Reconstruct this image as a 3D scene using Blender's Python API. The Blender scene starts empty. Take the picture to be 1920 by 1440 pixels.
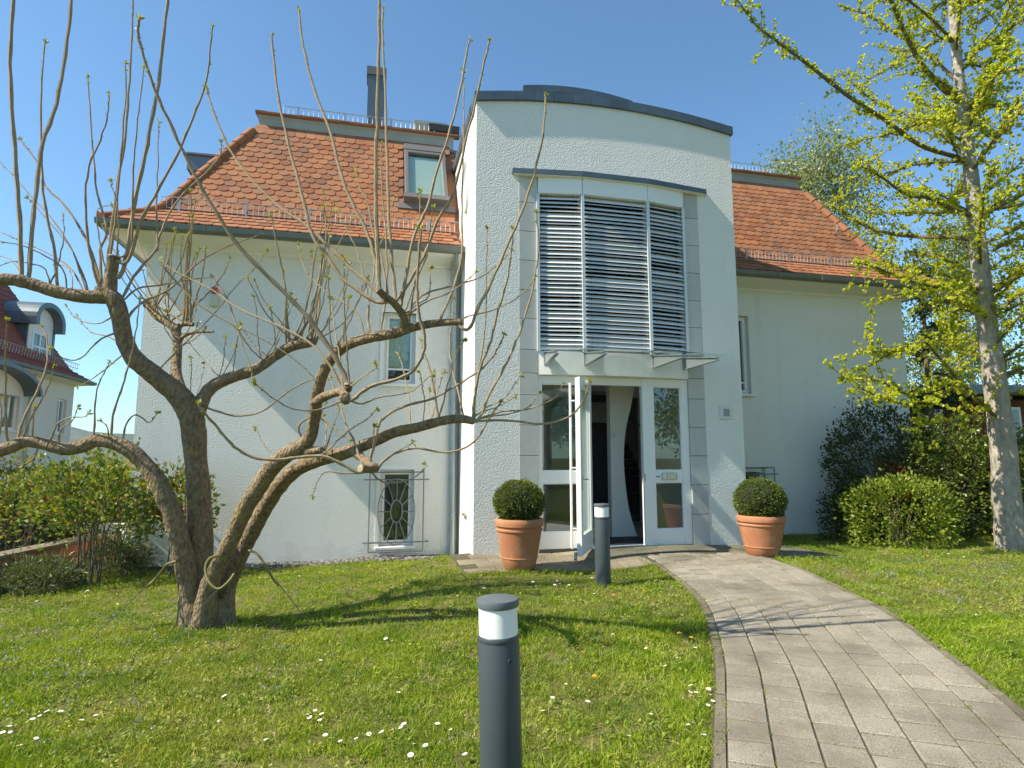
import bpy, bmesh, math, random
import numpy as np
from mathutils import Vector, Matrix
random.seed(11); RNG = np.random.default_rng(11)
scene = bpy.context.scene
col = scene.collection
R = math.radians
PI = math.pi
# ------------------------------------------------------------------ camera
cam_d = bpy.data.cameras.new('camera'); cam = bpy.data.objects.new('camera', cam_d); col.objects.link(cam)
cam.location = (0, 0, 1.42); cam.rotation_euler = (R(90 + 7.03), 0, 0)
cam_d.sensor_width = 36; cam_d.lens = 36 * 1130 / 1920
cam_d.clip_start = .05; cam_d.clip_end = 6000
scene.camera = cam
# ------------------------------------------------------------------ sky and sun
TRAVEL = Vector((math.cos(R(18.2)), math.sin(R(18.2)), -1.05)).normalized()   # direction the sunlight travels
world = bpy.data.worlds.new('World'); scene.world = world; world.use_nodes = True
wn = world.node_tree; wn.nodes.clear()
sky = wn.nodes.new('ShaderNodeTexSky'); sky.sky_type = 'NISHITA'; sky.sun_disc = False
sky.sun_elevation = math.asin(-TRAVEL.z); sky.sun_rotation = math.atan2(-TRAVEL.x, -TRAVEL.y)
sky.air_density = 1.0; sky.dust_density = .7; sky.ozone_density = 1.5; sky.altitude = 900
bg = wn.nodes.new('ShaderNodeBackground'); bg.inputs[1].default_value = .112
wo = wn.nodes.new('ShaderNodeOutputWorld')
tint = wn.nodes.new('ShaderNodeMix'); tint.data_type = 'RGBA'; tint.blend_type = 'MULTIPLY'; tint.inputs[0].default_value = 1; tint.inputs[7].default_value = (.75, 1.03, 1.10, 1)
wn.links.new(sky.outputs[0], tint.inputs[6]); wn.links.new(tint.outputs[2], bg.inputs[0]); wn.links.new(bg.outputs[0], wo.inputs[0])
sun_d = bpy.data.lights.new('sun', 'SUN'); sun_d.energy = 5.0; sun_d.angle = R(.53); sun_d.color = (1, .925, .79)
sun = bpy.data.objects.new('sun', sun_d); col.objects.link(sun)
sun.rotation_euler = TRAVEL.to_track_quat('-Z', 'Y').to_euler(); sun.location = (-30, -10, 30)
vs = scene.view_settings; vs.view_transform = 'Standard'; vs.look = 'None'; vs.exposure = .85; vs.gamma = 1
scene.cycles.use_denoising = True
scene.cycles.max_bounces = 6; scene.cycles.diffuse_bounces = 3; scene.cycles.glossy_bounces = 3; scene.cycles.volume_bounces = 0; scene.cycles.transparent_max_bounces = 12
# ------------------------------------------------------------------ helpers
class MB:
    """collects faces of one mesh"""
    def __init__(s): s.v = []; s.f = []; s.m = []
    def add(s, vs, fs, mi=0):
        o = len(s.v); s.v += [tuple(p) for p in vs]; s.f += [tuple(i + o for i in f) for f in fs]; s.m += [mi] * len(fs); return s
    def box(s, x0, x1, y0, y1, z0, z1, mi=0):
        return s.add([(x0,y0,z0),(x1,y0,z0),(x1,y1,z0),(x0,y1,z0),(x0,y0,z1),(x1,y0,z1),(x1,y1,z1),(x0,y1,z1)],
                     [(0,3,2,1),(4,5,6,7),(0,1,5,4),(1,2,6,5),(2,3,7,6),(3,0,4,7)], mi)
    def obox(s, o, ax, ay, az, a, b, mi=0):
        """box in a frame: o + x*ax + y*ay + z*az for (x,y,z) between a and b"""
        o, ax, ay, az = map(Vector, (o, ax, ay, az)); P = []
        for z in (a[2], b[2]):
            for x, y in ((a[0],a[1]),(b[0],a[1]),(b[0],b[1]),(a[0],b[1])): P.append(o + ax*x + ay*y + az*z)
        return s.add(P, [(0,3,2,1),(4,5,6,7),(0,1,5,4),(1,2,6,5),(2,3,7,6),(3,0,4,7)], mi)
    def tube(s, pts, n=8, caps=True, mi=0, wob=0, seed=0):
        pts = [tuple(p) for p in pts]; P = [Vector(p[:3]) for p in pts]; rnd = random.Random(seed)
        T = [((P[min(i+1, len(P)-1)] - P[max(i-1, 0)]).normalized()) for i in range(len(P))]
        up = Vector((0,0,1)) if abs(T[0].z) < .9 else Vector((1,0,0))
        nrm = T[0].cross(up).normalized(); V = []; F = []
        for i, p in enumerate(P):
            nrm = (nrm - T[i]*nrm.dot(T[i])); nrm = nrm.normalized() if nrm.length > 1e-6 else T[i].orthogonal().normalized()
            b = T[i].cross(nrm); r = pts[i][3]
            for k in range(n):
                a = 2*PI*k/n; rr = r*(1 + (wob*(math.sin(3*a + i*.8 + seed) + rnd.uniform(-1, 1)) if wob else 0))
                V.append(p + nrm*(math.cos(a)*rr) + b*(math.sin(a)*rr))
        for i in range(len(P)-1):
            for k in range(n): F.append((i*n+k, i*n+(k+1)%n, (i+1)*n+(k+1)%n, (i+1)*n+k))
        if caps: F.append(tuple(range(n-1, -1, -1))); F.append(tuple((len(P)-1)*n + k for k in range(n)))
        return s.add(V, F, mi)
    def rod(s, a, b, r, n=6, mi=0): return s.tube([(*a, r), (*b, r)], n, True, mi)
    def lathe(s, prof, n=32, c=(0,0), mi=0):
        V = []; F = []
        for r, z in prof:
            for k in range(n):
                a = 2*PI*k/n; V.append((c[0]+r*math.cos(a), c[1]+r*math.sin(a), z))
        m = len(prof)
        for i in range(m-1):
            for k in range(n): F.append((i*n+k, i*n+(k+1)%n, (i+1)*n+(k+1)%n, (i+1)*n+k))
        F.append(tuple(range(n-1, -1, -1))); F.append(tuple((m-1)*n + k for k in range(n)))
        return s.add(V, F, mi)
    def prism(s, poly, axis, a, b, mi=0):
        """2D outline swept along one axis (0,1,2) from a to b; the outline fills the two other axes in order"""
        n = len(poly); V = []
        for t in (a, b):
            for p, q in poly:
                c = [p, q]; c.insert(axis, t); V.append(tuple(c))
        F = [tuple(range(n)), tuple(range(2*n-1, n-1, -1))]
        for i in range(n): F.append((i, i+n, (i+1) % n + n, (i+1) % n))
        return s.add(V, F, mi)
    def mesh(s, name, mats, smooth=False):
        me = bpy.data.meshes.new(name); me.from_pydata(s.v, [], s.f)
        for m in (mats if isinstance(mats, (list, tuple)) else [mats]): me.materials.append(m)
        if any(s.m): me.polygons.foreach_set('material_index', s.m)
        bm = bmesh.new(); bm.from_mesh(me); bmesh.ops.recalc_face_normals(bm, faces=bm.faces); bm.to_mesh(me); bm.free()
        if smooth:
            me.polygons.foreach_set('use_smooth', [True]*len(me.polygons))
            try: me.set_sharp_from_angle(angle=R(40))
            except Exception: pass
        me.update(); return me
    def build(s, name, mats, parent=None, smooth=False, loc=None, rot=None):
        return link(name, s.mesh(name, mats, smooth), parent, loc, rot)
def link(name, data, parent=None, loc=None, rot=None):
    o = bpy.data.objects.new(name, data); col.objects.link(o)
    if parent: o.parent = parent
    if loc is not None: o.location = loc
    if rot is not None: o.rotation_euler = rot
    return o
def thing(name, label, cat, loc=(0,0,0), rz=0, group=None):
    o = link(name, None, None, loc, (0,0,rz)); o.empty_display_size = .2
    return tag(o, label, cat, group)
def tag(o, label=None, cat=None, group=None, kind=None):
    if label: o['label'] = label
    if cat: o['category'] = cat
    if group: o['group'] = group
    if kind: o['kind'] = kind
    return o
def bevel(o, w=.01, seg=2):
    m = o.modifiers.new('bevel', 'BEVEL'); m.width = w; m.segments = seg; m.limit_method = 'ANGLE'; m.angle_limit = R(40); return o
def quads(name, Q, mat, parent=None, kind=None):
    """Q: (N,4,3) array of leaf quads -> one mesh"""
    Q = np.asarray(Q, dtype=np.float32); n = len(Q); me = bpy.data.meshes.new(name)
    me.vertices.add(4*n); me.loops.add(4*n); me.polygons.add(n)
    me.vertices.foreach_set('co', Q.reshape(-1)); me.loops.foreach_set('vertex_index', np.arange(4*n, dtype=np.int32))
    me.polygons.foreach_set('loop_start', np.arange(0, 4*n, 4, dtype=np.int32)); me.polygons.foreach_set('loop_total', np.full(n, 4, dtype=np.int32))
    me.materials.append(mat); me.update(); me.validate()
    o = link(name, me, parent)
    if kind: o['kind'] = kind
    return o
def unit(a): return a / np.maximum(np.linalg.norm(a, axis=-1, keepdims=True), 1e-9)
def leaves(P, D, size, aspect=.6, jit=.5, wide=.5, fold=.18, rng=RNG):
    """leaf quads at points P growing along D (arrays n,3)"""
    n = len(P); P = np.asarray(P, float); D = unit(np.asarray(D, float) + rng.normal(0, jit, (n,3)))
    S = (size if np.ndim(size) else np.full(n, size)) * rng.uniform(.65, 1.3, n); S = S[:, None]
    side = unit(np.cross(D, rng.normal(0, 1, (n,3)))); nn = np.cross(side, D)
    mid = P + D*S*wide + nn*S*fold
    return np.stack([P, mid + side*S*aspect*.5, P + D*S, mid - side*S*aspect*.5], 1)
def catmull(pts, k=4):
    pts = [np.array(p, float) for p in pts]; out = []
    for i in range(len(pts)-1):
        p0 = pts[max(i-1,0)]; p1 = pts[i]; p2 = pts[i+1]; p3 = pts[min(i+2,len(pts)-1)]
        for j in range(k):
            t = j/k; out.append(.5*((2*p1) + (-p0+p2)*t + (2*p0-5*p1+4*p2-p3)*t*t + (-p0+3*p1-3*p2+p3)*t**3))
    out.append(pts[-1]); return out
# ground height: smooth blend of surveyed spot heights
SPOTS = np.array([(0,0,.0),(-.03,2.44,.03),(.97,6.6,.09),(0,6.9,.14),(2,8.3,.19),(3.2,8.0,.16),(-.4,8.0,.15),(-1.2,9.2,-.05),(-1.5,7.4,.04),
 (-2.75,5.57,-.05),(-5.2,8.4,-.1),(-3.2,8.7,-.08),(-4.5,6,-.1),(-3,3,.0),(-7,5,-.15),(-7,9,-.15),(6,9.6,.1),(7.2,8.9,.12),(5,6,.11),(6,3,.12),(2,4,.06),(2.4,6,.1),
 (9,12,.1),(5,9.6,.08),(-9,13,-.5),(12,6,.15),(3,1,.04),(-6,1,-.05),(8,0,.1),(0,-6,0),(-10,-4,-.1),(12,-6,.1),(14,14,.1),(4.6,8.6,.13)])
def H(x, y):
    x = np.asarray(x, float); y = np.asarray(y, float)
    d = (x[..., None]-SPOTS[:,0])**2 + (y[..., None]-SPOTS[:,1])**2
    w = 1/(d+.12)**2
    return (w*SPOTS[:,2]).sum(-1)/w.sum(-1)
def h(x, y): return float(H(x, y))
LIMBS=[[(-2.798,5.55,-0.102,0.1633),(-2.806,5.55,0.102,0.1446),(-2.811,5.55,0.331,0.1306),(-2.805,5.55,0.609,0.1124),(-2.819,5.53,0.987,0.1012),(-2.856,5.5,1.369,0.0964),(-2.891,5.47,1.705,0.1022),(-2.94,5.45,1.873,0.1061),(-3.054,5.4,2.028,0.0925),(-3.215,5.33,2.173,0.083),(-3.351,5.28,2.3,0.0761),(-3.424,5.25,2.448,0.0715),(-3.448,5.2,2.629,0.0688),(-3.489,5.17,2.79,0.0725),(-3.571,5.15,2.866,0.0682)],
[(-3.537,5.16,2.83,0.0643),(-3.704,5.1,2.814,0.0596),(-3.901,5.05,2.838,0.0551),(-4.096,5,2.894,0.0526),(-4.24,4.95,2.921,0.054),(-4.462,4.9,2.878,0.0496),(-4.717,4.85,2.795,0.0453)],
[(-3.535,5.16,2.811,0.0643),(-3.54,5.16,2.98,0.0522),(-3.529,5.15,3.098,0.0501),(-3.515,5.14,3.182,0.05)],
[(-2.869,5.47,1.811,0.0682),(-2.818,5.5,1.99,0.06),(-2.747,5.55,2.104,0.0562),(-2.576,5.6,2.191,0.0523),(-2.426,5.65,2.259,0.0506),(-2.275,5.7,2.391,0.0488),(-2.133,5.72,2.488,0.049),(-1.965,5.75,2.53,0.0403),(-1.927,5.76,2.548,0.0269)],
[(-3.034,5.5,2,0.06),(-3.183,5.65,2.244,0.0484),(-3.239,5.75,2.493,0.0425),(-3.294,5.8,2.662,0.0407),(-3.423,5.85,2.759,0.0387),(-3.559,5.9,2.836,0.0368),(-3.689,5.95,2.969,0.0301)],
[(-3.288,5.8,2.651,0.0361),(-3.256,5.8,2.715,0.0271),(-3.183,5.78,2.727,0.0248),(-3.109,5.76,2.712,0.0202)],
[(-3.254,5.77,2.55,0.0225),(-3.168,5.72,2.592,0.0178),(-3.046,5.68,2.621,0.0155),(-2.826,5.6,2.609,0.0109)],
[(-2.81,5.5,0.204,0.1017),(-2.852,5.42,0.492,0.0929),(-2.898,5.35,0.774,0.0833),(-2.96,5.3,1.005,0.0784),(-3.058,5.27,1.211,0.0739),(-3.189,5.25,1.39,0.0675),(-3.307,5.22,1.499,0.063),(-3.427,5.2,1.553,0.0587),(-3.561,5.18,1.571,0.0565),(-3.672,5.15,1.516,0.0561),(-3.793,5.12,1.498,0.0518),(-3.944,5.1,1.542,0.0496),(-4.074,5.08,1.559,0.0475),(-4.187,5.06,1.514,0.0512),(-4.333,5.03,1.452,0.047),(-4.563,5,1.382,0.0428)],
[(-2.669,5.45,0.014,0.11),(-2.62,5.38,0.298,0.0814),(-2.49,5.3,0.548,0.0702),(-2.344,5.2,0.783,0.0688),(-2.226,5.12,1.011,0.0718),(-2.066,5.03,1.216,0.0705),(-1.929,4.94,1.374,0.0692),(-1.781,4.88,1.468,0.0646),(-1.654,4.84,1.536,0.0565),(-1.587,4.78,1.618,0.0503),(-1.541,4.7,1.748,0.0458),(-1.504,4.62,1.886,0.0468),(-1.461,4.56,2.015,0.0426),(-1.379,4.5,2.146,0.0421),(-1.257,4.44,2.249,0.0415),(-1.06,4.36,2.298,0.0373),(-0.85,4.29,2.319,0.0384),(-0.709,4.25,2.357,0.0331),(-0.531,4.2,2.374,0.0278),(-0.352,4.15,2.374,0.0242)],
[(-0.76,4.26,2.324,0.0315),(-0.779,4.18,2.431,0.0277),(-0.825,4.1,2.495,0.0255),(-0.869,4.02,2.519,0.025),(-0.896,3.96,2.543,0.0231)],
[(-1.502,4.62,1.857,0.0396),(-1.387,4.48,1.884,0.0331),(-1.25,4.32,1.895,0.0303),(-1.147,4.18,1.898,0.0277),(-1.133,4.14,1.923,0.0258)],
[(-1.225,4.3,1.9,0.0285),(-1.143,4.12,1.847,0.0273),(-1.119,4.02,1.819,0.025)],
[(-2.581,5.6,-0.025,0.1036),(-2.565,5.6,0.275,0.0847),(-2.45,5.55,0.516,0.0713),(-2.31,5.46,0.761,0.0723),(-2.154,5.36,1.001,0.071),(-1.991,5.25,1.199,0.0675),(-1.823,5.15,1.327,0.0622),(-1.615,5.04,1.404,0.0589),(-1.384,4.92,1.456,0.0556),(-1.142,4.8,1.535,0.0467),(-0.938,4.72,1.616,0.0441),(-0.74,4.65,1.654,0.0398),(-0.547,4.58,1.699,0.0357),(-0.393,4.53,1.716,0.0335),(-0.287,4.5,1.694,0.028)],
[(-1.271,4.85,1.481,0.0415),(-1.164,4.7,1.426,0.0329),(-1.07,4.55,1.378,0.0319),(-0.997,4.46,1.348,0.0313)],
[(-0.997,4.46,1.355,0.0313),(-1.032,4.36,1.342,0.0289),(-1.058,4.28,1.351,0.0267)],
[(-1.783,4.92,1.469,0.046),(-1.562,4.8,1.48,0.0336),(-1.491,4.76,1.488,0.0222)]]
SHOOTS=[[(-4.183,4.97,2.91,0.0185),(-4.166,4.97,2.923,0.0185),(-4.236,4.984,3.376,0.0178),(-4.328,5.002,3.867,0.0171),(-4.428,5.022,4.375,0.0163),(-4.531,5.046,4.953,0.0155),(-4.581,5.069,5.497,0.0148),(-4.627,5.093,6.059,0.0141)],
[(-4.125,4.99,2.9,0.0179),(-4.12,4.991,2.929,0.0179),(-4.159,5.018,3.389,0.0172),(-4.181,5.051,3.842,0.0166),(-4.19,5.078,4.205,0.0161),(-4.133,5.111,4.607,0.0156),(-4.13,5.153,5.134,0.0149),(-4.155,5.199,5.711,0.0142),(-4.186,5.232,6.129,0.0137)],
[(-3.901,5.05,2.838,0.0139),(-3.915,5.052,2.876,0.0138),(-4.017,5.09,3.271,0.0125),(-4.152,5.131,3.631,0.0114),(-4.24,5.168,3.949,0.0104),(-4.349,5.228,4.444,0.0089),(-4.438,5.292,4.962,0.0074),(-4.49,5.345,5.394,0.0062)],
[(-3.671,5.112,2.817,0.0085),(-3.704,5.123,2.887,0.0083),(-3.904,5.2,3.213,0.0073),(-4.174,5.296,3.549,0.0063),(-4.504,5.398,3.85,0.0053),(-4.775,5.484,4.103,0.0045),(-5.009,5.554,4.302,0.0039)],
[(-3.704,5.1,2.814,0.0077),(-3.716,5.109,2.883,0.0075),(-3.92,5.183,3.256,0.006),(-4.192,5.258,3.533,0.0047),(-4.403,5.316,3.736,0.0038),(-4.494,5.34,3.814,0.0034)],
[(-3.744,5.09,2.819,0.0077),(-3.733,5.101,2.867,0.0075),(-3.93,5.183,3.109,0.0066),(-4.272,5.296,3.296,0.0055),(-4.554,5.389,3.421,0.0046),(-4.923,5.512,3.583,0.0035)],
[(-3.862,5.06,2.833,0.007),(-3.834,5.051,2.853,0.0068),(-3.821,4.97,3.016,0.0059),(-3.901,4.869,3.099,0.005),(-3.999,4.736,3.143,0.0039),(-4.089,4.589,3.124,0.0029)],
[(-3.979,5.03,2.861,0.0069),(-3.957,5.029,2.87,0.0068),(-4.012,5.021,3.032,0.0057),(-4.125,5.014,3.077,0.0049),(-4.266,5.005,3.098,0.004),(-4.382,4.996,3.057,0.0031)],
[(-4.183,4.97,2.91,0.0062),(-4.19,4.997,2.954,0.0059),(-4.404,5.15,3.147,0.0049),(-4.656,5.296,3.246,0.004),(-4.856,5.413,3.276,0.0034)],
[(-3.979,5.03,2.861,0.0076),(-3.948,5.063,3.046,0.0064),(-3.951,5.101,3.227,0.0053),(-3.968,5.136,3.386,0.0044),(-4.022,5.179,3.576,0.0033)],
[(-3.823,5.07,2.829,0.0066),(-3.823,5.098,2.866,0.0063),(-3.974,5.267,3.077,0.0049),(-4.131,5.382,3.184,0.004),(-4.269,5.471,3.213,0.0034)],
[(-3.571,5.15,2.866,0.0128),(-3.612,5.144,2.903,0.0125),(-3.679,5.104,3.131,0.0114),(-3.701,5.049,3.401,0.0102),(-3.696,4.978,3.71,0.0087),(-3.64,4.923,3.926,0.0077),(-3.525,4.865,4.127,0.0066),(-3.439,4.808,4.321,0.0057),(-3.413,4.763,4.473,0.005)],
[(-3.571,5.15,2.866,0.0139),(-3.614,5.157,2.931,0.0135),(-3.81,5.22,3.343,0.0116),(-4.085,5.289,3.699,0.0099),(-4.279,5.33,3.872,0.0089),(-4.362,5.35,3.959,0.0085),(-4.483,5.393,4.191,0.0075),(-4.716,5.45,4.453,0.0062)],
[(-3.571,5.15,2.866,0.0121),(-3.602,5.154,2.93,0.0119),(-3.669,5.185,3.257,0.0108),(-3.645,5.208,3.463,0.0101),(-3.792,5.252,3.836,0.0089),(-3.886,5.294,4.193,0.0079),(-3.983,5.346,4.619,0.0066),(-4.084,5.4,5.062,0.0053)],
[(-3.526,5.148,3.115,0.0149),(-3.562,5.148,3.122,0.0148),(-3.559,5.146,3.39,0.0139),(-3.529,5.14,3.885,0.0122),(-3.499,5.135,4.339,0.0106),(-3.496,5.128,4.853,0.0089),(-3.504,5.122,5.324,0.0074),(-3.52,5.117,5.697,0.0062)],
[(-3.518,5.142,3.165,0.0114),(-3.542,5.14,3.168,0.0113),(-3.508,5.108,3.473,0.01),(-3.472,5.063,3.798,0.0087),(-3.437,5.007,4.166,0.0073),(-3.387,4.938,4.575,0.0056),(-3.382,4.889,4.853,0.0045)],
[(-3.529,5.15,3.098,0.0078),(-3.587,5.152,3.099,0.0075),(-3.674,5.166,3.348,0.0059),(-3.725,5.182,3.603,0.0043),(-3.695,5.187,3.665,0.0039),(-3.615,5.194,3.683,0.0033)],
[(-3.535,5.156,3.027,0.0192),(-3.443,5.157,3.028,0.019),(-3.406,5.164,3.347,0.0182),(-3.391,5.172,3.698,0.0173),(-3.346,5.181,4.056,0.0165),(-3.306,5.191,4.475,0.0155),(-3.275,5.203,4.903,0.0145),(-3.268,5.216,5.396,0.0134),(-3.261,5.23,5.903,0.0123)],
[(-3.518,5.142,3.165,0.0153),(-3.376,5.127,3.139,0.0147),(-3.262,5.07,3.458,0.0133),(-3.065,4.998,3.768,0.0117),(-2.882,4.925,4.048,0.0103),(-2.736,4.852,4.323,0.009),(-2.611,4.781,4.572,0.0078),(-2.551,4.713,4.817,0.0067),(-2.517,4.655,5.017,0.0058)],
[(-3.515,5.14,3.182,0.0099),(-3.358,5.124,3.235,0.0094),(-3.336,5.072,3.606,0.0081),(-3.323,5.02,3.925,0.007),(-3.282,4.955,4.286,0.0057),(-3.233,4.903,4.552,0.0047),(-3.194,4.857,4.78,0.0039)],
[(-3.529,5.15,3.098,0.0078),(-3.487,5.144,3.096,0.0076),(-3.425,5.023,3.536,0.0048),(-3.448,4.948,3.744,0.0035),(-3.435,4.939,3.764,0.0033),(-3.448,4.929,3.784,0.0031)],
[(-3.165,5.2,3.262,0.0093),(-3.228,5.245,3.629,0.0078),(-3.285,5.304,4.015,0.0063),(-3.342,5.369,4.418,0.0048),(-3.368,5.4,4.608,0.0041)],
[(-3.489,5.17,2.79,0.0128),(-3.439,5.177,2.816,0.0126),(-3.375,5.214,3.021,0.0118),(-3.241,5.277,3.289,0.0106),(-3.224,5.31,3.453,0.01),(-3.179,5.36,3.678,0.0092),(-3.09,5.414,3.9,0.0083),(-2.937,5.481,4.129,0.0072),(-2.837,5.535,4.335,0.0064),(-2.848,5.57,4.503,0.0058)],
[(-3.448,5.2,2.629,0.0115),(-3.399,5.21,2.632,0.0113),(-3.325,5.256,2.788,0.0105),(-3.115,5.351,2.963,0.0093),(-2.929,5.474,3.255,0.0078),(-2.756,5.565,3.418,0.0068),(-2.593,5.644,3.527,0.0059),(-2.475,5.7,3.602,0.0053)],
[(-3.465,5.188,2.694,0.0079),(-3.508,5.205,2.679,0.0076),(-3.683,5.296,2.627,0.0065),(-3.869,5.389,2.648,0.0056),(-4.075,5.497,2.724,0.0046),(-4.24,5.604,2.853,0.0036)],
[(-3.424,5.25,2.448,0.008),(-3.499,5.271,2.452,0.0074),(-3.644,5.324,2.511,0.0065),(-3.848,5.404,2.567,0.0052),(-4.016,5.488,2.696,0.0039),(-4.065,5.516,2.743,0.0035)],
[(-3.434,5.23,2.521,0.0094),(-3.43,5.226,2.539,0.0092),(-3.569,5.15,2.452,0.0076),(-3.655,5.034,2.259,0.0057),(-3.737,4.964,2.247,0.0047),(-3.798,4.89,2.311,0.0037)],
[(-3.395,5.262,2.389,0.0073),(-3.434,5.277,2.357,0.007),(-3.657,5.379,2.229,0.0055),(-3.897,5.495,2.122,0.0042),(-4.038,5.559,2.081,0.0035)],
[(-3.489,5.17,2.79,0.0093),(-3.415,5.19,2.819,0.0088),(-3.332,5.234,2.929,0.0079),(-3.181,5.297,2.972,0.0068),(-2.993,5.386,3.048,0.0054),(-2.817,5.47,3.099,0.0041)],
[(-1.134,4.172,1.905,0.0184),(-1.19,4.158,2.045,0.0179),(-1.283,4.136,2.2,0.0173),(-1.41,4.106,2.382,0.0165),(-1.554,4.074,2.537,0.0157),(-1.731,4.033,2.715,0.0147),(-1.905,3.988,2.901,0.0138),(-2.041,3.941,3.118,0.0128),(-2.175,3.887,3.367,0.0118),(-2.288,3.831,3.617,0.0108),(-2.397,3.77,3.886,0.0097),(-2.471,3.713,4.135,0.0088),(-2.489,3.691,4.233,0.0084),(-2.47,3.672,4.315,0.0081)],
[(-0.852,4.052,2.509,0.0134),(-0.864,4.053,2.49,0.0134),(-0.949,4.057,2.495,0.0131),(-1.065,4.066,2.573,0.0128),(-1.189,4.078,2.672,0.0124),(-1.304,4.093,2.839,0.0119),(-1.417,4.108,2.993,0.0115),(-1.516,4.136,3.323,0.0106),(-1.618,4.165,3.642,0.0099),(-1.738,4.202,4.062,0.0089),(-1.8,4.23,4.381,0.0082),(-1.837,4.252,4.639,0.0076)],
[(-0.874,4.008,2.524,0.0122),(-0.888,4.009,2.516,0.0121),(-0.99,4.027,2.618,0.0118),(-1.109,4.05,2.72,0.0114),(-1.275,4.087,2.887,0.0108),(-1.487,4.136,3.083,0.0101),(-1.704,4.184,3.243,0.0095),(-1.934,4.241,3.474,0.0088),(-2.146,4.303,3.759,0.008),(-2.296,4.361,4.052,0.0073),(-2.397,4.408,4.303,0.0067)],
[(-0.89,3.984,2.531,0.0127),(-0.928,4.001,2.724,0.0122),(-1,4.028,2.962,0.0117),(-1.128,4.062,3.209,0.0111),(-1.234,4.098,3.477,0.0105),(-1.337,4.143,3.816,0.0098),(-1.47,4.188,4.138,0.0091),(-1.583,4.239,4.519,0.0084),(-1.654,4.284,4.865,0.0077)],
[(-0.9,3.96,2.554,0.0153),(-0.907,3.949,2.744,0.0148),(-0.92,3.93,3,0.0141),(-0.93,3.902,3.329,0.0132),(-0.921,3.871,3.659,0.0122),(-0.912,3.834,4.026,0.0112),(-0.907,3.8,4.356,0.0103),(-0.904,3.76,4.723,0.0093)],
[(-0.825,4.1,2.495,0.0125),(-0.811,4.102,2.518,0.0124),(-0.844,4.125,2.764,0.0117),(-0.88,4.157,3.051,0.011),(-0.911,4.204,3.436,0.0101),(-0.946,4.261,3.884,0.0091),(-0.98,4.315,4.308,0.0081),(-1.016,4.371,4.752,0.0072),(-1.029,4.4,4.982,0.0067)],
[(-0.807,4.132,2.47,0.0125),(-0.78,4.135,2.496,0.0124),(-0.757,4.155,2.696,0.012),(-0.702,4.195,3.026,0.0112),(-0.625,4.225,3.241,0.0106),(-0.551,4.274,3.595,0.0098),(-0.467,4.32,3.919,0.0091),(-0.391,4.38,4.352,0.0081),(-0.34,4.432,4.729,0.0073)],
[(-0.825,4.1,2.495,0.0125),(-0.799,4.098,2.517,0.0123),(-0.689,4.084,2.693,0.0117),(-0.597,4.067,2.861,0.0111),(-0.523,4.047,3.066,0.0104),(-0.411,4.023,3.271,0.0097),(-0.329,3.986,3.606,0.0087),(-0.262,3.955,3.867,0.0078),(-0.206,3.924,4.127,0.0071),(-0.157,3.9,4.32,0.0065)],
[(-0.874,4.008,2.524,0.0072),(-0.85,4.014,2.547,0.007),(-0.931,4.096,2.871,0.0058),(-0.989,4.135,3.003,0.0053),(-1.054,4.216,3.277,0.0043),(-1.141,4.264,3.423,0.0038),(-1.173,4.308,3.57,0.0032)],
[(-0.933,4.318,2.311,0.0083),(-0.956,4.324,2.366,0.0082),(-0.939,4.353,2.553,0.0076),(-0.942,4.406,2.856,0.0067),(-0.982,4.475,3.219,0.0057),(-1.029,4.54,3.553,0.0048),(-1.065,4.618,3.953,0.0037)],
[(-0.495,4.19,2.374,0.0093),(-0.511,4.191,2.383,0.0092),(-0.458,4.208,2.535,0.0088),(-0.401,4.23,2.699,0.0083),(-0.367,4.261,2.929,0.0078),(-0.375,4.311,3.277,0.0069),(-0.376,4.371,3.688,0.006),(-0.376,4.427,4.07,0.0051),(-0.393,4.49,4.494,0.0042)],
[(-0.352,4.15,2.374,0.012),(-0.367,4.149,2.354,0.012),(-0.337,4.148,2.316,0.0118),(-0.292,4.146,2.338,0.0117),(-0.225,4.139,2.497,0.0112),(-0.113,4.127,2.726,0.0104),(0,4.112,2.994,0.0096),(0.095,4.098,3.225,0.0089),(0.171,4.082,3.478,0.0082),(0.222,4.067,3.732,0.0075),(0.246,4.05,4.007,0.0067)],
[(-0.352,4.15,2.385,0.0057),(-0.301,4.156,2.417,0.0054),(-0.151,4.178,2.457,0.0047),(0,4.206,2.534,0.0038),(0.096,4.228,2.619,0.0032),(0.167,4.25,2.725,0.0026)],
[(-0.772,4.212,2.389,0.0087),(-0.754,4.215,2.4,0.0086),(-0.712,4.243,2.525,0.008),(-0.622,4.276,2.613,0.0074),(-0.434,4.338,2.691,0.0065),(-0.241,4.404,2.772,0.0055),(-0.102,4.462,2.895,0.0046),(0,4.512,3.018,0.0039)],
[(-0.779,4.18,2.431,0.0069),(-0.732,4.171,2.429,0.0066),(-0.599,4.127,2.513,0.0055),(-0.444,4.073,2.556,0.0044),(-0.33,4.023,2.617,0.0035),(-0.247,3.98,2.679,0.0028)],
[(-0.779,4.18,2.431,0.0069),(-0.739,4.187,2.452,0.0065),(-0.686,4.202,2.506,0.0058),(-0.613,4.223,2.559,0.005),(-0.593,4.239,2.622,0.0044),(-0.602,4.28,2.794,0.003)],
[(-0.788,4.164,2.444,0.0069),(-0.748,4.174,2.476,0.0067),(-0.696,4.239,2.721,0.0057),(-0.676,4.291,2.899,0.0051),(-0.702,4.375,3.178,0.0041),(-0.713,4.464,3.473,0.0031)],
[(-0.772,4.212,2.389,0.0076),(-0.729,4.202,2.397,0.0073),(-0.69,4.121,2.608,0.006),(-0.588,4.016,2.805,0.0047),(-0.562,3.945,2.93,0.0039),(-0.527,3.851,3.079,0.0029)],
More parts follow.
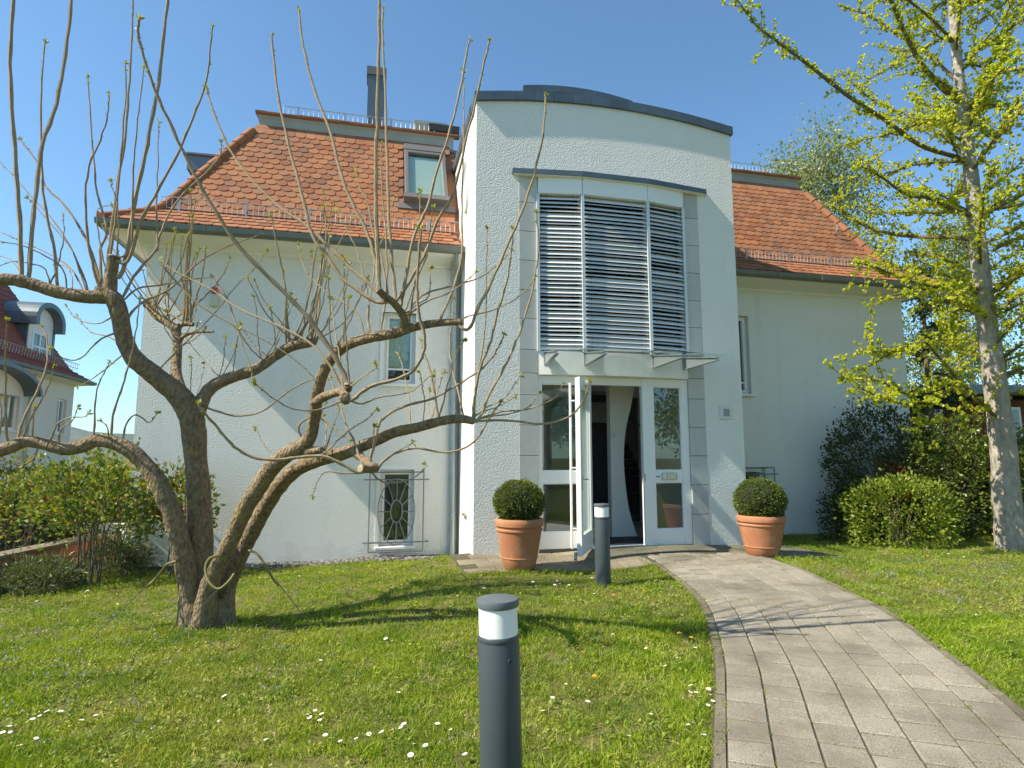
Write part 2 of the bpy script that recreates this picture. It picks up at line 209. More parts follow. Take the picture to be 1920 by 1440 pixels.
[(-1.06,4.36,2.298,0.0069),(-1.061,4.363,2.322,0.0068),(-1.085,4.429,2.614,0.0058),(-1.147,4.49,2.841,0.0051),(-1.194,4.53,2.982,0.0046),(-1.26,4.573,3.127,0.0041),(-1.422,4.66,3.405,0.0031)],
[(-1.06,4.36,2.298,0.0069),(-1.081,4.364,2.315,0.0068),(-1.148,4.407,2.486,0.0061),(-1.249,4.443,2.577,0.0056),(-1.434,4.507,2.698,0.0049),(-1.609,4.579,2.869,0.004),(-1.711,4.66,3.115,0.0031)],
[(-1.017,4.346,2.302,0.0078),(-1.038,4.35,2.312,0.0077),(-1.073,4.393,2.482,0.0071),(-1.064,4.49,2.799,0.0061),(-1.063,4.552,2.989,0.0054),(-1.02,4.621,3.189,0.0048),(-0.968,4.746,3.557,0.0036)],
[(-1.119,4.02,1.819,0.0139),(-1.071,4.018,1.808,0.0137),(-1.008,4.015,1.861,0.0134),(-0.929,4.01,1.907,0.013),(-0.786,4.001,1.942,0.0124),(-0.678,3.994,1.992,0.012),(-0.607,3.985,2.091,0.0115),(-0.583,3.978,2.199,0.011),(-0.617,3.967,2.343,0.0105),(-0.639,3.954,2.523,0.0098),(-0.634,3.94,2.704,0.0091),(-0.614,3.92,2.958,0.0081)],
[(-1.119,4.02,1.819,0.0067),(-1.08,4.025,1.801,0.0064),(-1.004,4.037,1.784,0.0059),(-0.902,4.057,1.829,0.0052),(-0.781,4.081,1.85,0.0045),(-0.676,4.104,1.882,0.0038),(-0.59,4.13,1.966,0.0031),(-0.562,4.137,1.986,0.0029)],
[(-1.119,4.02,1.819,0.0072),(-1.14,4.011,1.8,0.007),(-1.229,3.959,1.749,0.0062),(-1.315,3.901,1.727,0.0054),(-1.41,3.828,1.738,0.0046),(-1.496,3.738,1.797,0.0036),(-1.561,3.647,1.87,0.0027)],
[(-1.133,4.14,1.923,0.0057),(-1.099,4.108,1.919,0.0054),(-1.043,4.031,1.935,0.0047),(-0.928,3.844,1.963,0.0034),(-0.843,3.695,1.975,0.0025),(-0.828,3.642,1.987,0.0023)],
[(-1.225,4.3,1.9,0.0101),(-1.226,4.302,1.92,0.01),(-1.282,4.32,2.03,0.0097),(-1.354,4.341,2.132,0.0093),(-1.452,4.367,2.235,0.0089),(-1.584,4.398,2.322,0.0085),(-1.763,4.438,2.411,0.0079),(-2.084,4.512,2.553,0.007),(-2.328,4.574,2.717,0.0062),(-2.576,4.633,2.842,0.0055),(-2.756,4.677,2.944,0.0049),(-2.839,4.7,3.018,0.0046)],
[(-1.187,4.236,1.897,0.0076),(-1.203,4.245,1.924,0.0074),(-1.232,4.305,2.067,0.0066),(-1.302,4.412,2.284,0.0055),(-1.364,4.507,2.468,0.0045),(-1.422,4.607,2.662,0.0035)],
[(-1.133,4.14,1.923,0.0069),(-1.125,4.133,1.948,0.0067),(-1.126,4.082,2.071,0.0057),(-1.119,4.012,2.206,0.0047),(-1.109,3.934,2.335,0.0037),(-1.065,3.849,2.458,0.0027)],
[(-1.058,4.28,1.351,0.013),(-1.079,4.276,1.321,0.0129),(-1.177,4.258,1.373,0.0125),(-1.284,4.235,1.425,0.012),(-1.371,4.217,1.436,0.0117),(-1.49,4.189,1.425,0.0112),(-1.623,4.155,1.41,0.0107),(-1.755,4.119,1.428,0.0101),(-1.869,4.082,1.496,0.0096),(-1.948,4.047,1.595,0.0091),(-2.025,4.011,1.693,0.0086),(-2.078,3.98,1.779,0.0082)],
[(-1.07,4.55,1.37,0.0119),(-1.04,4.545,1.497,0.0114),(-1.01,4.537,1.636,0.0109),(-0.971,4.532,1.716,0.0105),(-0.883,4.525,1.776,0.0101),(-0.762,4.517,1.823,0.0096),(-0.601,4.506,1.863,0.009),(-0.44,4.493,1.95,0.0083),(-0.32,4.482,2.021,0.0077),(-0.22,4.473,2.093,0.0073),(-0.12,4.461,2.212,0.0067),(-0.06,4.45,2.34,0.0061)],
[(-0.997,4.46,1.348,0.0099),(-1.008,4.459,1.321,0.0098),(-0.93,4.452,1.41,0.0094),(-0.84,4.444,1.464,0.009),(-0.702,4.433,1.495,0.0086),(-0.584,4.423,1.475,0.0082),(-0.466,4.413,1.464,0.0078),(-0.329,4.4,1.502,0.0073),(-0.232,4.387,1.59,0.0069),(-0.155,4.372,1.725,0.0064),(-0.085,4.36,1.821,0.006)],
[(-0.997,4.46,1.348,0.0062),(-1.003,4.453,1.332,0.006),(-0.879,4.35,1.436,0.0045),(-0.768,4.258,1.485,0.0034),(-0.681,4.175,1.527,0.0026)],
[(-1.032,4.36,1.342,0.0072),(-1.031,4.358,1.323,0.0071),(-1.176,4.334,1.312,0.0058),(-1.319,4.303,1.324,0.0046),(-1.366,4.283,1.25,0.0038),(-1.389,4.26,1.16,0.003)],
[(-1.018,4.4,1.347,0.0073),(-1.017,4.417,1.318,0.0071),(-0.962,4.491,1.254,0.0064),(-0.881,4.584,1.238,0.0056),(-0.783,4.709,1.262,0.0047),(-0.716,4.81,1.309,0.0039),(-0.694,4.882,1.366,0.0034)],
[(-1.126,4.64,1.406,0.0096),(-1.15,4.648,1.385,0.0094),(-1.225,4.712,1.541,0.0083),(-1.309,4.777,1.669,0.0074),(-1.378,4.853,1.823,0.0064),(-1.442,4.913,1.938,0.0056),(-1.545,5.012,2.128,0.0044)],
[(-1.066,4.55,1.386,0.0063),(-1.018,4.444,1.534,0.0042),(-0.99,4.339,1.646,0.0027)],
[(-1.491,4.76,1.488,0.0072),(-1.463,4.753,1.467,0.007),(-1.327,4.7,1.582,0.0056),(-1.213,4.65,1.662,0.0046),(-1.1,4.601,1.721,0.0036),(-1.027,4.56,1.787,0.0029)],
[(-1.491,4.76,1.488,0.0072),(-1.482,4.79,1.459,0.0068),(-1.563,5.082,1.685,0.0044),(-1.628,5.221,1.784,0.0033)],
[(-1.522,4.992,1.425,0.0069),(-1.537,4.994,1.461,0.0066),(-1.485,5.014,1.681,0.0046),(-1.437,5.031,1.838,0.0031)],
[(-1.698,5.084,1.374,0.0119),(-1.671,5.081,1.364,0.0117),(-1.713,5.055,1.505,0.0105),(-1.773,5.014,1.681,0.0089),(-1.631,4.976,1.767,0.0076),(-1.483,4.935,1.677,0.0063),(-1.313,4.884,1.567,0.0048)],
[(-0.547,4.58,1.699,0.0107),(-0.56,4.582,1.719,0.0105),(-0.594,4.607,1.905,0.0087),(-0.629,4.634,2.075,0.0071),(-0.676,4.656,2.205,0.0059),(-0.716,4.68,2.336,0.0046)],
[(-0.547,4.58,1.699,0.0082),(-0.569,4.588,1.72,0.0079),(-0.602,4.691,1.956,0.0051),(-0.616,4.758,2.092,0.0036)],
[(-0.547,4.58,1.699,0.0076),(-0.551,4.573,1.727,0.0074),(-0.501,4.503,1.895,0.0061),(-0.455,4.424,2.045,0.0048),(-0.397,4.336,2.19,0.0036),(-0.347,4.285,2.259,0.003)],
[(-0.372,4.524,1.712,0.0094),(-0.369,4.53,1.736,0.0092),(-0.408,4.59,1.904,0.0084),(-0.469,4.684,2.124,0.0073),(-0.501,4.766,2.31,0.0064),(-0.493,4.874,2.553,0.0053),(-0.496,4.965,2.759,0.0043)],
[(-0.287,4.5,1.694,0.0118),(-0.291,4.498,1.722,0.0117),(-0.279,4.482,1.892,0.011),(-0.239,4.458,2.09,0.0102),(-0.159,4.43,2.287,0.0093),(-0.099,4.395,2.523,0.0083),(-0.04,4.363,2.719,0.0075),(-0.008,4.332,2.913,0.0067),(0.008,4.3,3.107,0.0059)],
[(-0.287,4.5,1.694,0.0112),(-0.239,4.496,1.726,0.011),(-0.159,4.478,1.912,0.0103),(-0.06,4.457,2.09,0.0095),(0.032,4.431,2.288,0.0087),(0.1,4.405,2.485,0.008),(0.151,4.381,2.662,0.0073),(0.171,4.364,2.78,0.0069),(0.199,4.34,2.957,0.0063),(0.179,4.3,3.231,0.0053)],
[(-0.287,4.5,1.694,0.0087),(-0.283,4.501,1.726,0.0086),(-0.27,4.514,1.977,0.0077),(-0.224,4.532,2.266,0.0068),(-0.199,4.559,2.649,0.0055),(-0.201,4.58,2.956,0.0046),(-0.199,4.6,3.225,0.0037)],
[(-0.271,4.5,1.694,0.0099),(-0.119,4.469,1.7,0.0092),(0.039,4.427,1.69,0.0084),(0.213,4.374,1.667,0.0075),(0.382,4.316,1.702,0.0066),(0.474,4.274,1.775,0.0059),(0.527,4.228,1.884,0.0053),(0.543,4.2,1.953,0.0049)],
[(-0.279,4.5,1.702,0.0081),(-0.079,4.456,1.763,0.0067),(0.098,4.408,1.774,0.0055),(0.233,4.365,1.814,0.0045),(0.327,4.329,1.868,0.0038),(0.364,4.3,1.943,0.0032)],
[(-0.279,4.5,1.706,0.0068),(-0.14,4.52,1.735,0.0058),(0,4.546,1.757,0.0048),(0.142,4.577,1.821,0.0037),(0.205,4.6,1.913,0.0029)],
[(-0.308,4.506,1.698,0.0068),(-0.295,4.504,1.714,0.0067),(-0.199,4.484,1.793,0.0057),(-0.059,4.453,1.857,0.0045),(0.02,4.423,1.965,0.0034),(0.059,4.406,2.023,0.0028)],
[(-0.308,4.506,1.698,0.0062),(-0.3,4.513,1.723,0.006),(-0.222,4.552,1.77,0.0052),(-0.102,4.617,1.816,0.0041),(0.021,4.697,1.894,0.0029)],
[(-0.779,4.664,1.646,0.0071),(-0.787,4.681,1.684,0.0068),(-0.815,4.779,1.838,0.0059),(-0.868,4.916,2.026,0.0049),(-0.922,5.03,2.176,0.004),(-0.976,5.131,2.308,0.0033)],
[(-4.152,5.068,1.541,0.0133),(-4.16,5.121,1.732,0.012),(-4.139,5.2,1.945,0.0105),(-4.138,5.277,2.142,0.0091),(-4.178,5.353,2.346,0.0078),(-4.247,5.412,2.504,0.0068),(-4.347,5.462,2.63,0.006)],
[(-4.097,5.076,1.55,0.0098),(-4.105,5.073,1.568,0.0096),(-4.03,5.032,1.726,0.0082),(-3.914,4.979,1.878,0.0066),(-3.81,4.923,2.027,0.0051),(-3.75,4.875,2.153,0.004)],
[(-4.048,5.084,1.556,0.0077),(-4.026,5.073,1.586,0.0072),(-3.979,5.007,1.725,0.0049),(-3.927,4.945,1.831,0.0032)],
[(-3.914,5.104,1.533,0.0085),(-3.876,5.083,1.573,0.0079),(-3.762,4.992,1.702,0.0063),(-3.61,4.911,1.75,0.0052),(-3.439,4.824,1.748,0.004),(-3.348,4.77,1.774,0.0033)],
[(-3.824,5.116,1.506,0.0071),(-3.812,5.09,1.551,0.0066),(-3.729,4.996,1.658,0.0054),(-3.569,4.888,1.718,0.0042),(-3.443,4.762,1.816,0.003)],
[(-3.561,5.18,1.571,0.0093),(-3.569,5.166,1.607,0.009),(-3.5,5.047,1.817,0.0071),(-3.382,4.894,2.024,0.0052),(-3.252,4.783,2.139,0.004),(-3.208,4.745,2.176,0.0036)],
[(-3.427,5.2,1.553,0.0108),(-3.437,5.197,1.59,0.0106),(-3.429,5.174,1.781,0.0096),(-3.365,5.143,1.985,0.0085),(-3.291,5.109,2.188,0.0074),(-3.239,5.077,2.368,0.0064),(-3.194,5.035,2.591,0.0053),(-3.168,5.001,2.768,0.0043)],
[(-3.351,5.212,1.531,0.0094),(-3.356,5.236,1.693,0.0078),(-3.3,5.261,1.796,0.0065),(-3.234,5.278,1.765,0.0057),(-3.183,5.292,1.733,0.0051),(-3.133,5.315,1.814,0.004)],
[(-4.187,5.06,1.514,0.0105),(-4.204,5.047,1.558,0.0102),(-4.168,4.948,1.809,0.0085),(-4.085,4.823,2.058,0.0069),(-3.999,4.685,2.295,0.0053),(-3.909,4.563,2.481,0.004)],
[(-4.275,5.042,1.477,0.009),(-4.29,5.048,1.527,0.0088),(-4.32,5.091,1.775,0.0073),(-4.429,5.147,2.055,0.0058),(-4.54,5.22,2.395,0.0039)],
[(-3.996,5.092,1.549,0.0084),(-3.981,5.082,1.506,0.0079),(-3.988,5.046,1.408,0.0067),(-4.056,5,1.365,0.0053),(-4.156,4.93,1.409,0.0034)],
[(-3.454,5.196,1.557,0.0072),(-3.445,5.174,1.589,0.0065),(-3.411,5.077,1.684,0.0044),(-3.411,5.006,1.725,0.0031)],
[(-3.133,5.768,2.729,0.0118),(-3.114,5.698,2.886,0.0103),(-3.072,5.607,3.034,0.0088),(-3.045,5.506,3.174,0.0073),(-2.989,5.398,3.307,0.0059),(-2.952,5.284,3.432,0.0045)],
[(-3.136,5.768,2.729,0.0123),(-3.306,5.818,2.911,0.011),(-3.489,5.884,3.099,0.0096),(-3.676,5.956,3.3,0.0083),(-3.826,6.034,3.535,0.0069),(-3.985,6.116,3.778,0.0055)],
[(-3.189,5.78,2.732,0.0124),(-3.153,5.719,2.922,0.0109),(-3.131,5.641,3.105,0.0093),(-3.089,5.554,3.281,0.0078),(-3.028,5.46,3.449,0.0063),(-2.95,5.362,3.608,0.0048)],
[(-3.19,5.78,2.732,0.0069),(-3.181,5.727,2.984,0.0062),(-3.133,5.658,3.227,0.0054),(-3.082,5.582,3.464,0.0047),(-3.046,5.5,3.696,0.004),(-3.022,5.414,3.921,0.0034)],
[(-3.149,5.772,2.73,0.0116),(-3.121,5.759,2.876,0.0103),(-3.076,5.742,3.017,0.0089),(-3.037,5.723,3.159,0.0075),(-3.008,5.703,3.304,0.0062),(-2.995,5.682,3.45,0.0048)],
[(-3.181,5.78,2.732,0.0104),(-3.434,5.81,2.87,0.0092),(-3.671,5.85,3.054,0.0081),(-3.87,5.893,3.29,0.0069),(-4.073,5.94,3.534,0.0057),(-4.243,5.989,3.809,0.0045)],
[(-3.218,5.788,2.734,0.0093),(-3.186,5.779,2.878,0.0082),(-3.167,5.768,3.024,0.0071),(-3.153,5.755,3.171,0.006),(-3.121,5.742,3.315,0.0049),(-3.08,5.727,3.457,0.0039)],
[(-3.142,5.768,2.729,0.0096),(-3.159,5.74,2.892,0.0084),(-3.183,5.703,3.05,0.0073),(-3.204,5.662,3.206,0.0061),(-3.195,5.619,3.363,0.005),(-3.163,5.573,3.516,0.0039)],
[(-3.22,5.788,2.734,0.0112),(-3.207,5.763,2.973,0.0099),(-3.202,5.73,3.21,0.0086),(-3.176,5.694,3.445,0.0072),(-3.134,5.656,3.676,0.0059),(-3.085,5.615,3.904,0.0046)],
[(-3.423,5.85,2.759,0.0057),(-3.398,5.85,2.77,0.0056),(-3.414,5.849,2.924,0.0052),(-3.42,5.847,3.08,0.0048),(-3.436,5.846,3.237,0.0044),(-3.432,5.844,3.394,0.004),(-3.424,5.842,3.551,0.0036)],
[(-3.462,5.86,2.772,0.009),(-3.376,5.833,2.895,0.0079),(-3.295,5.798,3.02,0.0068),(-3.212,5.76,3.143,0.0058),(-3.147,5.718,3.272,0.0047),(-3.084,5.675,3.401,0.0037)],
[(-3.397,5.84,2.739,0.0094),(-3.374,5.839,2.767,0.0092),(-3.228,5.828,2.862,0.0081),(-3.087,5.815,2.964,0.0071),(-2.965,5.801,3.088,0.006),(-2.86,5.785,3.227,0.005),(-2.788,5.77,3.386,0.0039)],
[(-3.423,5.85,2.759,0.0088),(-3.401,5.851,2.77,0.0086),(-3.424,5.862,2.957,0.0077),(-3.434,5.876,3.147,0.0067),(-3.442,5.891,3.34,0.0057),(-3.445,5.906,3.534,0.0047),(-3.456,5.923,3.732,0.0037)],
[(-3.397,5.84,2.739,0.0075),(-3.386,5.832,2.766,0.0073),(-3.44,5.787,2.842,0.0065),(-3.473,5.733,2.926,0.0058),(-3.5,5.673,3.009,0.005),(-3.509,5.61,3.096,0.0042),(-3.505,5.544,3.184,0.0034)],
[(-3.477,5.87,2.789,0.0081),(-3.49,5.865,2.773,0.0079),(-3.568,5.822,2.854,0.007),(-3.633,5.769,2.937,0.0061),(-3.693,5.711,3.018,0.0052),(-3.737,5.649,3.107,0.0043),(-3.769,5.584,3.2,0.0035)],
[(-3.576,5.91,2.876,0.009),(-3.644,5.85,2.969,0.0079),(-3.688,5.772,3.065,0.0068),(-3.723,5.685,3.156,0.0057),(-3.729,5.593,3.257,0.0046),(-3.725,5.495,3.355,0.0035)],
[(-3.612,5.92,2.879,0.0071),(-3.58,5.925,3.042,0.0064),(-3.543,5.932,3.206,0.0058),(-3.518,5.94,3.375,0.0051),(-3.487,5.948,3.544,0.0044),(-3.457,5.956,3.715,0.0037)],
[(-3.611,5.92,2.879,0.0091),(-3.475,5.866,3.044,0.0079),(-3.358,5.796,3.217,0.0068),(-3.233,5.718,3.382,0.0057),(-3.15,5.634,3.557,0.0046),(-3.096,5.547,3.732,0.0036)],
[(-3.605,5.92,2.879,0.0103),(-3.571,5.925,3.016,0.0091),(-3.557,5.932,3.16,0.0079),(-3.556,5.94,3.308,0.0067),(-3.54,5.948,3.455,0.0055),(-3.534,5.956,3.605,0.0043)],
[(-3.611,5.92,2.889,0.007),(-3.638,5.921,2.879,0.0069),(-3.59,5.93,3.027,0.0063),(-3.563,5.941,3.183,0.0056),(-3.523,5.953,3.337,0.005),(-3.494,5.966,3.497,0.0044),(-3.483,5.98,3.663,0.0037)],
[(-3.247,5.75,2.493,0.005),(-3.254,5.712,2.585,0.0046),(-3.263,5.664,2.671,0.0043),(-3.263,5.61,2.756,0.004),(-3.261,5.552,2.839,0.0037),(-3.242,5.491,2.922,0.0034)],
[(-3.259,5.75,2.493,0.0062),(-3.173,5.717,2.5,0.0056),(-3.088,5.674,2.522,0.0051),(-3.008,5.626,2.552,0.0045),(-2.934,5.575,2.589,0.004),(-2.864,5.521,2.628,0.0034)],
[(-3.243,5.75,2.493,0.005),(-3.267,5.737,2.557,0.0047),(-3.286,5.72,2.62,0.0044),(-3.301,5.701,2.684,0.0041),(-3.307,5.681,2.749,0.0038),(-3.309,5.66,2.814,0.0035)],
[(-3.227,5.75,2.493,0.0055),(-3.215,5.796,2.578,0.0052),(-3.211,5.857,2.667,0.0048),(-3.218,5.924,2.764,0.0045),(-3.232,5.995,2.867,0.0041),(-3.248,6.071,2.972,0.0038)],
[(-3.249,5.75,2.493,0.0054),(-3.293,5.715,2.575,0.005),(-3.326,5.669,2.656,0.0046),(-3.338,5.619,2.743,0.0042),(-3.353,5.565,2.826,0.0038),(-3.35,5.508,2.912,0.0034)],
[(-3.233,5.75,2.493,0.0063),(-3.147,5.686,2.512,0.0057),(-3.059,5.604,2.534,0.0051),(-2.973,5.512,2.56,0.0045),(-2.894,5.415,2.59,0.0039),(-2.824,5.312,2.622,0.0033)],
[(-2.133,5.72,2.488,0.0074),(-2.127,5.722,2.514,0.0073),(-1.994,5.761,2.751,0.0066),(-1.922,5.809,3.028,0.0059),(-1.849,5.862,3.315,0.0052),(-1.757,5.918,3.602,0.0045),(-1.645,5.978,3.891,0.0037)],
[(-2.133,5.72,2.488,0.0097),(-2.128,5.717,2.513,0.0096),(-2,5.664,2.781,0.0084),(-1.919,5.598,3.061,0.0073),(-1.866,5.525,3.34,0.0061),(-1.784,5.447,3.608,0.0049),(-1.743,5.365,3.877,0.0038)],
[(-2.032,5.738,2.517,0.008),(-2.136,5.722,2.627,0.0071),(-2.237,5.701,2.738,0.0062),(-2.335,5.678,2.848,0.0053),(-2.415,5.653,2.972,0.0044),(-2.471,5.627,3.108,0.0035)],
[(-2.107,5.726,2.515,0.0103),(-2.011,5.772,2.713,0.0092),(-1.945,5.832,2.935,0.0081),(-1.922,5.899,3.18,0.0069),(-1.897,5.97,3.434,0.0058),(-1.905,6.045,3.702,0.0046)],
[(-2.049,5.738,2.517,0.0095),(-2.026,5.762,2.702,0.0084),(-2.024,5.792,2.895,0.0074),(-2.014,5.826,3.09,0.0063),(-2.008,5.863,3.291,0.0052),(-2.028,5.901,3.498,0.0041)],
[(-2.133,5.72,2.488,0.0126),(-2.139,5.719,2.514,0.0125),(-2.176,5.709,2.763,0.011),(-2.195,5.697,3.015,0.0096),(-2.24,5.683,3.265,0.0081),(-2.303,5.668,3.513,0.0067),(-2.35,5.652,3.765,0.0052)],
[(-2.105,5.726,2.515,0.0078),(-2.046,5.78,2.64,0.0071),(-2.021,5.851,2.789,0.0063),(-2.021,5.929,2.952,0.0055),(-2.01,6.013,3.117,0.0046),(-2,6.101,3.289,0.0038)],
[(-2.021,5.738,2.517,0.0096),(-1.922,5.683,2.642,0.0084),(-1.839,5.612,2.771,0.0072),(-1.777,5.534,2.904,0.006),(-1.728,5.449,3.035,0.0049),(-1.679,5.361,3.161,0.0038)],
[(-1.98,5.744,2.519,0.0096),(-1.933,5.684,2.783,0.0084),(-1.86,5.607,3.036,0.0072),(-1.794,5.52,3.284,0.006),(-1.728,5.428,3.524,0.0049),(-1.665,5.331,3.757,0.0038)],
[(-2.161,5.716,2.468,0.011),(-2.174,5.712,2.512,0.0106),(-2.177,5.694,2.652,0.0094),(-2.18,5.674,2.79,0.0082),(-2.171,5.651,2.928,0.0069),(-2.182,5.627,3.064,0.0057),(-2.191,5.602,3.2,0.0045)],
[(-2.07,5.732,2.516,0.0089),(-2.181,5.681,2.607,0.0078),(-2.272,5.614,2.709,0.0067),(-2.345,5.54,2.818,0.0056),(-2.384,5.461,2.942,0.0045),(-2.423,5.377,3.059,0.0035)],
[(-1.949,5.754,2.536,0.0082),(-1.963,5.805,2.746,0.0074),(-1.96,5.871,2.961,0.0065),(-1.973,5.944,3.188,0.0056),(-1.965,6.022,3.419,0.0047),(-1.954,6.105,3.658,0.0038)],
[(-1.956,5.752,2.536,0.0067),(-1.802,5.732,2.605,0.006),(-1.659,5.706,2.692,0.0054),(-1.547,5.677,2.813,0.0047),(-1.464,5.646,2.953,0.0041),(-1.415,5.613,3.106,0.0035)],
[(-1.923,5.76,2.537,0.009),(-1.846,5.81,2.689,0.0081),(-1.797,5.875,2.863,0.0071),(-1.751,5.948,3.045,0.0061),(-1.707,6.025,3.235,0.0051),(-1.692,6.106,3.441,0.004)],
[(-1.936,5.758,2.537,0.0103),(-1.886,5.753,2.801,0.0091),(-1.878,5.747,3.073,0.0079),(-1.852,5.74,3.345,0.0067),(-1.839,5.733,3.622,0.0055),(-1.864,5.725,3.901,0.0043)],
[(-1.947,5.754,2.536,0.0079),(-1.834,5.689,2.619,0.007),(-1.733,5.606,2.709,0.006),(-1.629,5.512,2.793,0.0051),(-1.553,5.413,2.888,0.0042),(-1.495,5.308,2.984,0.0033)],
[(-1.951,5.754,2.536,0.0085),(-1.896,5.693,2.689,0.0074),(-1.864,5.613,2.84,0.0063),(-1.81,5.524,2.982,0.0053),(-1.774,5.43,3.12,0.0043),(-1.739,5.33,3.253,0.0033)],
[(-2.366,5.67,2.312,0.0062),(-2.385,5.671,2.35,0.006),(-2.415,5.673,2.47,0.0055),(-2.438,5.675,2.593,0.005),(-2.447,5.678,2.718,0.0045),(-2.465,5.681,2.842,0.004),(-2.498,5.684,2.966,0.0035)],
[(-2.366,5.67,2.312,0.0057),(-2.363,5.658,2.348,0.0055),(-2.264,5.593,2.45,0.0051),(-2.181,5.517,2.559,0.0046),(-2.108,5.432,2.668,0.0042),(-2.031,5.343,2.772,0.0037),(-1.971,5.249,2.877,0.0033)],
[(-2.305,5.69,2.364,0.0055),(-2.27,5.675,2.35,0.0054),(-2.235,5.607,2.438,0.0049),(-2.208,5.526,2.523,0.0045),(-2.185,5.438,2.603,0.0041),(-2.169,5.344,2.677,0.0037),(-2.149,5.245,2.748,0.0033)],
[(-2.294,5.69,2.353,0.0065),(-2.387,5.734,2.415,0.0059),(-2.48,5.792,2.491,0.0054),(-2.574,5.856,2.57,0.0048),(-2.665,5.924,2.66,0.0043),(-2.754,5.996,2.756,0.0037)],
[(-2.306,5.69,2.353,0.0056),(-2.283,5.723,2.477,0.0052),(-2.259,5.767,2.605,0.0048),(-2.24,5.815,2.737,0.0044),(-2.213,5.867,2.869,0.0041),(-2.188,5.921,3.005,0.0037)],
[(-2.335,5.68,2.338,0.0065),(-2.36,5.654,2.347,0.0062),(-2.392,5.581,2.382,0.0056),(-2.413,5.496,2.42,0.005),(-2.419,5.404,2.464,0.0044),(-2.417,5.307,2.507,0.0038),(-2.414,5.205,2.547,0.0032)],
[(-1.305,4.464,2.208,0.0051),(-1.344,4.424,2.254,0.0048),(-1.34,4.349,2.339,0.0043),(-1.318,4.264,2.419,0.0038),(-1.29,4.173,2.495,0.0034),(-1.269,4.076,2.565,0.0029),(-1.246,3.975,2.63,0.0025)],
[(-1.263,4.44,2.257,0.0062),(-1.245,4.383,2.377,0.0055),(-1.222,4.309,2.49,0.0047),(-1.209,4.227,2.597,0.004),(-1.186,4.139,2.698,0.0032),(-1.164,4.046,2.794,0.0025)],
[(-1.281,4.452,2.228,0.0058),(-1.305,4.435,2.256,0.0055),(-1.237,4.373,2.339,0.0049),(-1.178,4.299,2.423,0.0043),(-1.118,4.219,2.502,0.0037),(-1.053,4.134,2.574,0.0031),(-0.996,4.045,2.645,0.0025)],
[(-2.626,5.58,2.148,0.0047),(-2.594,5.544,2.204,0.0044),(-2.568,5.497,2.259,0.0041),(-2.539,5.444,2.313,0.0038),(-2.511,5.388,2.365,0.0036),(-2.476,5.329,2.415,0.0033)],
[(-2.713,5.56,2.122,0.0059),(-2.74,5.563,2.146,0.0057),(-2.719,5.571,2.223,0.0052),(-2.709,5.581,2.304,0.0048),(-2.706,5.592,2.388,0.0044),(-2.712,5.604,2.473,0.0039),(-2.708,5.616,2.557,0.0035)],
[(-2.679,5.57,2.139,0.0046),(-2.707,5.575,2.148,0.0046),(-2.803,5.608,2.233,0.0044),(-2.904,5.648,2.321,0.0042),(-3.005,5.692,2.414,0.004),(-3.107,5.739,2.51,0.0038),(-3.196,5.787,2.621,0.0036)],
[(-2.713,5.56,2.122,0.0046),(-2.713,5.557,2.145,0.0045),(-2.654,5.534,2.24,0.0043),(-2.593,5.506,2.334,0.0041),(-2.545,5.476,2.432,0.0038),(-2.517,5.444,2.536,0.0036),(-2.492,5.41,2.639,0.0034)],
[(-2.947,5.454,1.849,0.0059),(-3.019,5.472,1.88,0.0054),(-3.088,5.495,1.923,0.0049),(-3.149,5.521,1.978,0.0044),(-3.207,5.549,2.037,0.004),(-3.252,5.578,2.105,0.0035)],
[(-2.93,5.454,1.839,0.0043),(-2.904,5.449,1.848,0.0043),(-2.901,5.421,1.941,0.0041),(-2.892,5.388,2.032,0.0039),(-2.876,5.353,2.122,0.0037),(-2.858,5.314,2.211,0.0035),(-2.846,5.274,2.298,0.0033)],
[(-2.917,5.454,1.849,0.0054),(-2.919,5.506,1.939,0.005),(-2.924,5.574,2.03,0.0047),(-2.945,5.65,2.129,0.0043),(-2.966,5.73,2.231,0.004),(-3.005,5.815,2.34,0.0036)],
[(-1.738,4.896,1.471,0.0057),(-1.716,4.895,1.417,0.0054),(-1.659,4.894,1.499,0.0049),(-1.608,4.892,1.586,0.0045),(-1.574,4.89,1.681,0.004),(-1.546,4.888,1.779,0.0035),(-1.513,4.886,1.875,0.003)],
[(-1.81,4.892,1.45,0.0039),(-1.804,4.898,1.417,0.0039),(-1.885,4.916,1.433,0.0037),(-1.961,4.938,1.469,0.0036),(-2.026,4.961,1.523,0.0034),(-2.078,4.986,1.59,0.0033),(-2.122,5.012,1.662,0.0031)],
[(-1.81,4.892,1.45,0.0041),(-1.776,4.897,1.417,0.0039),(-1.726,4.908,1.467,0.0038),(-1.691,4.92,1.528,0.0036),(-1.666,4.933,1.595,0.0034),(-1.652,4.947,1.668,0.0033),(-1.639,4.962,1.741,0.0031)],
[(-0.609,4.608,1.68,0.0043),(-0.632,4.654,1.733,0.0041),(-0.65,4.713,1.789,0.0038),(-0.661,4.778,1.849,0.0036),(-0.67,4.848,1.91,0.0033),(-0.681,4.922,1.974,0.0031)],
[(-0.701,4.636,1.663,0.0038),(-0.687,4.626,1.681,0.0038),(-0.668,4.576,1.756,0.0035),(-0.658,4.516,1.828,0.0033),(-0.657,4.45,1.899,0.0031),(-0.662,4.38,1.966,0.0029),(-0.662,4.307,2.031,0.0027)],
[(-0.637,4.608,1.68,0.0049),(-0.605,4.62,1.756,0.0045),(-0.589,4.635,1.839,0.0041),(-0.577,4.652,1.923,0.0037),(-0.559,4.67,2.007,0.0033),(-0.535,4.689,2.091,0.0029)],
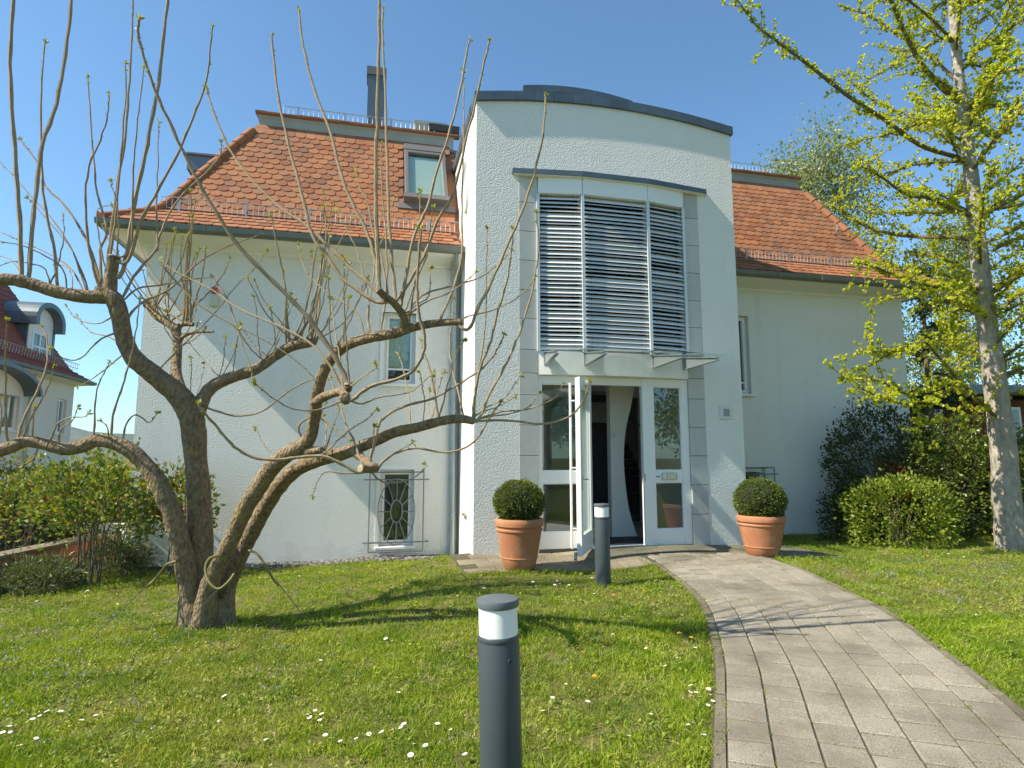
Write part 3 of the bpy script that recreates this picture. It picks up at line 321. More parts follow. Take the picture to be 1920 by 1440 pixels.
[(-3.183,5.344,2.144,0.007),(-3.152,5.354,2.225,0.0068),(-3.006,5.397,2.427,0.0062),(-2.773,5.476,2.744,0.0053),(-2.621,5.542,3.017,0.0046),(-2.457,5.603,3.246,0.0039),(-2.38,5.644,3.419,0.0035)],
[(-3.093,5.56,2.096,0.0115),(-3.122,5.557,2.105,0.0114),(-2.874,5.513,1.917,0.0103),(-2.67,5.475,1.841,0.0095),(-2.471,5.436,1.799,0.0088),(-2.23,5.385,1.843,0.0079),(-2.024,5.328,1.982,0.007),(-1.785,5.263,2.102,0.006),(-1.532,5.201,2.118,0.0051),(-1.38,5.16,2.056,0.0045)],
[(-2.731,5.3,3.072,0.0095),(-2.555,5.263,2.839,0.0081),(-2.455,5.226,2.635,0.007),(-2.349,5.176,2.386,0.0057),(-2.25,5.132,2.192,0.0046),(-2.206,5.1,2.049,0.0038)],
[(-3.138,5.2,3.154,0.0093),(-2.836,5.209,2.824,0.0081),(-2.546,5.218,2.633,0.007),(-2.164,5.23,2.444,0.0058),(-1.878,5.241,2.256,0.0048),(-1.685,5.25,2.067,0.004)]]
GINKGO=[[(7.204,8.9,0.008,0.2469),(7.2,8.9,0.195,0.202),(7.176,8.88,0.801,0.1792),(7.182,8.86,1.492,0.1639),(7.149,8.84,2.273,0.1524),(7.101,8.82,3.147,0.1372),(7.059,8.8,3.957,0.1258),(7.042,8.78,4.781,0.1107),(7.024,8.76,5.62,0.0957),(6.999,8.74,6.388,0.0845),(6.956,8.72,7.168,0.0733),(6.938,8.7,8.052,0.0658),(6.962,8.68,9.139,0.0547),(7.064,8.66,10.928,0.0261)],
[(6.934,8.75,5.959,0.0369),(6.713,8.7,6.002,0.034),(6.096,8.5,6.065,0.0307),(5.41,8.2,6.286,0.0266),(4.746,7.95,6.499,0.0239),(4.139,7.75,6.806,0.0205),(3.643,7.6,7.055,0.0165),(3.285,7.5,7.255,0.0117),(3.009,7.4,7.567,0.0071)],
[(6.932,8.72,6.902,0.0586),(6.65,8.65,7.078,0.0545),(6.278,8.5,7.284,0.0332),(5.928,8.3,7.574,0.028),(5.627,8.1,7.892,0.0244),(5.338,7.9,8.276,0.019)],
[(7.005,8.77,5.072,0.0369),(6.637,8.65,5.105,0.0312),(6.112,8.4,5.186,0.0253),(5.56,8.1,5.106,0.0195),(5.076,7.9,5.285,0.0143),(4.603,7.7,5.377,0.0093)],
[(7.078,8.78,4.655,0.0317),(6.79,8.9,4.784,0.0289),(6.483,9.1,4.86,0.0274),(6.159,9.3,4.98,0.0252),(5.759,9.4,5.153,0.0226),(5.445,9.5,5.467,0.0172),(5.312,9.55,5.72,0.0115)],
[(7.119,8.8,3.916,0.0318),(6.574,8.6,3.939,0.0259),(6.003,8.3,3.828,0.021),(5.461,8.1,3.869,0.0166),(4.908,7.9,3.994,0.0124),(4.494,7.8,4.035,0.0084)],
[(7.084,8.8,3.548,0.0291),(6.927,9,3.679,0.0244),(6.679,9.2,3.9,0.021),(6.32,9.4,4.042,0.0158),(5.949,9.5,3.981,0.0114)],
[(7.244,8.86,1.881,0.0267),(6.87,8.7,2.143,0.0241),(6.37,8.5,2.506,0.0215),(6.025,8.4,2.835,0.0172),(5.786,8.3,3.045,0.013)],
[(6.37,8.5,2.506,0.0205),(5.842,8.3,2.384,0.017),(5.367,8.15,2.293,0.0137),(4.925,8,2.442,0.0106),(4.512,7.9,2.451,0.0071),(4.315,7.85,2.445,0.0047)],
[(6.404,8.5,2.468,0.0205),(5.835,8.2,2.27,0.0158),(5.292,8,2.135,0.0125),(4.847,7.9,2.217,0.0095),(4.551,7.8,2.312,0.0066),(4.359,7.8,2.256,0.0047)],
[(5.837,8.32,3.049,0.013),(5.452,8.2,2.951,0.0109),(5.085,8.1,2.799,0.0097),(4.759,8,2.623,0.0067),(4.637,8,2.608,0.0048)],
[(5.452,8.2,2.951,0.0099),(5.125,8.1,2.858,0.0088),(4.849,8,2.877,0.0072),(4.788,8,3.023,0.0058),(4.824,8,3.221,0.0039)],
[(5.369,8.15,2.315,0.0108),(5.729,8.3,1.926,0.012),(6.17,8.4,1.932,0.0121),(6.626,8.5,2.013,0.0123)],
[(6.332,8.5,2.506,0.0179),(6.394,8.5,2.775,0.0153),(6.431,8.5,2.929,0.0123),(6.407,8.5,3.084,0.0072)],
[(7.224,8.78,5.161,0.0317),(7.403,8.5,5.206,0.0256),(7.721,8.3,5.4,0.02),(8.166,8.1,5.542,0.0146)],
[(7.163,8.76,5.964,0.0264),(7.347,8.6,6.222,0.0228),(7.623,8.4,6.616,0.0182),(8.04,8.2,6.993,0.0128)],
[(7.196,8.84,2.749,0.0266),(7.385,8.8,2.983,0.0212),(7.591,8.7,3.124,0.0178),(7.985,8.6,3.262,0.0129)],
[(7.276,8.8,4.537,0.0265),(7.859,9.1,4.817,0.0241),(8.559,9.4,5.018,0.0198),(9.5,9.7,5.506,0.0146)],
[(6.999,8.74,6.388,0.0263),(7.387,8.9,7.196,0.0236),(7.929,9.1,8.073,0.0197),(8.539,9.3,8.997,0.0146),(8.771,9.3,9.491,0.0112)],
[(6.956,8.72,7.168,0.0262),(6.792,9,7.814,0.0227),(6.516,9.3,8.412,0.019),(6.202,9.6,9.04,0.0144),(5.778,9.8,9.405,0.0094)],
[(6.999,8.75,6.046,0.0263),(6.842,9.1,6.592,0.0219),(6.634,9.5,7.153,0.0183),(6.307,9.8,7.581,0.0142),(5.99,10,8.114,0.0096)],
[(7.079,8.8,3.916,0.0265),(7.06,9.2,4.418,0.0221),(6.944,9.6,4.729,0.0185),(6.716,9.9,4.927,0.0131)],
[(7.08,8.8,3.507,0.0238),(7.166,8.5,3.633,0.0184),(7.234,8.2,3.784,0.0128)],
[(6.922,8.7,7.871,0.0262),(6.318,8.4,8.087,0.0202),(5.799,8.2,8.275,0.0148),(5.302,8,8.534,0.0096)],
[(6.938,8.7,8.234,0.0262),(7.173,8.5,8.616,0.0205),(7.46,8.3,8.98,0.015)]]
CUTS=[[(-3.515,5.14,3.182,0.0569)],
[(-0.896,3.96,2.543,0.0263)],
[(-1.119,4.02,1.819,0.0285)],
[(-1.058,4.28,1.351,0.0303)],
[(-1.133,4.14,1.923,0.0293)],
[(-0.352,4.15,2.374,0.0275)]]
DAISIES=[(-2.584,3.304),(-2.573,3.43),(-2.582,3.497),(-2.565,3.531),(-2.48,3.497),(-2.391,3.217),(-2.382,3.107),(-2.575,3.245),(-2.638,3.353),(-1.105,3.44),(-1.072,3.472),(-1.017,3.435),(-1.0,3.336),(-1.058,3.384),(-0.83,3.124),(-0.917,3.154),(-0.882,3.125),(-0.759,3.151),(-0.713,3.178),(-0.64,3.206),(-0.605,3.235),(-0.557,3.264),(-0.548,3.294),(-0.382,3.275),(-0.309,3.233),(-0.475,3.094),(-0.407,3.067),(-0.466,2.966),(-0.209,2.965),(-0.545,3.823),(-0.665,3.693),(-0.178,3.551),(-1.665,3.719),(-1.855,4.489),(-1.33,4.347),(-0.951,4.779),(1.059,3.714),(1.051,3.638),(1.059,3.594),(1.135,3.681),(1.122,3.621),(1.106,3.528),(1.212,3.687),(1.102,3.427),(1.056,3.462),(1.006,3.64),(0.735,3.389),(0.568,3.14),(0.901,3.259),(0.941,3.147),(0.227,3.612),(0.145,3.478),(0.173,3.445),(0.945,4.419),(1.003,4.398),(1.114,4.26),(0.996,4.079),(1.29,4.426),(0.767,4.762),(0.892,5.121),(0.411,6.4),(0.477,6.545),(0.492,6.384),(0.557,6.506),(0.431,6.291),(0.366,6.473),(0.588,6.363),(0.794,5.995),(0.905,6.607),(0.87,6.77),(-2.511,7.32),(-2.408,6.782),(-2.018,7.351),(-1.74,7.509),(-1.229,6.386),(-0.498,5.836),(-0.471,6.115),(0.219,6.382),(0.139,6.503),(1.19,6.772),(1.224,6.499),(1.265,6.292),(-4.75,6.99),(-5.018,6.397),(-4.637,6.291),(-4.762,5.987),(-4.029,6.387),(-4.942,6.509),(-2.276,3.497),(-2.307,3.417),(4.751,8.355),(5.535,8.678),(6.343,8.559),(5.865,8.017),(6.119,7.817),(3.286,6.9),(3.466,6.848),(3.53,5.945),(3.629,5.982),(3.583,5.2),(3.035,4.094),(3.601,4.526),(3.838,5.185),(2.958,4.484),(4.28,7.894),(5.276,7.961),(5.818,8.239),(5.552,7.263),(3.074,7.228),(-1.672,6.312),(-0.162,6.303),(-0.285,6.056),(0.414,3.536),(0.322,3.831),(0.0,3.767),(-1.563,3.409),(-1.198,3.139),(-2.008,3.64)]
DANDELIONS=[(-0.266,5.672),(0.518,4.884),(0.474,4.315),(0.508,3.901),(1.263,4.718),(1.322,4.647),(1.259,3.912),(0.958,5.844),(1.276,6.048),(3.04,4.767),(3.027,5.039),(1.192,3.56),(5.645,7.999),(5.41,8.058),(4.907,8.141),(6.208,8.477),(-5.279,7.429),(-3.273,5.286)]
# ------------------------------------------------------------------ materials
def srgb(r, g, b): return tuple(((c/255)/12.92 if c/255 <= .04045 else ((c/255+.055)/1.055)**2.4) for c in (r, g, b))
class NT:
    def __init__(s, name):
        s.m = bpy.data.materials.new(name); s.m.use_nodes = True; s.t = s.m.node_tree; s.t.nodes.clear()
        s.out = s.n('ShaderNodeOutputMaterial'); s.co = s.n('ShaderNodeTexCoord')
    def n(s, k, **kw):
        nd = s.t.nodes.new(k)
        for a, b in kw.items(): setattr(nd, a, b)
        return nd
    def l(s, a, b): s.t.links.new(a, b)
    def noise(s, scale, detail=4, rough=.55, vec=None, coord='Object', stretch=None):
        nd = s.n('ShaderNodeTexNoise'); nd.inputs['Scale'].default_value = scale; nd.inputs['Detail'].default_value = detail; nd.inputs['Roughness'].default_value = rough
        v = vec or s.co.outputs[coord]
        if stretch:
            mp = s.n('ShaderNodeMapping'); mp.inputs['Scale'].default_value = stretch; s.l(v, mp.inputs[0]); v = mp.outputs[0]
        s.l(v, nd.inputs['Vector']); return nd.outputs[0]
    def ramp(s, fac, stops):
        r = s.n('ShaderNodeValToRGB'); e = r.color_ramp.elements
        while len(e) < len(stops): e.new(.5)
        for el, (p, c) in zip(e, stops): el.position = p; el.color = (*c, 1) if len(c) == 3 else c
        s.l(fac, r.inputs[0]); return r.outputs[0]
    def mix(s, fac, a, b, mode='MIX'):
        m = s.n('ShaderNodeMix', data_type='RGBA', blend_type=mode)
        for v, i in ((fac, 0), (a, 6), (b, 7)):
            if hasattr(v, 'node'): s.l(v, m.inputs[i])
            elif i == 0: m.inputs[0].default_value = v
            else: m.inputs[i].default_value = (*v, 1)
        return m.outputs[2]
    def math(s, op, a, b=0):
        m = s.n('ShaderNodeMath', operation=op)
        for v, i in ((a, 0), (b, 1)):
            if hasattr(v, 'node'): s.l(v, m.inputs[i])
            else: m.inputs[i].default_value = v
        return m.outputs[0]
    def bump(s, hgt, strength=.5, dist=.01, prev=None):
        b = s.n('ShaderNodeBump'); b.inputs['Strength'].default_value = strength; b.inputs['Distance'].default_value = dist
        s.l(hgt, b.inputs['Height'])
        if prev is not None: s.l(prev, b.inputs['Normal'])
        return b.outputs[0]
    def principled(s, base, rough=.6, metal=0, spec=.5, normal=None, **kw):
        p = s.n('ShaderNodeBsdfPrincipled')
        for v, k in ((base, 'Base Color'), (rough, 'Roughness'), (metal, 'Metallic'), (spec, 'Specular IOR Level')):
            if hasattr(v, 'node'): s.l(v, p.inputs[k])
            else: p.inputs[k].default_value = (*v, 1) if isinstance(v, tuple) else v
        if normal is not None: s.l(normal, p.inputs['Normal'])
        for k, v in kw.items(): p.inputs[k].default_value = v
        s.l(p.outputs[0], s.out.inputs[0]); return p
def plain(name, c, rough=.5, metal=0, spec=.5, var=.12, vs=3., bs=0, bst=.3, bd=.004, rnd=0):
    t = NT(name); f = t.noise(vs, 5)
    b = t.mix(f, tuple(x*(1-var) for x in c), tuple(min(1, x*(1+var)) for x in c))
    if rnd:
        oi = t.n('ShaderNodeObjectInfo'); k = t.math('ADD', t.math('MULTIPLY', oi.outputs['Random'], 2*rnd), 1-rnd)
        hs = t.n('ShaderNodeHueSaturation'); t.l(k, hs.inputs['Value']); t.l(b, hs.inputs['Color']); b = hs.outputs[0]
    nrm = t.bump(t.noise(bs, 4), bst, bd) if bs else None
    t.principled(b, rough, metal, spec, nrm); return t.m
def stucco(name, c, fine=1.):
    t = NT(name)
    big = t.noise(.9, 5); b = t.mix(big, tuple(x*.94 for x in c), c)
    streak = t.noise(1.2, 5, stretch=(3.5, 3.5, .3)); b = t.mix(t.ramp(streak, [(.56, (0,0,0)), (.85, (.4,.4,.4))]), b, tuple(x*.72 for x in c))
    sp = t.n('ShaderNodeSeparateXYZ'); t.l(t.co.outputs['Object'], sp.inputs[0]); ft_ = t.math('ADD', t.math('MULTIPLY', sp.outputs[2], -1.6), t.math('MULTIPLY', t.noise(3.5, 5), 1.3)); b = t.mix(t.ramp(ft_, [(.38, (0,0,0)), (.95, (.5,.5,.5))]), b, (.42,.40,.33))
    vo = t.n('ShaderNodeTexVoronoi'); vo.inputs['Scale'].default_value = 56; vo.inputs['Randomness'].default_value = 1; t.l(t.co.outputs['Object'], vo.inputs['Vector'])
    a = t.math('ADD', t.math('MULTIPLY', vo.outputs[0], -1.), t.math('MULTIPLY', t.noise(80, 3), .5))
    wav = t.noise(.8, 2)
    nrm = t.bump(a, .8*fine, .0095); nrm = t.bump(wav, .35, .02, nrm)
    t.principled(b, .9, 0, .2, nrm); return t.m
def leafmat(name, stops, trans=.35, rough=.45, spec=.35, gain=1.):
    """leaf colour differs leaf by leaf; some light passes through"""
    t = NT(name); g = t.n('ShaderNodeNewGeometry')
    c = t.ramp(g.outputs['Random Per Island'], stops)
    big = t.noise(2.2, 2, coord='Object'); c = t.mix(t.ramp(big, [(.35, (0,0,0)), (.7, (1,1,1))]), t.mix(1., c, (.8,.82,.8), 'MULTIPLY'), c)
    p = t.n('ShaderNodeBsdfPrincipled'); t.l(c, p.inputs['Base Color']); p.inputs['Roughness'].default_value = rough; p.inputs['Specular IOR Level'].default_value = spec
    tr = t.n('ShaderNodeBsdfTranslucent'); t.l(t.mix(1., c, (1.25, 1.2, .55), 'MULTIPLY'), tr.inputs[0])
    mx = t.n('ShaderNodeMixShader'); mx.inputs[0].default_value = trans; t.l(p.outputs[0], mx.inputs[1]); t.l(tr.outputs[0], mx.inputs[2]); t.l(mx.outputs[0], t.out.inputs[0])
    return t.m
def glass(name, tint=(.9,.95,.93), rough=0., refl=(.95,.97,.97)):
    t = NT(name); fr = t.n('ShaderNodeFresnel'); ge = t.n('ShaderNodeNewGeometry'); t.l(t.math('ADD', 1.52, t.math('MULTIPLY', ge.outputs['Backfacing'], 1/1.52-1.52)), fr.inputs[0])
    tr = t.n('ShaderNodeBsdfTransparent'); tr.inputs[0].default_value = (*tint, 1)
    gl = t.n('ShaderNodeBsdfGlossy'); gl.inputs['Roughness'].default_value = rough; gl.inputs[0].default_value = (*refl, 1)
    k = t.math('MINIMUM', t.math('ADD', t.math('MULTIPLY', fr.outputs[0], 1.25), .015), 1)
    mx = t.n('ShaderNodeMixShader'); t.l(k, mx.inputs[0]); t.l(tr.outputs[0], mx.inputs[1]); t.l(gl.outputs[0], mx.inputs[2]); t.l(mx.outputs[0], t.out.inputs[0])
    return t.m
def bark(name, c1, c2, lichen=None, sc=26, stretch=(1,1,.25), bst=.9, bd=.02):
    t = NT(name); n1 = t.noise(sc, 6, .65, stretch=stretch); n2 = t.noise(3, 4)
    c = t.mix(t.ramp(n1, [(.3, (0,0,0)), (.7, (1,1,1))]), c1, c2); c = t.mix(t.math('MULTIPLY', n2, .5), c, tuple(x*.6 for x in c1))
    if lichen: c = t.mix(t.ramp(t.noise(9, 5), [(.56, (0,0,0)), (.7, (.7,.7,.7))]), c, lichen)
    vo = t.n('ShaderNodeTexVoronoi'); vo.inputs['Scale'].default_value = sc*1.3
    mp = t.n('ShaderNodeMapping'); mp.inputs['Scale'].default_value = stretch; t.l(t.co.outputs['Object'], mp.inputs[0]); t.l(mp.outputs[0], vo.inputs['Vector'])
    t.principled(c, .9, 0, .15, t.bump(t.math('ADD', n1, t.math('MULTIPLY', vo.outputs[0], .6)), bst, bd)); return t.m
M = {}
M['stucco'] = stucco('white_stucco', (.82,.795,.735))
M['smooth_white'] = plain('white_render', (.80,.79,.745), .8, var=.04, vs=1.5, bs=60, bst=.2, bd=.002)
M['white_paint'] = plain('white_paint', (.82,.81,.775), .35, var=.03)
M['stone'] = plain('pale_limestone', (.50,.49,.45), .8, var=.14, vs=7, bs=90, bst=.3, bd=.003, rnd=.09)
M['zinc'] = plain('weathered_zinc', (.13,.155,.165), .45, metal=.6, var=.25, vs=4, rnd=.1)
M['gutter'] = plain('patinated_gutter', (.17,.175,.145), .5, metal=.4, var=.25, vs=5)
M['pipe'] = plain('galvanised_pipe', (.42,.44,.44), .45, metal=.7, var=.15, vs=6)
M['grille'] = plain('grey_grille_paint', (.20,.21,.215), .45, metal=.4, var=.1)
M['alu'] = plain('brushed_aluminium', (.66,.68,.67), .42, metal=.3, var=.08)
M['slat'] = plain('silver_slat', (.72,.71,.67), .45, metal=.1, var=.05, rnd=.06)
M['concrete_band'] = plain('fibre_cement', (.33,.335,.30), .8, var=.22, vs=3)
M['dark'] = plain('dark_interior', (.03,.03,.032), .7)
M['roomdark'] = plain('darkened_room_plaster', (.16,.15,.14), .9)  # dimness of unlit rooms put into the plaster colour
M['brownmetal'] = plain('brown_metal', (.17,.155,.145), .5, metal=.2, var=.1)
M['plinth'] = plain('dark_plinth', (.10,.10,.10), .9, var=.3, vs=8)
M['glass'] = glass('window_glass')
M['glass_bay'] = glass('coated_bay_glass', (.5,.5,.47), 0., (.22,.21,.19))
M['glass_dark'] = glass('tinted_glass', (.55,.62,.6))
M['shade_blind'] = plain('pale_green_blind', (.46,.53,.48), .6, var=.05)
M['steel'] = plain('stainless_steel', (.46,.46,.42), .3, metal=.9, var=.1)
M['red'] = plain('red_plastic', (.55,.05,.06), .35, var=.05)
M['beige'] = plain('beige_plastic', (.55,.53,.42), .5, var=.06)
M['grey_sign'] = plain('grey_plate', (.30,.31,.33), .5, var=.05)
M['darkfloor'] = plain('dark_floor_tiles', (.10,.10,.095), .25, var=.2, vs=4)
M['hallfloor'] = plain('lightened_hall_tiles', (.36,.345,.31), .3, var=.2, vs=4)  # tiles lightened beyond their own grey to brighten the hall
M['slate'] = plain('dark_stair_stone', (.06,.06,.06), .45, var=.2)
def tilemat():
    t = NT('clay_roof_tile'); oi = t.n('ShaderNodeObjectInfo'); g = t.n('ShaderNodeNewGeometry')
    rnd = t.math('FRACT', t.math('ADD', oi.outputs['Random'], g.outputs['Random Per Island']))
    c = t.ramp(rnd, [(0, (.25,.09,.04)), (.3, (.34,.132,.056)), (.65, (.39,.16,.068)), (.88, (.33,.15,.075)), (1, (.19,.09,.05))])
    c = t.mix(t.ramp(t.noise(40, 5), [(.45, (0,0,0)), (.8, (.6,.6,.6))]), c, (.15,.09,.065))
    c = t.mix(t.ramp(t.noise(1.3, 5, .6, vec=g.outputs['Position']), [(.45, (0,0,0)), (.75, (.55,.55,.55))]), c, (.17,.10,.068))
    c = t.mix(t.ramp(t.noise(16, 4, vec=g.outputs['Position']), [(.66, (0,0,0)), (.74, (.6,.6,.6))]), c, (.30,.27,.19))
    t.principled(c, .82, 0, .25, t.bump(t.noise(70, 4), .35, .003)); return t.m
M['tile'] = tilemat()
M['terracotta'] = None
def terracotta():
    t = NT('terracotta'); c = t.mix(t.noise(4, 5), (.35,.135,.058), (.45,.195,.095))
    c = t.mix(t.ramp(t.noise(7, 6), [(.5, (0,0,0)), (.75, (.45,.45,.45))]), c, (.55,.34,.22))
    sp = t.n('ShaderNodeSeparateXYZ'); t.l(t.co.outputs['Object'], sp.inputs[0])
    rim = t.ramp(t.math('ADD', sp.outputs[2], t.math('MULTIPLY', t.noise(14, 4), .12)), [(.56, (0,0,0)), (.68, (.8,.8,.8))])
    c = t.mix(rim, c, (.30,.19,.11)); t.principled(c, .8, 0, .25, t.bump(t.noise(60, 4), .3, .003)); return t.m
M['terracotta'] = terracotta()
def pavermat(name, c, dirt, wear=.5):
    t = NT(name); oi = t.n('ShaderNodeObjectInfo'); g = t.n('ShaderNodeNewGeometry')
    c0 = t.mix(oi.outputs['Random'], tuple(x*.86 for x in c), tuple(x*1.1 for x in c))
    sp = t.ramp(t.noise(190, 3, vec=g.outputs['Position']), [(.34, (.35,.33,.30)), (.5, (1,1,1)), (.66, (1.35,1.3,1.22))]); c1 = t.mix(1., c0, sp, 'MULTIPLY')
    st = t.ramp(t.noise(1.7, 6, .65, vec=g.outputs['Position']), [(.44, (0,0,0)), (.70, (wear,)*3)]); c1 = t.mix(st, c1, dirt)
    t.principled(c1, .88, 0, .25, t.bump(t.noise(260, 3, vec=g.outputs['Position']), .5, .003)); return t.m
M['paver'] = pavermat('concrete_paver', (.285,.256,.20), (.125,.105,.075), .85)
M['kerb'] = pavermat('dirty_kerb', (.20,.175,.13), (.08,.066,.045), .9)
M['landing'] = pavermat('weathered_slab', (.24,.205,.145), (.10,.085,.055), .8)
M['joint'] = plain('sandy_joint', (.07,.062,.034), .95, var=.4, vs=14, bs=120, bst=.5)  # sandy joint, darkened further for the shadow its shallow gaps lack
M['anthracite'] = plain('anthracite_paint', (.052,.065,.072), .38, spec=.4, var=.1, vs=8, bs=400, bst=.12, bd=.001)
M['cap'] = plain('grey_cap_paint', (.105,.12,.13), .42, spec=.4, var=.2, vs=14)
M['opal'] = None
def opal():
    t = NT('opal_diffuser'); p = t.principled((.86,.86,.83), .3, 0, .5); p.inputs['Subsurface Weight'].default_value = .3; p.inputs['Subsurface Radius'].default_value = (.03,.03,.03); return t.m
M['opal'] = opal()
M['bark'] = bark('grey_brown_bark', (.14,.098,.058), (.47,.35,.215), (.32,.26,.09), 34, (1,1,.55), 1., .03)
M['shoot'] = bark('tan_shoot_bark', (.27,.20,.12), (.46,.36,.23), None, 60, (1,1,.5), .4, .004)
M['cutwood'] = plain('cut_wood', (.42,.33,.21), .8, var=.3, vs=30)
M['gbark'] = bark('pale_ginkgo_bark', (.27,.235,.185), (.56,.50,.40), None, 20, (1,1,.4), 1., .03)
M['gtwig'] = bark('ginkgo_twig', (.12,.09,.05), (.22,.17,.10), None, 40, (1,1,1), .5, .006)
M['birchbark'] = bark('birch_bark', (.62,.60,.56), (.78,.77,.74), (.08,.07,.06), 9, (1,1,3), .3, .006)
M['bud'] = leafmat('young_bud_leaf', [(0,(.22,.26,.03)), (.5,(.36,.38,.05)), (1,(.46,.44,.10))], .35)
M['ginkgo'] = leafmat('ginkgo_leaf', [(0,(.36,.45,.02)), (.35,(.52,.58,.03)), (.7,(.64,.65,.05)), (1,(.70,.66,.11))], .5)
M['birchleaf'] = leafmat('birch_leaf', [(0,(.16,.21,.06)), (.6,(.26,.31,.09)), (1,(.38,.40,.16))], .4)
M['box'] = leafmat('boxwood_leaf', [(0,(.06,.095,.012)), (.6,(.13,.175,.024)), (1,(.25,.28,.055))], .3, .42)
M['boxcore'] = plain('boxwood_shade', (.012,.02,.006), .9)  # near-black colour stands in for the shade between leaves
M['hedge'] = leafmat('evergreen_leaf', [(0,(.03,.05,.010)), (.6,(.055,.08,.016)), (1,(.10,.125,.025))], .22, .4)
M['lime'] = leafmat('lime_shrub_leaf', [(0,(.13,.20,.018)), (.6,(.22,.29,.03)), (1,(.32,.37,.05))], .35, .42)
M['mid'] = leafmat('glossy_shrub_leaf', [(0,(.055,.09,.012)), (.6,(.13,.18,.022)), (1,(.25,.28,.04))], .3, .36, .5)
M['rose'] = leafmat('rose_leaf', [(0,(.08,.135,.022)), (.45,(.17,.23,.035)), (.86,(.28,.30,.05)), (.95,(.40,.25,.05)), (1,(.33,.08,.04))], .38)
M['redtwig'] = leafmat('red_leaf', [(0,(.20,.035,.015)), (1,(.36,.08,.03))], .3)
M['lavender'] = leafmat('grey_green_needle', [(0,(.08,.11,.04)), (1,(.19,.22,.10))], .25)
M['stem'] = plain('shrub_stem', (.13,.10,.06), .9, var=.3, vs=12)
M['soil'] = plain('soil', (.05,.038,.025), .95, var=.4, vs=20, bs=60, bst=.6)
M['strap_y'] = plain('yellow_green_hose', (.17,.15,.035), .5, var=.2, vs=20)
M['wire'] = plain('twisted_wire', (.10,.11,.12), .4, metal=.6)
M['gravel'] = None
def gravelmat():
    t = NT('grey_gravel'); g = t.n('ShaderNodeNewGeometry'); c = t.ramp(g.outputs['Random Per Island'], [(0,(.06,.055,.05)), (.6,(.15,.14,.12)), (1,(.27,.25,.22))])
    t.principled(c, .9, 0, .2, t.bump(t.noise(60, 3), .4, .004)); return t.m
M['gravel'] = gravelmat()
def groundmat():
    t = NT('lawn_soil'); g = t.n('ShaderNodeNewGeometry')
    c = t.mix(t.ramp(t.noise(.9, 5, vec=g.outputs['Position']), [(.4, (0,0,0)), (.65, (1,1,1))]), (.10,.12,.02), (.17,.15,.05))
    c = t.mix(t.ramp(t.noise(35, 4, vec=g.outputs['Position']), [(.35, (.35,.35,.35)), (.65, (0,0,0))]), c, (.08,.07,.03))
    t.principled(c, .95, 0, .15, t.bump(t.noise(60, 4, vec=g.outputs['Position']), .8, .02)); return t.m
M['ground'] = groundmat()
def grassmat(name, a, b, dry):
    t = NT(name); g = t.n('ShaderNodeNewGeometry'); oi = t.n('ShaderNodeObjectInfo')
    big = t.ramp(t.noise(.75, 5, .6, vec=g.outputs['Position']), [(.36, (0,0,0)), (.66, (1,1,1))])
    r = t.math('FRACT', t.math('ADD', g.outputs['Random Per Island'], oi.outputs['Random']))
    c = t.mix(r, a, b); c = t.mix(t.math('MULTIPLY', t.math('MULTIPLY', big, r), .95), c, dry)
    deep = t.ramp(t.noise(1.6, 5, .6, vec=g.outputs['Position']), [(.42, (0,0,0)), (.62, (.8,.8,.8))]); c = t.mix(deep, c, t.mix(1., c, (.50,.66,.55), 'MULTIPLY'))
    p = t.n('ShaderNodeBsdfPrincipled'); t.l(c, p.inputs['Base Color']); p.inputs['Roughness'].default_value = .55; p.inputs['Specular IOR Level'].default_value = .25
    tr = t.n('ShaderNodeBsdfTranslucent'); t.l(t.mix(1., c, (1.2,1.15,.5), 'MULTIPLY'), tr.inputs[0])
    mx = t.n('ShaderNodeMixShader'); mx.inputs[0].default_value = .35; t.l(p.outputs[0], mx.inputs[1]); t.l(tr.outputs[0], mx.inputs[2]); t.l(mx.outputs[0], t.out.inputs[0]); return t.m
M['grass'] = grassmat('grass_blade', (.12,.225,.006), (.40,.50,.018), (.48,.41,.12))
M['clover'] = grassmat('lawn_weed_leaf', (.16,.24,.022), (.37,.43,.05), (.46,.40,.12))
M['straw'] = plain('dry_blade', (.42,.34,.17), .8, var=.3, vs=9)
M['petal'] = plain('daisy_petal', (.82,.82,.80), .6, var=.03); M['yolk'] = plain('flower_yellow', (.70,.42,.02), .6, var=.1)
M['blueflower'] = leafmat('pale_blue_petal', [(0,(.22,.22,.42)), (1,(.36,.35,.55))], .3)
M['woodwall'] = bark('brown_plank', (.13,.045,.02), (.27,.105,.045), None, 12, (1,1,.15), .3, .004)
M['orange_block'] = plain('orange_block', (.42,.15,.075), .85, var=.2, vs=6, bs=60, bst=.3, rnd=.1)
M['nwall'] = plain('cream_render', (.74,.68,.58), .9, var=.06, vs=1)
M['nroof'] = plain('dull_red_tiles', (.25,.075,.045), .85, var=.25, vs=9, bs=30, bst=.5, bd=.02)
M['forest'] = None
def forestmat():
    t = NT('forest_hill'); g = t.n('ShaderNodeNewGeometry'); c = t.ramp(t.noise(.03, 6, vec=g.outputs['Position']), [(.3, (.035,.055,.02)), (.55, (.06,.085,.03)), (.75, (.11,.11,.06))])
    t.principled(c, .95, 0, .1, t.bump(t.noise(.12, 5, vec=g.outputs['Position']), 1., 6.)); return t.m
M['forest'] = forestmat()
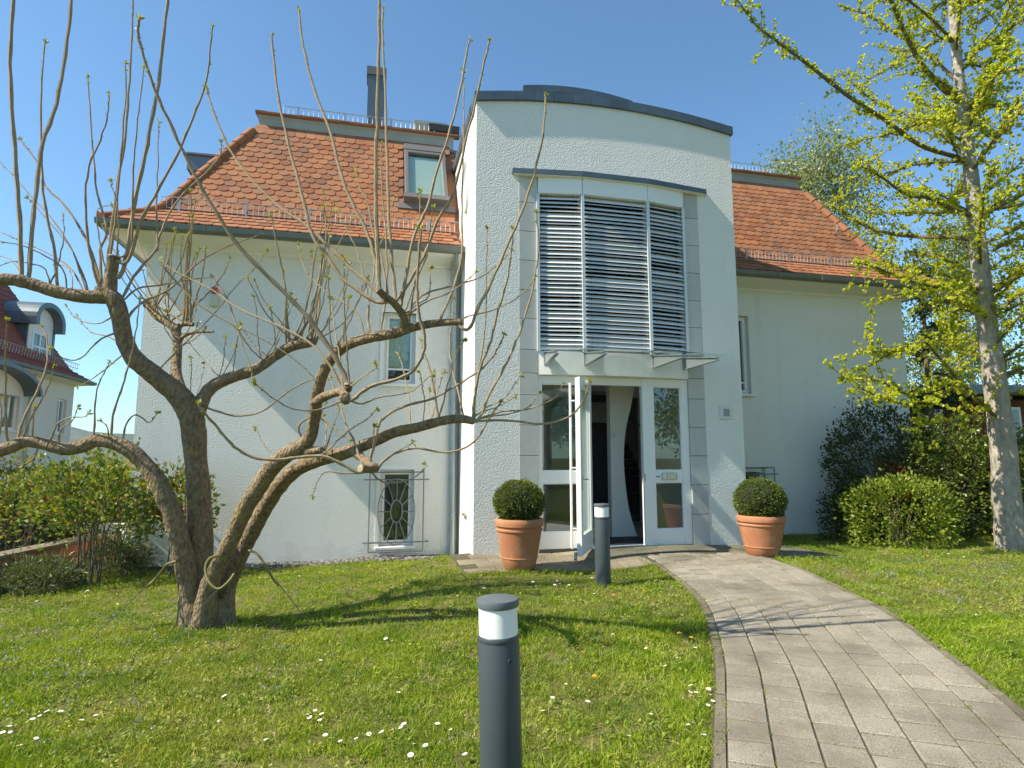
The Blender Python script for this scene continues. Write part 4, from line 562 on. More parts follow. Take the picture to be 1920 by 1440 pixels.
# ------------------------------------------------------------------ ground
HO = Vector((-.5085, 8.0807, 0)); YAW = R(13.2); CU, SU = math.cos(YAW), math.sin(YAW)
def hw(u, v): return HO.x + CU*u - SU*v, HO.y + SU*u + CU*v      # house frame -> world plan
def wh(x, y): dx, dy = x-HO.x, y-HO.y; return CU*dx + SU*dy, -SU*dx + CU*dy
def axis(core0, core1, step, far):
    a = list(np.arange(core0, core1+1e-6, step)); d = step; x = a[-1]; y = a[0]; lo = []
    while x < far: d *= 1.35; x += d; a.append(x)
    d = step
    while y > -far: d *= 1.35; y -= d; lo.append(y)
    return np.array(lo[::-1] + a)
gx, gy = axis(-9, 11, .16, 3000), axis(-3, 12, .16, 3000)
GX, GY = np.meshgrid(gx, gy); GZ = H(GX, GY) + .012*np.sin(GX*2.1+1)*np.sin(GY*1.7)
drop = np.clip((GY-17)/60, 0, 1)**1.3*14; GZ = GZ - np.where(GX < 40, drop, drop*.6)
ny, nx = GX.shape
gm = bpy.data.meshes.new('ground'); idx = np.arange(nx*ny).reshape(ny, nx)
gm.from_pydata(np.stack([GX.ravel(), GY.ravel(), GZ.ravel()], 1).tolist(), [], np.stack([idx[:-1,:-1], idx[:-1,1:], idx[1:,1:], idx[1:,:-1]], -1).reshape(-1, 4).tolist())
gm.materials.append(M['ground']); gm.polygons.foreach_set('use_smooth', [True]*len(gm.polygons))
ground = tag(link('ground', gm), kind='structure')
# wooded ridge across the valley
hx = np.linspace(-2600, 1800, 160); hy = np.linspace(700, 2400, 40); HX, HY = np.meshgrid(hx, hy)
ridge = np.exp(-((HY-1350)/330)**2)
HZ = -14 + ridge*(92 + 22*np.sin(HX/310+.4) + 12*np.sin(HX/121) + 4*np.sin(HX/47)) + 5*np.sin(HX/31)*np.sin(HY/29)*ridge
HZ += np.clip((-700-HX)/900, 0, 1)*30*ridge - np.clip((HX+1000)/900, 0, 1)*34*ridge
hm = bpy.data.meshes.new('hills'); idx = np.arange(HX.size).reshape(HX.shape)
hm.from_pydata(np.stack([HX.ravel(), HY.ravel(), HZ.ravel()], 1).tolist(), [], np.stack([idx[:-1,:-1], idx[:-1,1:], idx[1:,1:], idx[1:,:-1]], -1).reshape(-1, 4).tolist())
hm.materials.append(M['forest']); hm.polygons.foreach_set('use_smooth', [True]*len(hm.polygons))
tag(link('hills', hm), kind='structure')
# ------------------------------------------------------------------ path
CL = [(1.0,.2),(1.18,1.2),(1.42,2.1),(1.72,3.0),(2.03,3.9),(2.25,4.7),(2.42,5.5),(2.5,6.3),(2.5,7.0),(2.42,7.6),(2.3,8.1)]
cl = np.array(catmull([(x+.045, y) for x, y in CL], 12)); seg = np.r_[0, np.cumsum(np.linalg.norm(np.diff(cl, axis=0), axis=1))]
def cpt(s, o):
    x = np.interp(s, seg, cl[:,0]); y = np.interp(s, seg, cl[:,1]); e = .06
    tx = np.interp(s+e, seg, cl[:,0]) - np.interp(s-e, seg, cl[:,0]); ty = np.interp(s+e, seg, cl[:,1]) - np.interp(s-e, seg, cl[:,1]); n = math.hypot(tx, ty)
    return x + ty/n*o, y - tx/n*o
HW = .72
SMAX = seg[-1]
path = MB(); S = np.arange(0, SMAX, .1); V = []; F = []
for s in S:
    for o in (-HW-.07, -HW*.5, 0, HW*.5, HW+.07):
        x, y = cpt(s, o); V.append((x, y, h(x, y)+.019))
for i in range(len(S)-1):
    for k in range(4): F.append((i*5+k, i*5+k+1, (i+1)*5+k+1, (i+1)*5+k))
path.add(V, F); path_o = tag(path.build('path', M['joint'], None, True), kind='structure')
def slab(corners, z0, th, inset=.004, tilt=0):
    """paver from four plan corners, top following the ground"""
    c = np.array(corners); m = c.mean(0); c = m + (c-m)*(1 - inset*2/np.linalg.norm(c[0]-c[2])*1.6)
    b = MB(); zt = [h(*p)+z0+random.uniform(-tilt, tilt) for p in c]; e = .006; ci = m + (c-m)*(1-.05)
    V = [(p[0]-m[0], p[1]-m[1], z-th) for p, z in zip(c, zt)] + [(p[0]-m[0], p[1]-m[1], z-e) for p, z in zip(c, zt)] + [(p[0]-m[0], p[1]-m[1], z) for p, z in zip(ci, zt)]
    b.add(V, [(0,1,5,4),(1,2,6,5),(2,3,7,6),(3,0,4,7),(4,5,9,8),(5,6,10,9),(6,7,11,10),(7,4,8,11),(8,9,10,11)])
    return b, m
NC = 7; cw = 2*HW/NC
for c in range(NC):
    o0, o1 = -HW+c*cw, -HW+(c+1)*cw; s = 1.55 + random.uniform(0, .2)
    while s < SMAX-.25:
        ln = .225
        if s + ln > SMAX-.02: break
        b, m = slab([cpt(s+.004, o0), cpt(s+.004, o1), cpt(s+ln-.004, o1), cpt(s+ln-.004, o0)], .03, .06, .004, .0035)
        b.build('paver', M['paver'], path_o, loc=(m[0], m[1], 0)); s += ln
for sd in (-1, 1):
    s = 1.4
    while s < SMAX-.9:
        o0, o1 = sd*(HW+.004), sd*(HW+.06)
        if sd < 0: o0, o1 = o1, o0
        b, m = slab([cpt(s, o0), cpt(s, o1), cpt(s+.48, o1), cpt(s+.48, o0)], .024, .08, .004, .005)
        b.build('kerb_stone', M['kerb'], path_o, loc=(m[0], m[1], 0)); s += .48
# entrance landing
land = MB(); V = []; F = []; us = np.linspace(-.28, 4.7, 24); vv = np.linspace(-1.18, .3, 8)
for v in vv:
    for u in us: x, y = hw(u, v); V.append((x, y, h(x, y)+.012))
for i in range(7):
    for k in range(23): F.append((i*24+k, i*24+k+1, (i+1)*24+k+1, (i+1)*24+k))
land.add(V, F); land_o = tag(land.build('entrance_landing', M['joint'], None, True), kind='structure')
def onpath(x, y, mrg=0):
    d = np.hypot(cl[:,0]-x, cl[:,1]-y); i = d.argmin(); return d[i] < HW+.07+mrg and 0 < i < len(cl)-1
for i in range(13):
    for j in range(4):
        u0, u1 = -.26+i*.38, -.26+(i+1)*.38; v0, v1 = -1.15+j*.29, -1.15+(j+1)*.29
        sh = .19*(j % 2); u0 += sh; u1 += sh
        if u1 > 4.75: continue
        cx, cy = hw((u0+u1)/2, (v0+v1)/2)
        if onpath(cx, cy, -.08): continue
        b, m = slab([hw(u0, v0), hw(u1, v0), hw(u1, v1), hw(u0, v1)], .021, .06, .004, .002)
        b.build('landing_slab', M['landing'], land_o, loc=(m[0], m[1], 0))
# ------------------------------------------------------------------ the villa (local frame: u along the front, v into the house)
house = thing('villa', 'white rendered villa with red tiled mansard roof and rounded-top entrance tower', 'house', (HO.x, HO.y, 0), YAW)
VM = 1.4; UL, UR, VB = -4.55, 8.6, 9.5      # main block: front plane, left, right, back
def wall_grid(u0, u1, z0, z1, holes, v, depth, name, m, parent=house):
    """front face of a wall at plane v with openings cut out and reveals going back by depth"""
    us = sorted({u0, u1, *[x for hh in holes for x in hh[:2]]}); zs = sorted({z0, z1, *[x for hh in holes for x in hh[2:]]}); b = MB()
    for a, c in zip(us, us[1:]):
        for d, e in zip(zs, zs[1:]):
            if any(hh[0] <= a and c <= hh[1] and hh[2] <= d and e <= hh[3] for hh in holes): continue
            b.add([(a,v,d),(c,v,d),(c,v,e),(a,v,e)], [(0,1,2,3)])
    for a, c, d, e in holes:
        b.add([(a,v,d),(c,v,d),(c,v,e),(a,v,e),(a,v+depth,d),(c,v+depth,d),(c,v+depth,e),(a,v+depth,e)], [(0,4,5,1),(1,5,6,2),(2,6,7,3),(3,7,4,0)])
    b.add([(u0,v,z1),(u1,v,z1),(u1,v+.3,z1),(u0,v+.3,z1)], [(0,1,2,3)])
    return b.build(name, m, parent)
WL = (-1.18, -.70, 2.56, 3.68); BL = (-1.19, -.68, .12, 1.25)
WR = (4.72, 5.22, 2.55, 3.97); BR = (4.95, 5.42, .3, 1.26)
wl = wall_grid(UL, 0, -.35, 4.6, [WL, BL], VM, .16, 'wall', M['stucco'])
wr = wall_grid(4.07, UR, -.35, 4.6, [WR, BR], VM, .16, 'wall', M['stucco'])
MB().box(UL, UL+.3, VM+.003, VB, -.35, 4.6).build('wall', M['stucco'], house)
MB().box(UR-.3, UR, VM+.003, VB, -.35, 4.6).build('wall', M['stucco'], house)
MB().box(UL+.3, UR-.3, VB-.3, VB-.003, -.35, 4.6).build('wall', M['stucco'], house)
MB().box(UL-.012, -.002, VM-.012, VM+.05, -.4, -.05).build('plinth', M['plinth'], house); MB().box(4.075, UR+.012, VM-.012, VM+.05, -.4, .045).build('plinth', M['plinth'], house)
def window(o4, v, name, shutter=None, sill=True, mull=None, parent=house, dark='dark', fw=.055):
    a, c, d, e = o4; w = MB(); y0, y1 = v+.09, v+.15
    w.box(a, a+fw, y0, y1, d, e).box(c-fw, c, y0, y1, d, e).box(a+fw, c-fw, y0, y1, d, d+fw).box(a+fw, c-fw, y0, y1, e-fw, e)
    fr = bevel(w.build(name, M['white_paint'], parent), .006)
    s2 = MB(); y2 = y0-.012; g = fw*.72
    s2.box(a+g, a+g+.035, y2, y1-.01, d+g, e-g).box(c-g-.035, c-g, y2, y1-.01, d+g, e-g).box(a+g+.035, c-g-.035, y2, y1-.01, d+g, d+g+.035).box(a+g+.035, c-g-.035, y2, y1-.01, e-g-.035, e-g)
    if mull: 
        for z in mull: s2.box(a+g+.035, c-g-.035, y2+.01, y1-.015, z-.014, z+.014)
    s2.build('sash', M['white_paint'], fr)
    gp = MB().box(a+fw, c-fw, v+.125, v+.131, d+fw, e-fw).build('pane', M['glass'], fr)
    if shutter:
        z0 = shutter; b = MB(); z = e-fw; 
        while z > z0: b.box(a+fw+.002, c-fw-.002, v+.150, v+.160, z-.036, z-.004); z -= .036
        b.build('roller_blind', M['shade_blind'], fr)
    MB().box(a-.05, c+.05, v+.19, v+.9, d-.05, e+.05).build('dark_room_block', M[dark], fr)  # solid dark block stands in for the unlit room
    if sill:
        bevel(MB().box(a-.05, c+.05, v-.06, v+.085, d-.045, d-.004).build('sill', M['smooth_white'], fr), .006)
    return fr
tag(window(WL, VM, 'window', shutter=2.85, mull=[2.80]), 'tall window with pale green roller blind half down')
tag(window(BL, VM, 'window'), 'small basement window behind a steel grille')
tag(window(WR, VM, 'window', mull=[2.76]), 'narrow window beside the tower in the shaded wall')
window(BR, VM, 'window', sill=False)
# painted surround of the upper left window
MB().box(WL[0]-.06, WL[0], VM-.012, VM+.05, WL[2], WL[3]+.06).box(WL[1], WL[1]+.06, VM-.012, VM+.05, WL[2], WL[3]+.06).box(WL[0], WL[1], VM-.012, VM+.05, WL[3], WL[3]+.06).build('window_surround', M['smooth_white'], house)
MB().box(BL[0]-.05, BL[0], VM-.012, VM+.05, BL[2], BL[3]+.05).box(BL[1], BL[1]+.05, VM-.012, VM+.05, BL[2], BL[3]+.05).box(BL[0], BL[1], VM-.012, VM+.05, BL[3], BL[3]+.05).build('window_surround', M['smooth_white'], house)
def grille(u0, u1, z0, z1, v, name='window_grille'):
    g = MB(); r = .011; v0 = v-.13
    for u in (u0, u1): g.rod((u,v0,z0), (u,v0,z1), r)
    for z in (z0, z1): g.rod((u0,v0,z), (u1,v0,z), r)
    for z in (z1-.11, z0+.13):
        g.rod((u0-.08,v0+.012,z), (u1+.08,v0+.012,z), .010); g.rod((u0-.075,v0,z), (u0-.075,v+.02,z), .009); g.rod((u1+.075,v0,z), (u1+.075,v+.02,z), .009)
    cu, cz = (u0+u1)/2, (z0+z1)/2; A, B = (u1-u0)*.34, (z1-z0)*.415; a, b = A*.32, B*.34
    for ra, rb in ((A, B), (a, b)):
        g.tube([(cu+ra*math.cos(t), v0, cz+rb*math.sin(t), .0095) for t in np.linspace(0, 2*PI, 41)], 6, False)
    for k in range(12):
        t = PI/2 + k*PI/6; k2 = 1.0
        g.rod((cu+a*math.cos(t), v0, cz+b*math.sin(t)), (cu+A*k2*math.cos(t), v0, cz+B*k2*math.sin(t)), .0075, 5)
    return g.build(name, M['grille'], house, True)
tag(grille(-1.335, -.545, .06, 1.215, VM), 'grey steel window grille with oval sunburst')
grille(4.9, 5.50, .25, 1.26, VM)
# ---- cornice, gutter and roof as mitred rings round the main block
def ring(prof, name, m, closed=False, parent=house, u0=UL, u1=UR, v0=VM, v1=VB, smooth=False, gap=(.01, 4.06)):
    b = MB(); V = []; n = len(prof)
    for off, z in prof: V += [(u0-off, v0-off, z), (u1+off, v0-off, z), (u1+off, v1+off, z), (u0-off, v1+off, z)]
    F = []
    for i in range(n if closed else n-1):
        j = (i+1) % n
        for k in range(4):
            if gap and k == 0:      # the front run stops at the tower flanks
                a, c = prof[i], prof[j]
                for x0, x1 in ((None, gap[0]), (gap[1], None)):
                    q = [(u0-a[0] if x0 is None else x0, v0-a[0], a[1]), (u1+a[0] if x1 is None else x1, v0-a[0], a[1]), (u1+c[0] if x1 is None else x1, v0-c[0], c[1]), (u0-c[0] if x0 is None else x0, v0-c[0], c[1])]
                    b.add(q, [(0,1,2,3)])
                continue
            F.append((i*4+k, i*4+(k+1) % 4, j*4+(k+1) % 4, j*4+k))
    b2 = MB(); b2.add(V, F); b2.add(b.v, b.f); b = b2; V = []; F = []
    b.add(V, F); return b.build(name, m, parent, smooth)
ring([(-.03,4.44),(.02,4.44),(.02,4.475),(.05,4.49),(.09,4.50),(.34,4.535),(.40,4.56),(.40,4.60),(-.03,4.62)], 'cornice', M['smooth_white'], True)
gut = ring([(.405,4.60),(.41,4.565),(.44,4.545),(.48,4.553),(.505,4.585),(.51,4.655),(.50,4.66),(.495,4.60),(.47,4.57),(.43,4.575),(.405,4.60)], 'gutter', M['gutter'], True, smooth=True)
roof = ring([(.46,4.63),(-.10,5.03),(-1.15,7.03),(-1.3,7.03)], 'roof', M['tile'])
for u in np.r_[np.arange(-4.6, 0, .9), np.arange(4.6, 8.9, .9)]: MB().box(u, u+.012, VM-.515, VM-.40, 4.56, 4.664).build('gutter_clip', M['gutter'], gut)
ring([(-1.2,6.99),(-1.16,7.0),(-1.15,7.06),(-1.19,7.10),(-1.18,7.28),(-1.14,7.33),(-1.3,7.34)], 'parapet_band', M['concrete_band'])
ring([(-1.2,7.02),(-1.12,7.03),(-1.13,7.085),(-1.2,7.09)], 'band_flashing', M['zinc'])
ring([(-1.3,7.335),(-1.13,7.335),(-1.12,7.36),(-1.15,7.395),(-1.6,7.47),(-2.5,7.66)], 'upper_roof', M['tile'])
MB().box(UL+2.3, UR-2.3, VM+2.3, VB-2.3, 7.6, 7.71).build('upper_roof', M['zinc'], house)
rmt = MB()
# edge tiles of the upper roof
for u0, u1 in ((-3.44, .0), (4.07, 7.3)):
    u = u0
    while u < u1:
        MB().box(u+.003, u+.175, VM+1.105, VM+1.25, 7.352, 7.382+random.uniform(0, .01)).build('eave_tile', M['tile'], roof); u += .178
# ---- plain tiles (beaver tail) on the front slopes
def tile_mesh():
    w, L, t = .163, .28, .018; o = [(-w/2, L), (-w/2, .055)]
    for k in range(1, 8):
        a = PI + PI*k/8; o.append((w/2*math.cos(a), .055 + .055*math.sin(a)))
    o += [(w/2, .055), (w/2, L)]
    b = MB(); n = len(o); V = [(x, y, 0) for x, y in o] + [(x, y, t) for x, y in o]
    b.add(V, [tuple(range(n, 2*n))] + [(i, (i+1) % n, (i+1) % n + n, i+n) for i in range(n)])
    return b
tb = tile_mesh(); tme = tb.mesh('roof_tile', M['tile'])
pieces = []
segs = [((VM-.47, 4.645), (VM+.10, 5.05), 4, 0), ((VM+.10, 5.05), (VM+1.14, 7.03), 17, 4)]
SKY = (-.93, -.15, 5.62, 6.92)
for (a, b, nrow, base) in segs:
    dv, dz = b[0]-a[0], b[1]-a[1]; L = math.hypot(dv, dz); dv /= L; dz /= L; ex = L/nrow
    for j in range(nrow):
        s = j*ex; v, z = a[0]+dv*s, a[1]+dz*s
        lim = VM - v            # offset of this row from the wall line
        ul, ur = UL-lim+.02, UR+lim-.02
        for k in range(int((UR+1.2-UL)/.168)+6):
            u = -5.2 + k*.168 + (.084 if (j+base) % 2 else 0) + random.uniform(-.004, .004)
            if u-.05 < ul or u+.05 > ur or -.08 < u < 4.15: continue
            if SKY[0]-.02 < u < SKY[1]+.02 and SKY[2]-.12 < z < SKY[3]-.12: continue
            lift = .026; ang = math.atan2(dz, dv) - .075 + random.uniform(-.006, .006)
            ay = (0, math.cos(ang), math.sin(ang)); az = (0, -math.sin(ang), math.cos(ang)); rz = random.uniform(-.012, .012)
            X = Vector((math.cos(rz), ay[1]*math.sin(rz), ay[2]*math.sin(rz))); Y = Vector((-math.sin(rz), ay[1]*math.cos(rz), ay[2]*math.cos(rz))); Z = Vector(az)
            o = Vector((u, v, z)) + Z*lift - Y*.0
            px, py = hw(u, v); d = math.sqrt(px*px+py*py+(z-1.4)**2)
            pieces.append((d, Matrix(((X.x,Y.x,Z.x,o.x),(X.y,Y.y,Z.y,o.y),(X.z,Y.z,Z.z,o.z),(0,0,0,1)))))
pieces.sort(key=lambda p: p[0]); rest = MB()
for i, (d, mt) in enumerate(pieces):
    if i < 300: o = link('roof_tile', tme, roof); o.matrix_local = mt
    else: rest.add([mt @ Vector(p) for p in tb.v], tb.f)
tag(rest.build('roof_tile_field', M['tile'], roof), kind='stuff')
# hip tiles
def hip(side):
    pts = []
    for off, z in ((.46,4.66),(.2,4.85),(-.10,5.09),(-.45,5.75),(-.8,6.42),(-1.1,7.0)): pts.append(((UL-off) if side < 0 else (UR+off), VM-off, z))
    P = catmull(pts, 3); n = 14; S_ = np.r_[0, np.cumsum([np.linalg.norm(P[i+1]-P[i]) for i in range(len(P)-1)])]
    at = lambda s: np.array([np.interp(s, S_, [p[k] for p in P]) for k in range(3)])
    for i in range(n):
        a, b = at(S_[-1]*i/n - (.03 if i else 0)), at(S_[-1]*(i+1)/n)
        MB().tube([(*a, .085), (*b, .068)], 10, True).build('hip_tile', M['tile'], roof, True)
hip(-1); hip(1)
# ---- snow guards and roof railing
def guard(u0, u1, v, z, ht, name, step, post):
    g = MB(); g.rod((u0,v,z+ht), (u1,v,z+ht), .007, 5); g.rod((u0,v,z+.03), (u1,v,z+.03), .006, 5)
    u = u0
    while u <= u1: g.rod((u,v,z), (u,v,z+ht), .0048, 4); u += step
    u = u0 + .25
    while u <= u1: g.box(u-.014, u+.014, v-.006, v+.012, z-.09, z+ht+.01); u += post
    return g.build(name, M['pipe'], house)
guard(-4.45, -.05, VM+.06, 5.06, .20, 'snow_guard', .075, .92); guard(4.12, 8.5, VM+.06, 5.06, .20, 'snow_guard', .075, .92)
guard(-3.0, .2, VM+1.22, 7.40, .19, 'roof_railing', .085, .8); guard(3.9, 6.95, VM+1.22, 7.40, .19, 'roof_railing', .085, .8)
for u, v, z in ((5.0, VM+.72, 6.35), (7.6, VM+.5, 5.9)):
    MB().tube([(u, v, z, .012), (u+.02, v-.07, z+.02, .012), (u+.03, v-.10, z+.09, .011), (u+.02, v-.08, z+.15, .008)], 6).build('roof_hook', M['pipe'], house, True)
# roof exit box on the railing line
MB().box(-.72, -.1, VM+1.25, VM+1.7, 7.45, 7.66).build('roof_vent_box', M['concrete_band'], house)
MB().box(-.45, .12, VM+1.2, VM+1.26, 7.47, 7.60).build('roof_vent_grille', M['dark'], house)
# chimney
ch = MB().box(-1.62, -1.25, 5.0, 5.4, 7.4, 9.98).build('chimney', M['zinc'], house)
MB().box(-1.65, -1.22, 4.97, 5.43, 9.98, 10.17).build('chimney_cap', M['brownmetal'], ch)
MB().tube([(-1.43,5.2,10.1,.09),(-1.43,5.2,10.24,.09)], 12).build('flue', M['pipe'], ch, True)
# dormer on the left slope, seen over the hip
dm = MB().box(-5.15, -4.2, 4.9, 6.2, 7.28, 7.60).build('dormer', M['zinc'], house)
MB().prism([(-5.2, 7.60), (-5.15, 7.635), (-4.0, 7.65), (-4.0, 7.60)], 1, 4.86, 6.26).build('dormer_roof', M['brownmetal'], dm)
# skylight
d_ = Vector((0, 1.04, 1.98)).normalized(); n_ = Vector((0, -d_.z, d_.y)); o_ = Vector((0, VM+.10, 5.05)) + n_*.03
sk = MB(); s0, s1 = .74, 1.98; a, c = -.90, -.18
for x0, x1, y0, y1 in ((a, a+.07, s0, s1), (c-.07, c, s0, s1), (a+.07, c-.07, s1-.07, s1), (a+.07, c-.07, s0, s0+.05)): sk.obox(o_, (1,0,0), d_, n_, (x0, y0, 0), (x1, y1, .12))
sk = bevel(sk.build('skylight', M['brownmetal'], house), .008)
MB().obox(o_, (1,0,0), d_, n_, (a+.07, s0+.05, .07), (c-.07, s1-.07, .076)).build('pane', M['glass'], sk)
MB().obox(o_, (1,0,0), d_, n_, (a+.07, s0+.05, .045), (c-.07, s1-.11, .05)).build('roof_blind', M['shade_blind'], sk)
MB().obox(o_, (1,0,0), d_, n_, (a+.07, s1-.11, .048), (c-.07, s1-.07, .052)).build('shade_gap', M['dark'], sk)
MB().obox(o_, (1,0,0), d_, n_, (a-.01, s1, .02), (c+.01, s1+.15, .13)).build('shutter_box', M['brownmetal'], sk)
MB().obox(o_, (1,0,0), d_, n_, (a-.02, s0-.10, .02), (c+.02, s0, .16)).build('shutter_foot', M['brownmetal'], sk)
MB().obox(o_, (1,0,0), d_, n_, (a-.12, s0-.24, .012), (c+.12, s0-.09, .03)).build('flashing', M['brownmetal'], sk)
# downpipe beside the tower
dp = MB(); dp.tube([(-.10, VM-.46, 4.56, .045), (-.10, VM-.40, 4.47, .045), (-.10, VM-.12, 4.33, .045), (-.10, VM-.09, 4.22, .045), (-.10, VM-.09, 2, .045), (-.10, VM-.09, .2, .045), (-.10, VM-.09, -.1, .045)], 12)
dp = dp.build('downpipe', M['pipe'], house, True)
for z in (.55, 2.2, 3.7): MB().tube([(-.10, VM-.09, z, .053), (-.10, VM-.09, z+.04, .053)], 12).build('pipe_clamp', M['pipe'], dp, True)
MB().rod((-.02, VM-.03, 0), (-.02, VM-.03, 5.0), .012).build('lightning_rod', M['pipe'], house)
# alarm box
al = bevel(MB().box(-3.68, -3.57, VM-.07, VM, 3.62, 3.80).build('alarm_box', M['beige'], house), .01)
bevel(MB().box(-3.67, -3.58, VM-.085, VM-.01, 3.803, 3.90).build('beacon', M['red'], al), .02, 3)
# ---- entrance tower
TW = 4.07
def arch(u, k=.18, base=6.51): return base + k*(1-((u-TW/2)/(TW/2))**2)
N = 28; au = [TW*i/N for i in range(N+1)]
outline = [(0,-.2),(.62,-.2),(.62,5.45),(3.45,5.45),(3.45,-.2),(TW,-.2)] + [(u, arch(u)) for u in reversed(au)]
tw = MB(); tw.prism(outline, 1, 0, .30); tower = tw.build('tower_wall', M['stucco'], house)
MB().box(0, .30, .302, 3.0, -.3, 6.5).build('tower_side_wall', M['stucco'], house)
MB().box(TW-.30, TW, .302, 3.0, -.3, 6.5).build('tower_side_wall', M['stucco'], house)
MB().prism([(u, arch(u)-.02) for u in au] + [(u, arch(u)+.06) for u in reversed(au)], 1, .25, 1.2).build('tower_roof', M['zinc'], tower)
MB().box(.3, TW-.3, 2.9, 3.0, 2.6, 6.5).build('tower_back_wall', M['smooth_white'], house)
for a, c in ((.3, 1.03), (2.93, TW-.3)): MB().box(a, c, 1.2, 2.9, 6.4, 6.5).build('tower_roof', M['zinc'], tower)
npan = 14
for i in range(npan):
    a, c = -.035 + (TW+.07)*i/npan, -.035 + (TW+.07)*(i+1)/npan; U = np.linspace(a+.002, c-.002, 4)
    ar = lambda u: arch(min(max(u, 0), TW))
    MB().prism([(u, ar(u)-.01) for u in U] + [(u, ar(u)+.125) for u in U[::-1]], 1, -.042, .34).build('coping_panel', M['zinc'], tower)
for i in range(6):
    MB().box(-.045, .12, .345+i*.42, .345+(i+1)*.42-.003, 6.5, 6.62).build('coping_panel', M['zinc'], tower)
# raised lantern behind
la = lambda u: 7.63 + .09*(1-((u-1.98)/.95)**2)
U = np.linspace(1.03, 2.93, 12)
lan = MB().prism([(1.03, 6.5)] + [(u, la(u)-.10) for u in U] + [(2.93, 6.5)], 1, 1.22, 1.30).build('roof_lantern', M['smooth_white'], tower)
MB().box(1.03, 1.11, 1.302, 2.9, 6.5, 7.52).box(2.85, 2.93, 1.302, 2.9, 6.5, 7.52).box(1.03, 2.93, 2.902, 3.0, 6.5, 7.52).build('lantern_wall', M['smooth_white'], lan)
MB().box(1.11, 2.85, 1.302, 2.9, 7.50, 7.512).build('added_lantern_glass', M['glass'], lan)  # unseen glazing, added to let daylight down into the hall
for i in range(6):
    a, c = .99+1.98*i/6, .99+1.98*(i+1)/6; UU = np.linspace(a+.002, c-.002, 3)
    MB().prism([(u, la(u)-.09) for u in UU] + [(u, la(u)+.03) for u in UU[::-1]], 1, 1.17, 1.32).build('lantern_coping', M['zinc'], lan)
# oval window on the tower flank
ov = MB(); ov.tube([(-.012, .84+.20*math.cos(t), 5.62+.42*math.sin(t), .03) for t in np.linspace(0, 2*PI, 37)], 8, False)
ov = ov.build('oval_window', M['white_paint'], house, True)
MB().add([(-.008, .84+.20*math.cos(t), 5.62+.42*math.sin(t)) for t in np.linspace(0, 2*PI, 36, endpoint=False)], [tuple(range(36))]).build('pane', M['shade_blind'], ov)
MB().box(-.06, 0, .55, .62, .62, .655).box(-.06, -.04, .55, .80, .62, .655).build('wall_bracket', M['beige'], house)
# quoin stones
jl = [-.1, .62, 1.04, 1.455, 1.87, 2.287, 2.59, 2.92, 3.36, 3.77, 4.2, 4.63, 5.06, 5.449]
for lo, hi in zip(jl, jl[1:]):
    for a, c in ((.622, .895), (3.192, 3.448)):
        b = MB().box(a, c, -.004, .30, lo+.003, hi-.003); bevel(b.build('quoin_stone', M['stone'], tower), .004, 1)
MB().box(.625, .89, .02, .29, -.1, 5.44).box(3.196, 3.445, .02, .29, -.1, 5.44).build('mortar', M['plinth'], tower)
# bay polyline
BAY = [(.90, 0.), (1.54, -.10), (2.56, -.10), (3.19, 0.)]
def facet(i): a, b = Vector((*BAY[i], 0)), Vector((*BAY[i+1], 0)); t = (b-a).normalized(); return a, t, Vector((t.y, -t.x, 0)), (b-a).length
for i in range(3):
    a, t, n, L = facet(i)
    bevel(MB().obox(a, t, n, (0,0,1), (.002, -.12, 5.205), (L-.002, .035, 5.452)).build('fascia_panel', M['white_paint'], house), .004, 1)
HD = [(.52, 0), (.52,-.06), (1.53,-.19), (2.57,-.19), (3.58,-.06), (3.58, 0)]
MB().prism(HD, 2, 5.455, 5.53).build('window_hood', M['zinc'], house)
MB().prism([(p[0]*.99+.02, p[1]*.93) for p in HD], 2, 5.447, 5.4545).build('hood_soffit', M['smooth_white'], house)
bay = MB()
for i in range(3):
    a, t, n, L = facet(i); bay.obox(a, t, n, (0,0,1), (.03, -.105, 2.93), (L-.03, -.099, 5.2))
bay = bay.build('bay_window', M['glass_bay'], house)
tag(bay, 'three-sided bay glazing behind lowered silver blinds')
for i, (u, v) in enumerate(BAY):
    w = .022 if 0 < i < 3 else .02
    MB().box(u-w, u+w, v-.035, v-.005, 2.90, 5.204).box(u-w*1.6, u+w*1.6, v+.06, v+.13, 2.9, 5.204).build('blind_guide', M['alu'], bay)
zz = 2.965; rows = 0
while zz < 5.17:
    for i in range(3):
        a, t, n, L = facet(i); b = MB(); V = []
        tl = random.uniform(-.03, .03); sag = random.uniform(-.002, .002)
        for x in (.024, L-.024):
            for q, dz in ((-.031, .029+tl*.4), (-.008, .014), (.013, -.008), (.028, -.031-tl*.4)):
                p = a + t*x + n*(q-.02); V.append((p.x, p.y, zz+dz+(sag if x > .1 else -sag)))
        b.add(V, [(0,1,5,4),(1,2,6,5),(2,3,7,6)]); b.build('slat', M['slat'], bay)
    zz += .0625; rows += 1
for i in range(3):
    a, t, n, L = facet(i); b = MB()
    for x in (.13, L-.13): p = a + t*x - n*.02; b.rod((p.x, p.y, 2.95), (p.x, p.y, 5.2), .003, 4)
    b.build('blind_cord', M['dark'], bay)
    MB().obox(a, t, n, (0,0,1), (.02, -.05, 2.915), (L-.02, .01, 2.945)).build('bottom_rail', M['alu'], bay)
# room behind the bay: floor, curtain strips and back wall
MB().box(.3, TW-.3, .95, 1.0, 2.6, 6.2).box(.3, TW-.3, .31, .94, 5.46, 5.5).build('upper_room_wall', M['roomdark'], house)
MB().box(1.32, 1.42, .2, .3, 2.75, 5.45).box(2.44, 2.53, .2, .3, 2.75, 5.45).box(3.02, 3.12, .15, .25, 2.75, 5.45).build('curtain', M['smooth_white'], house)
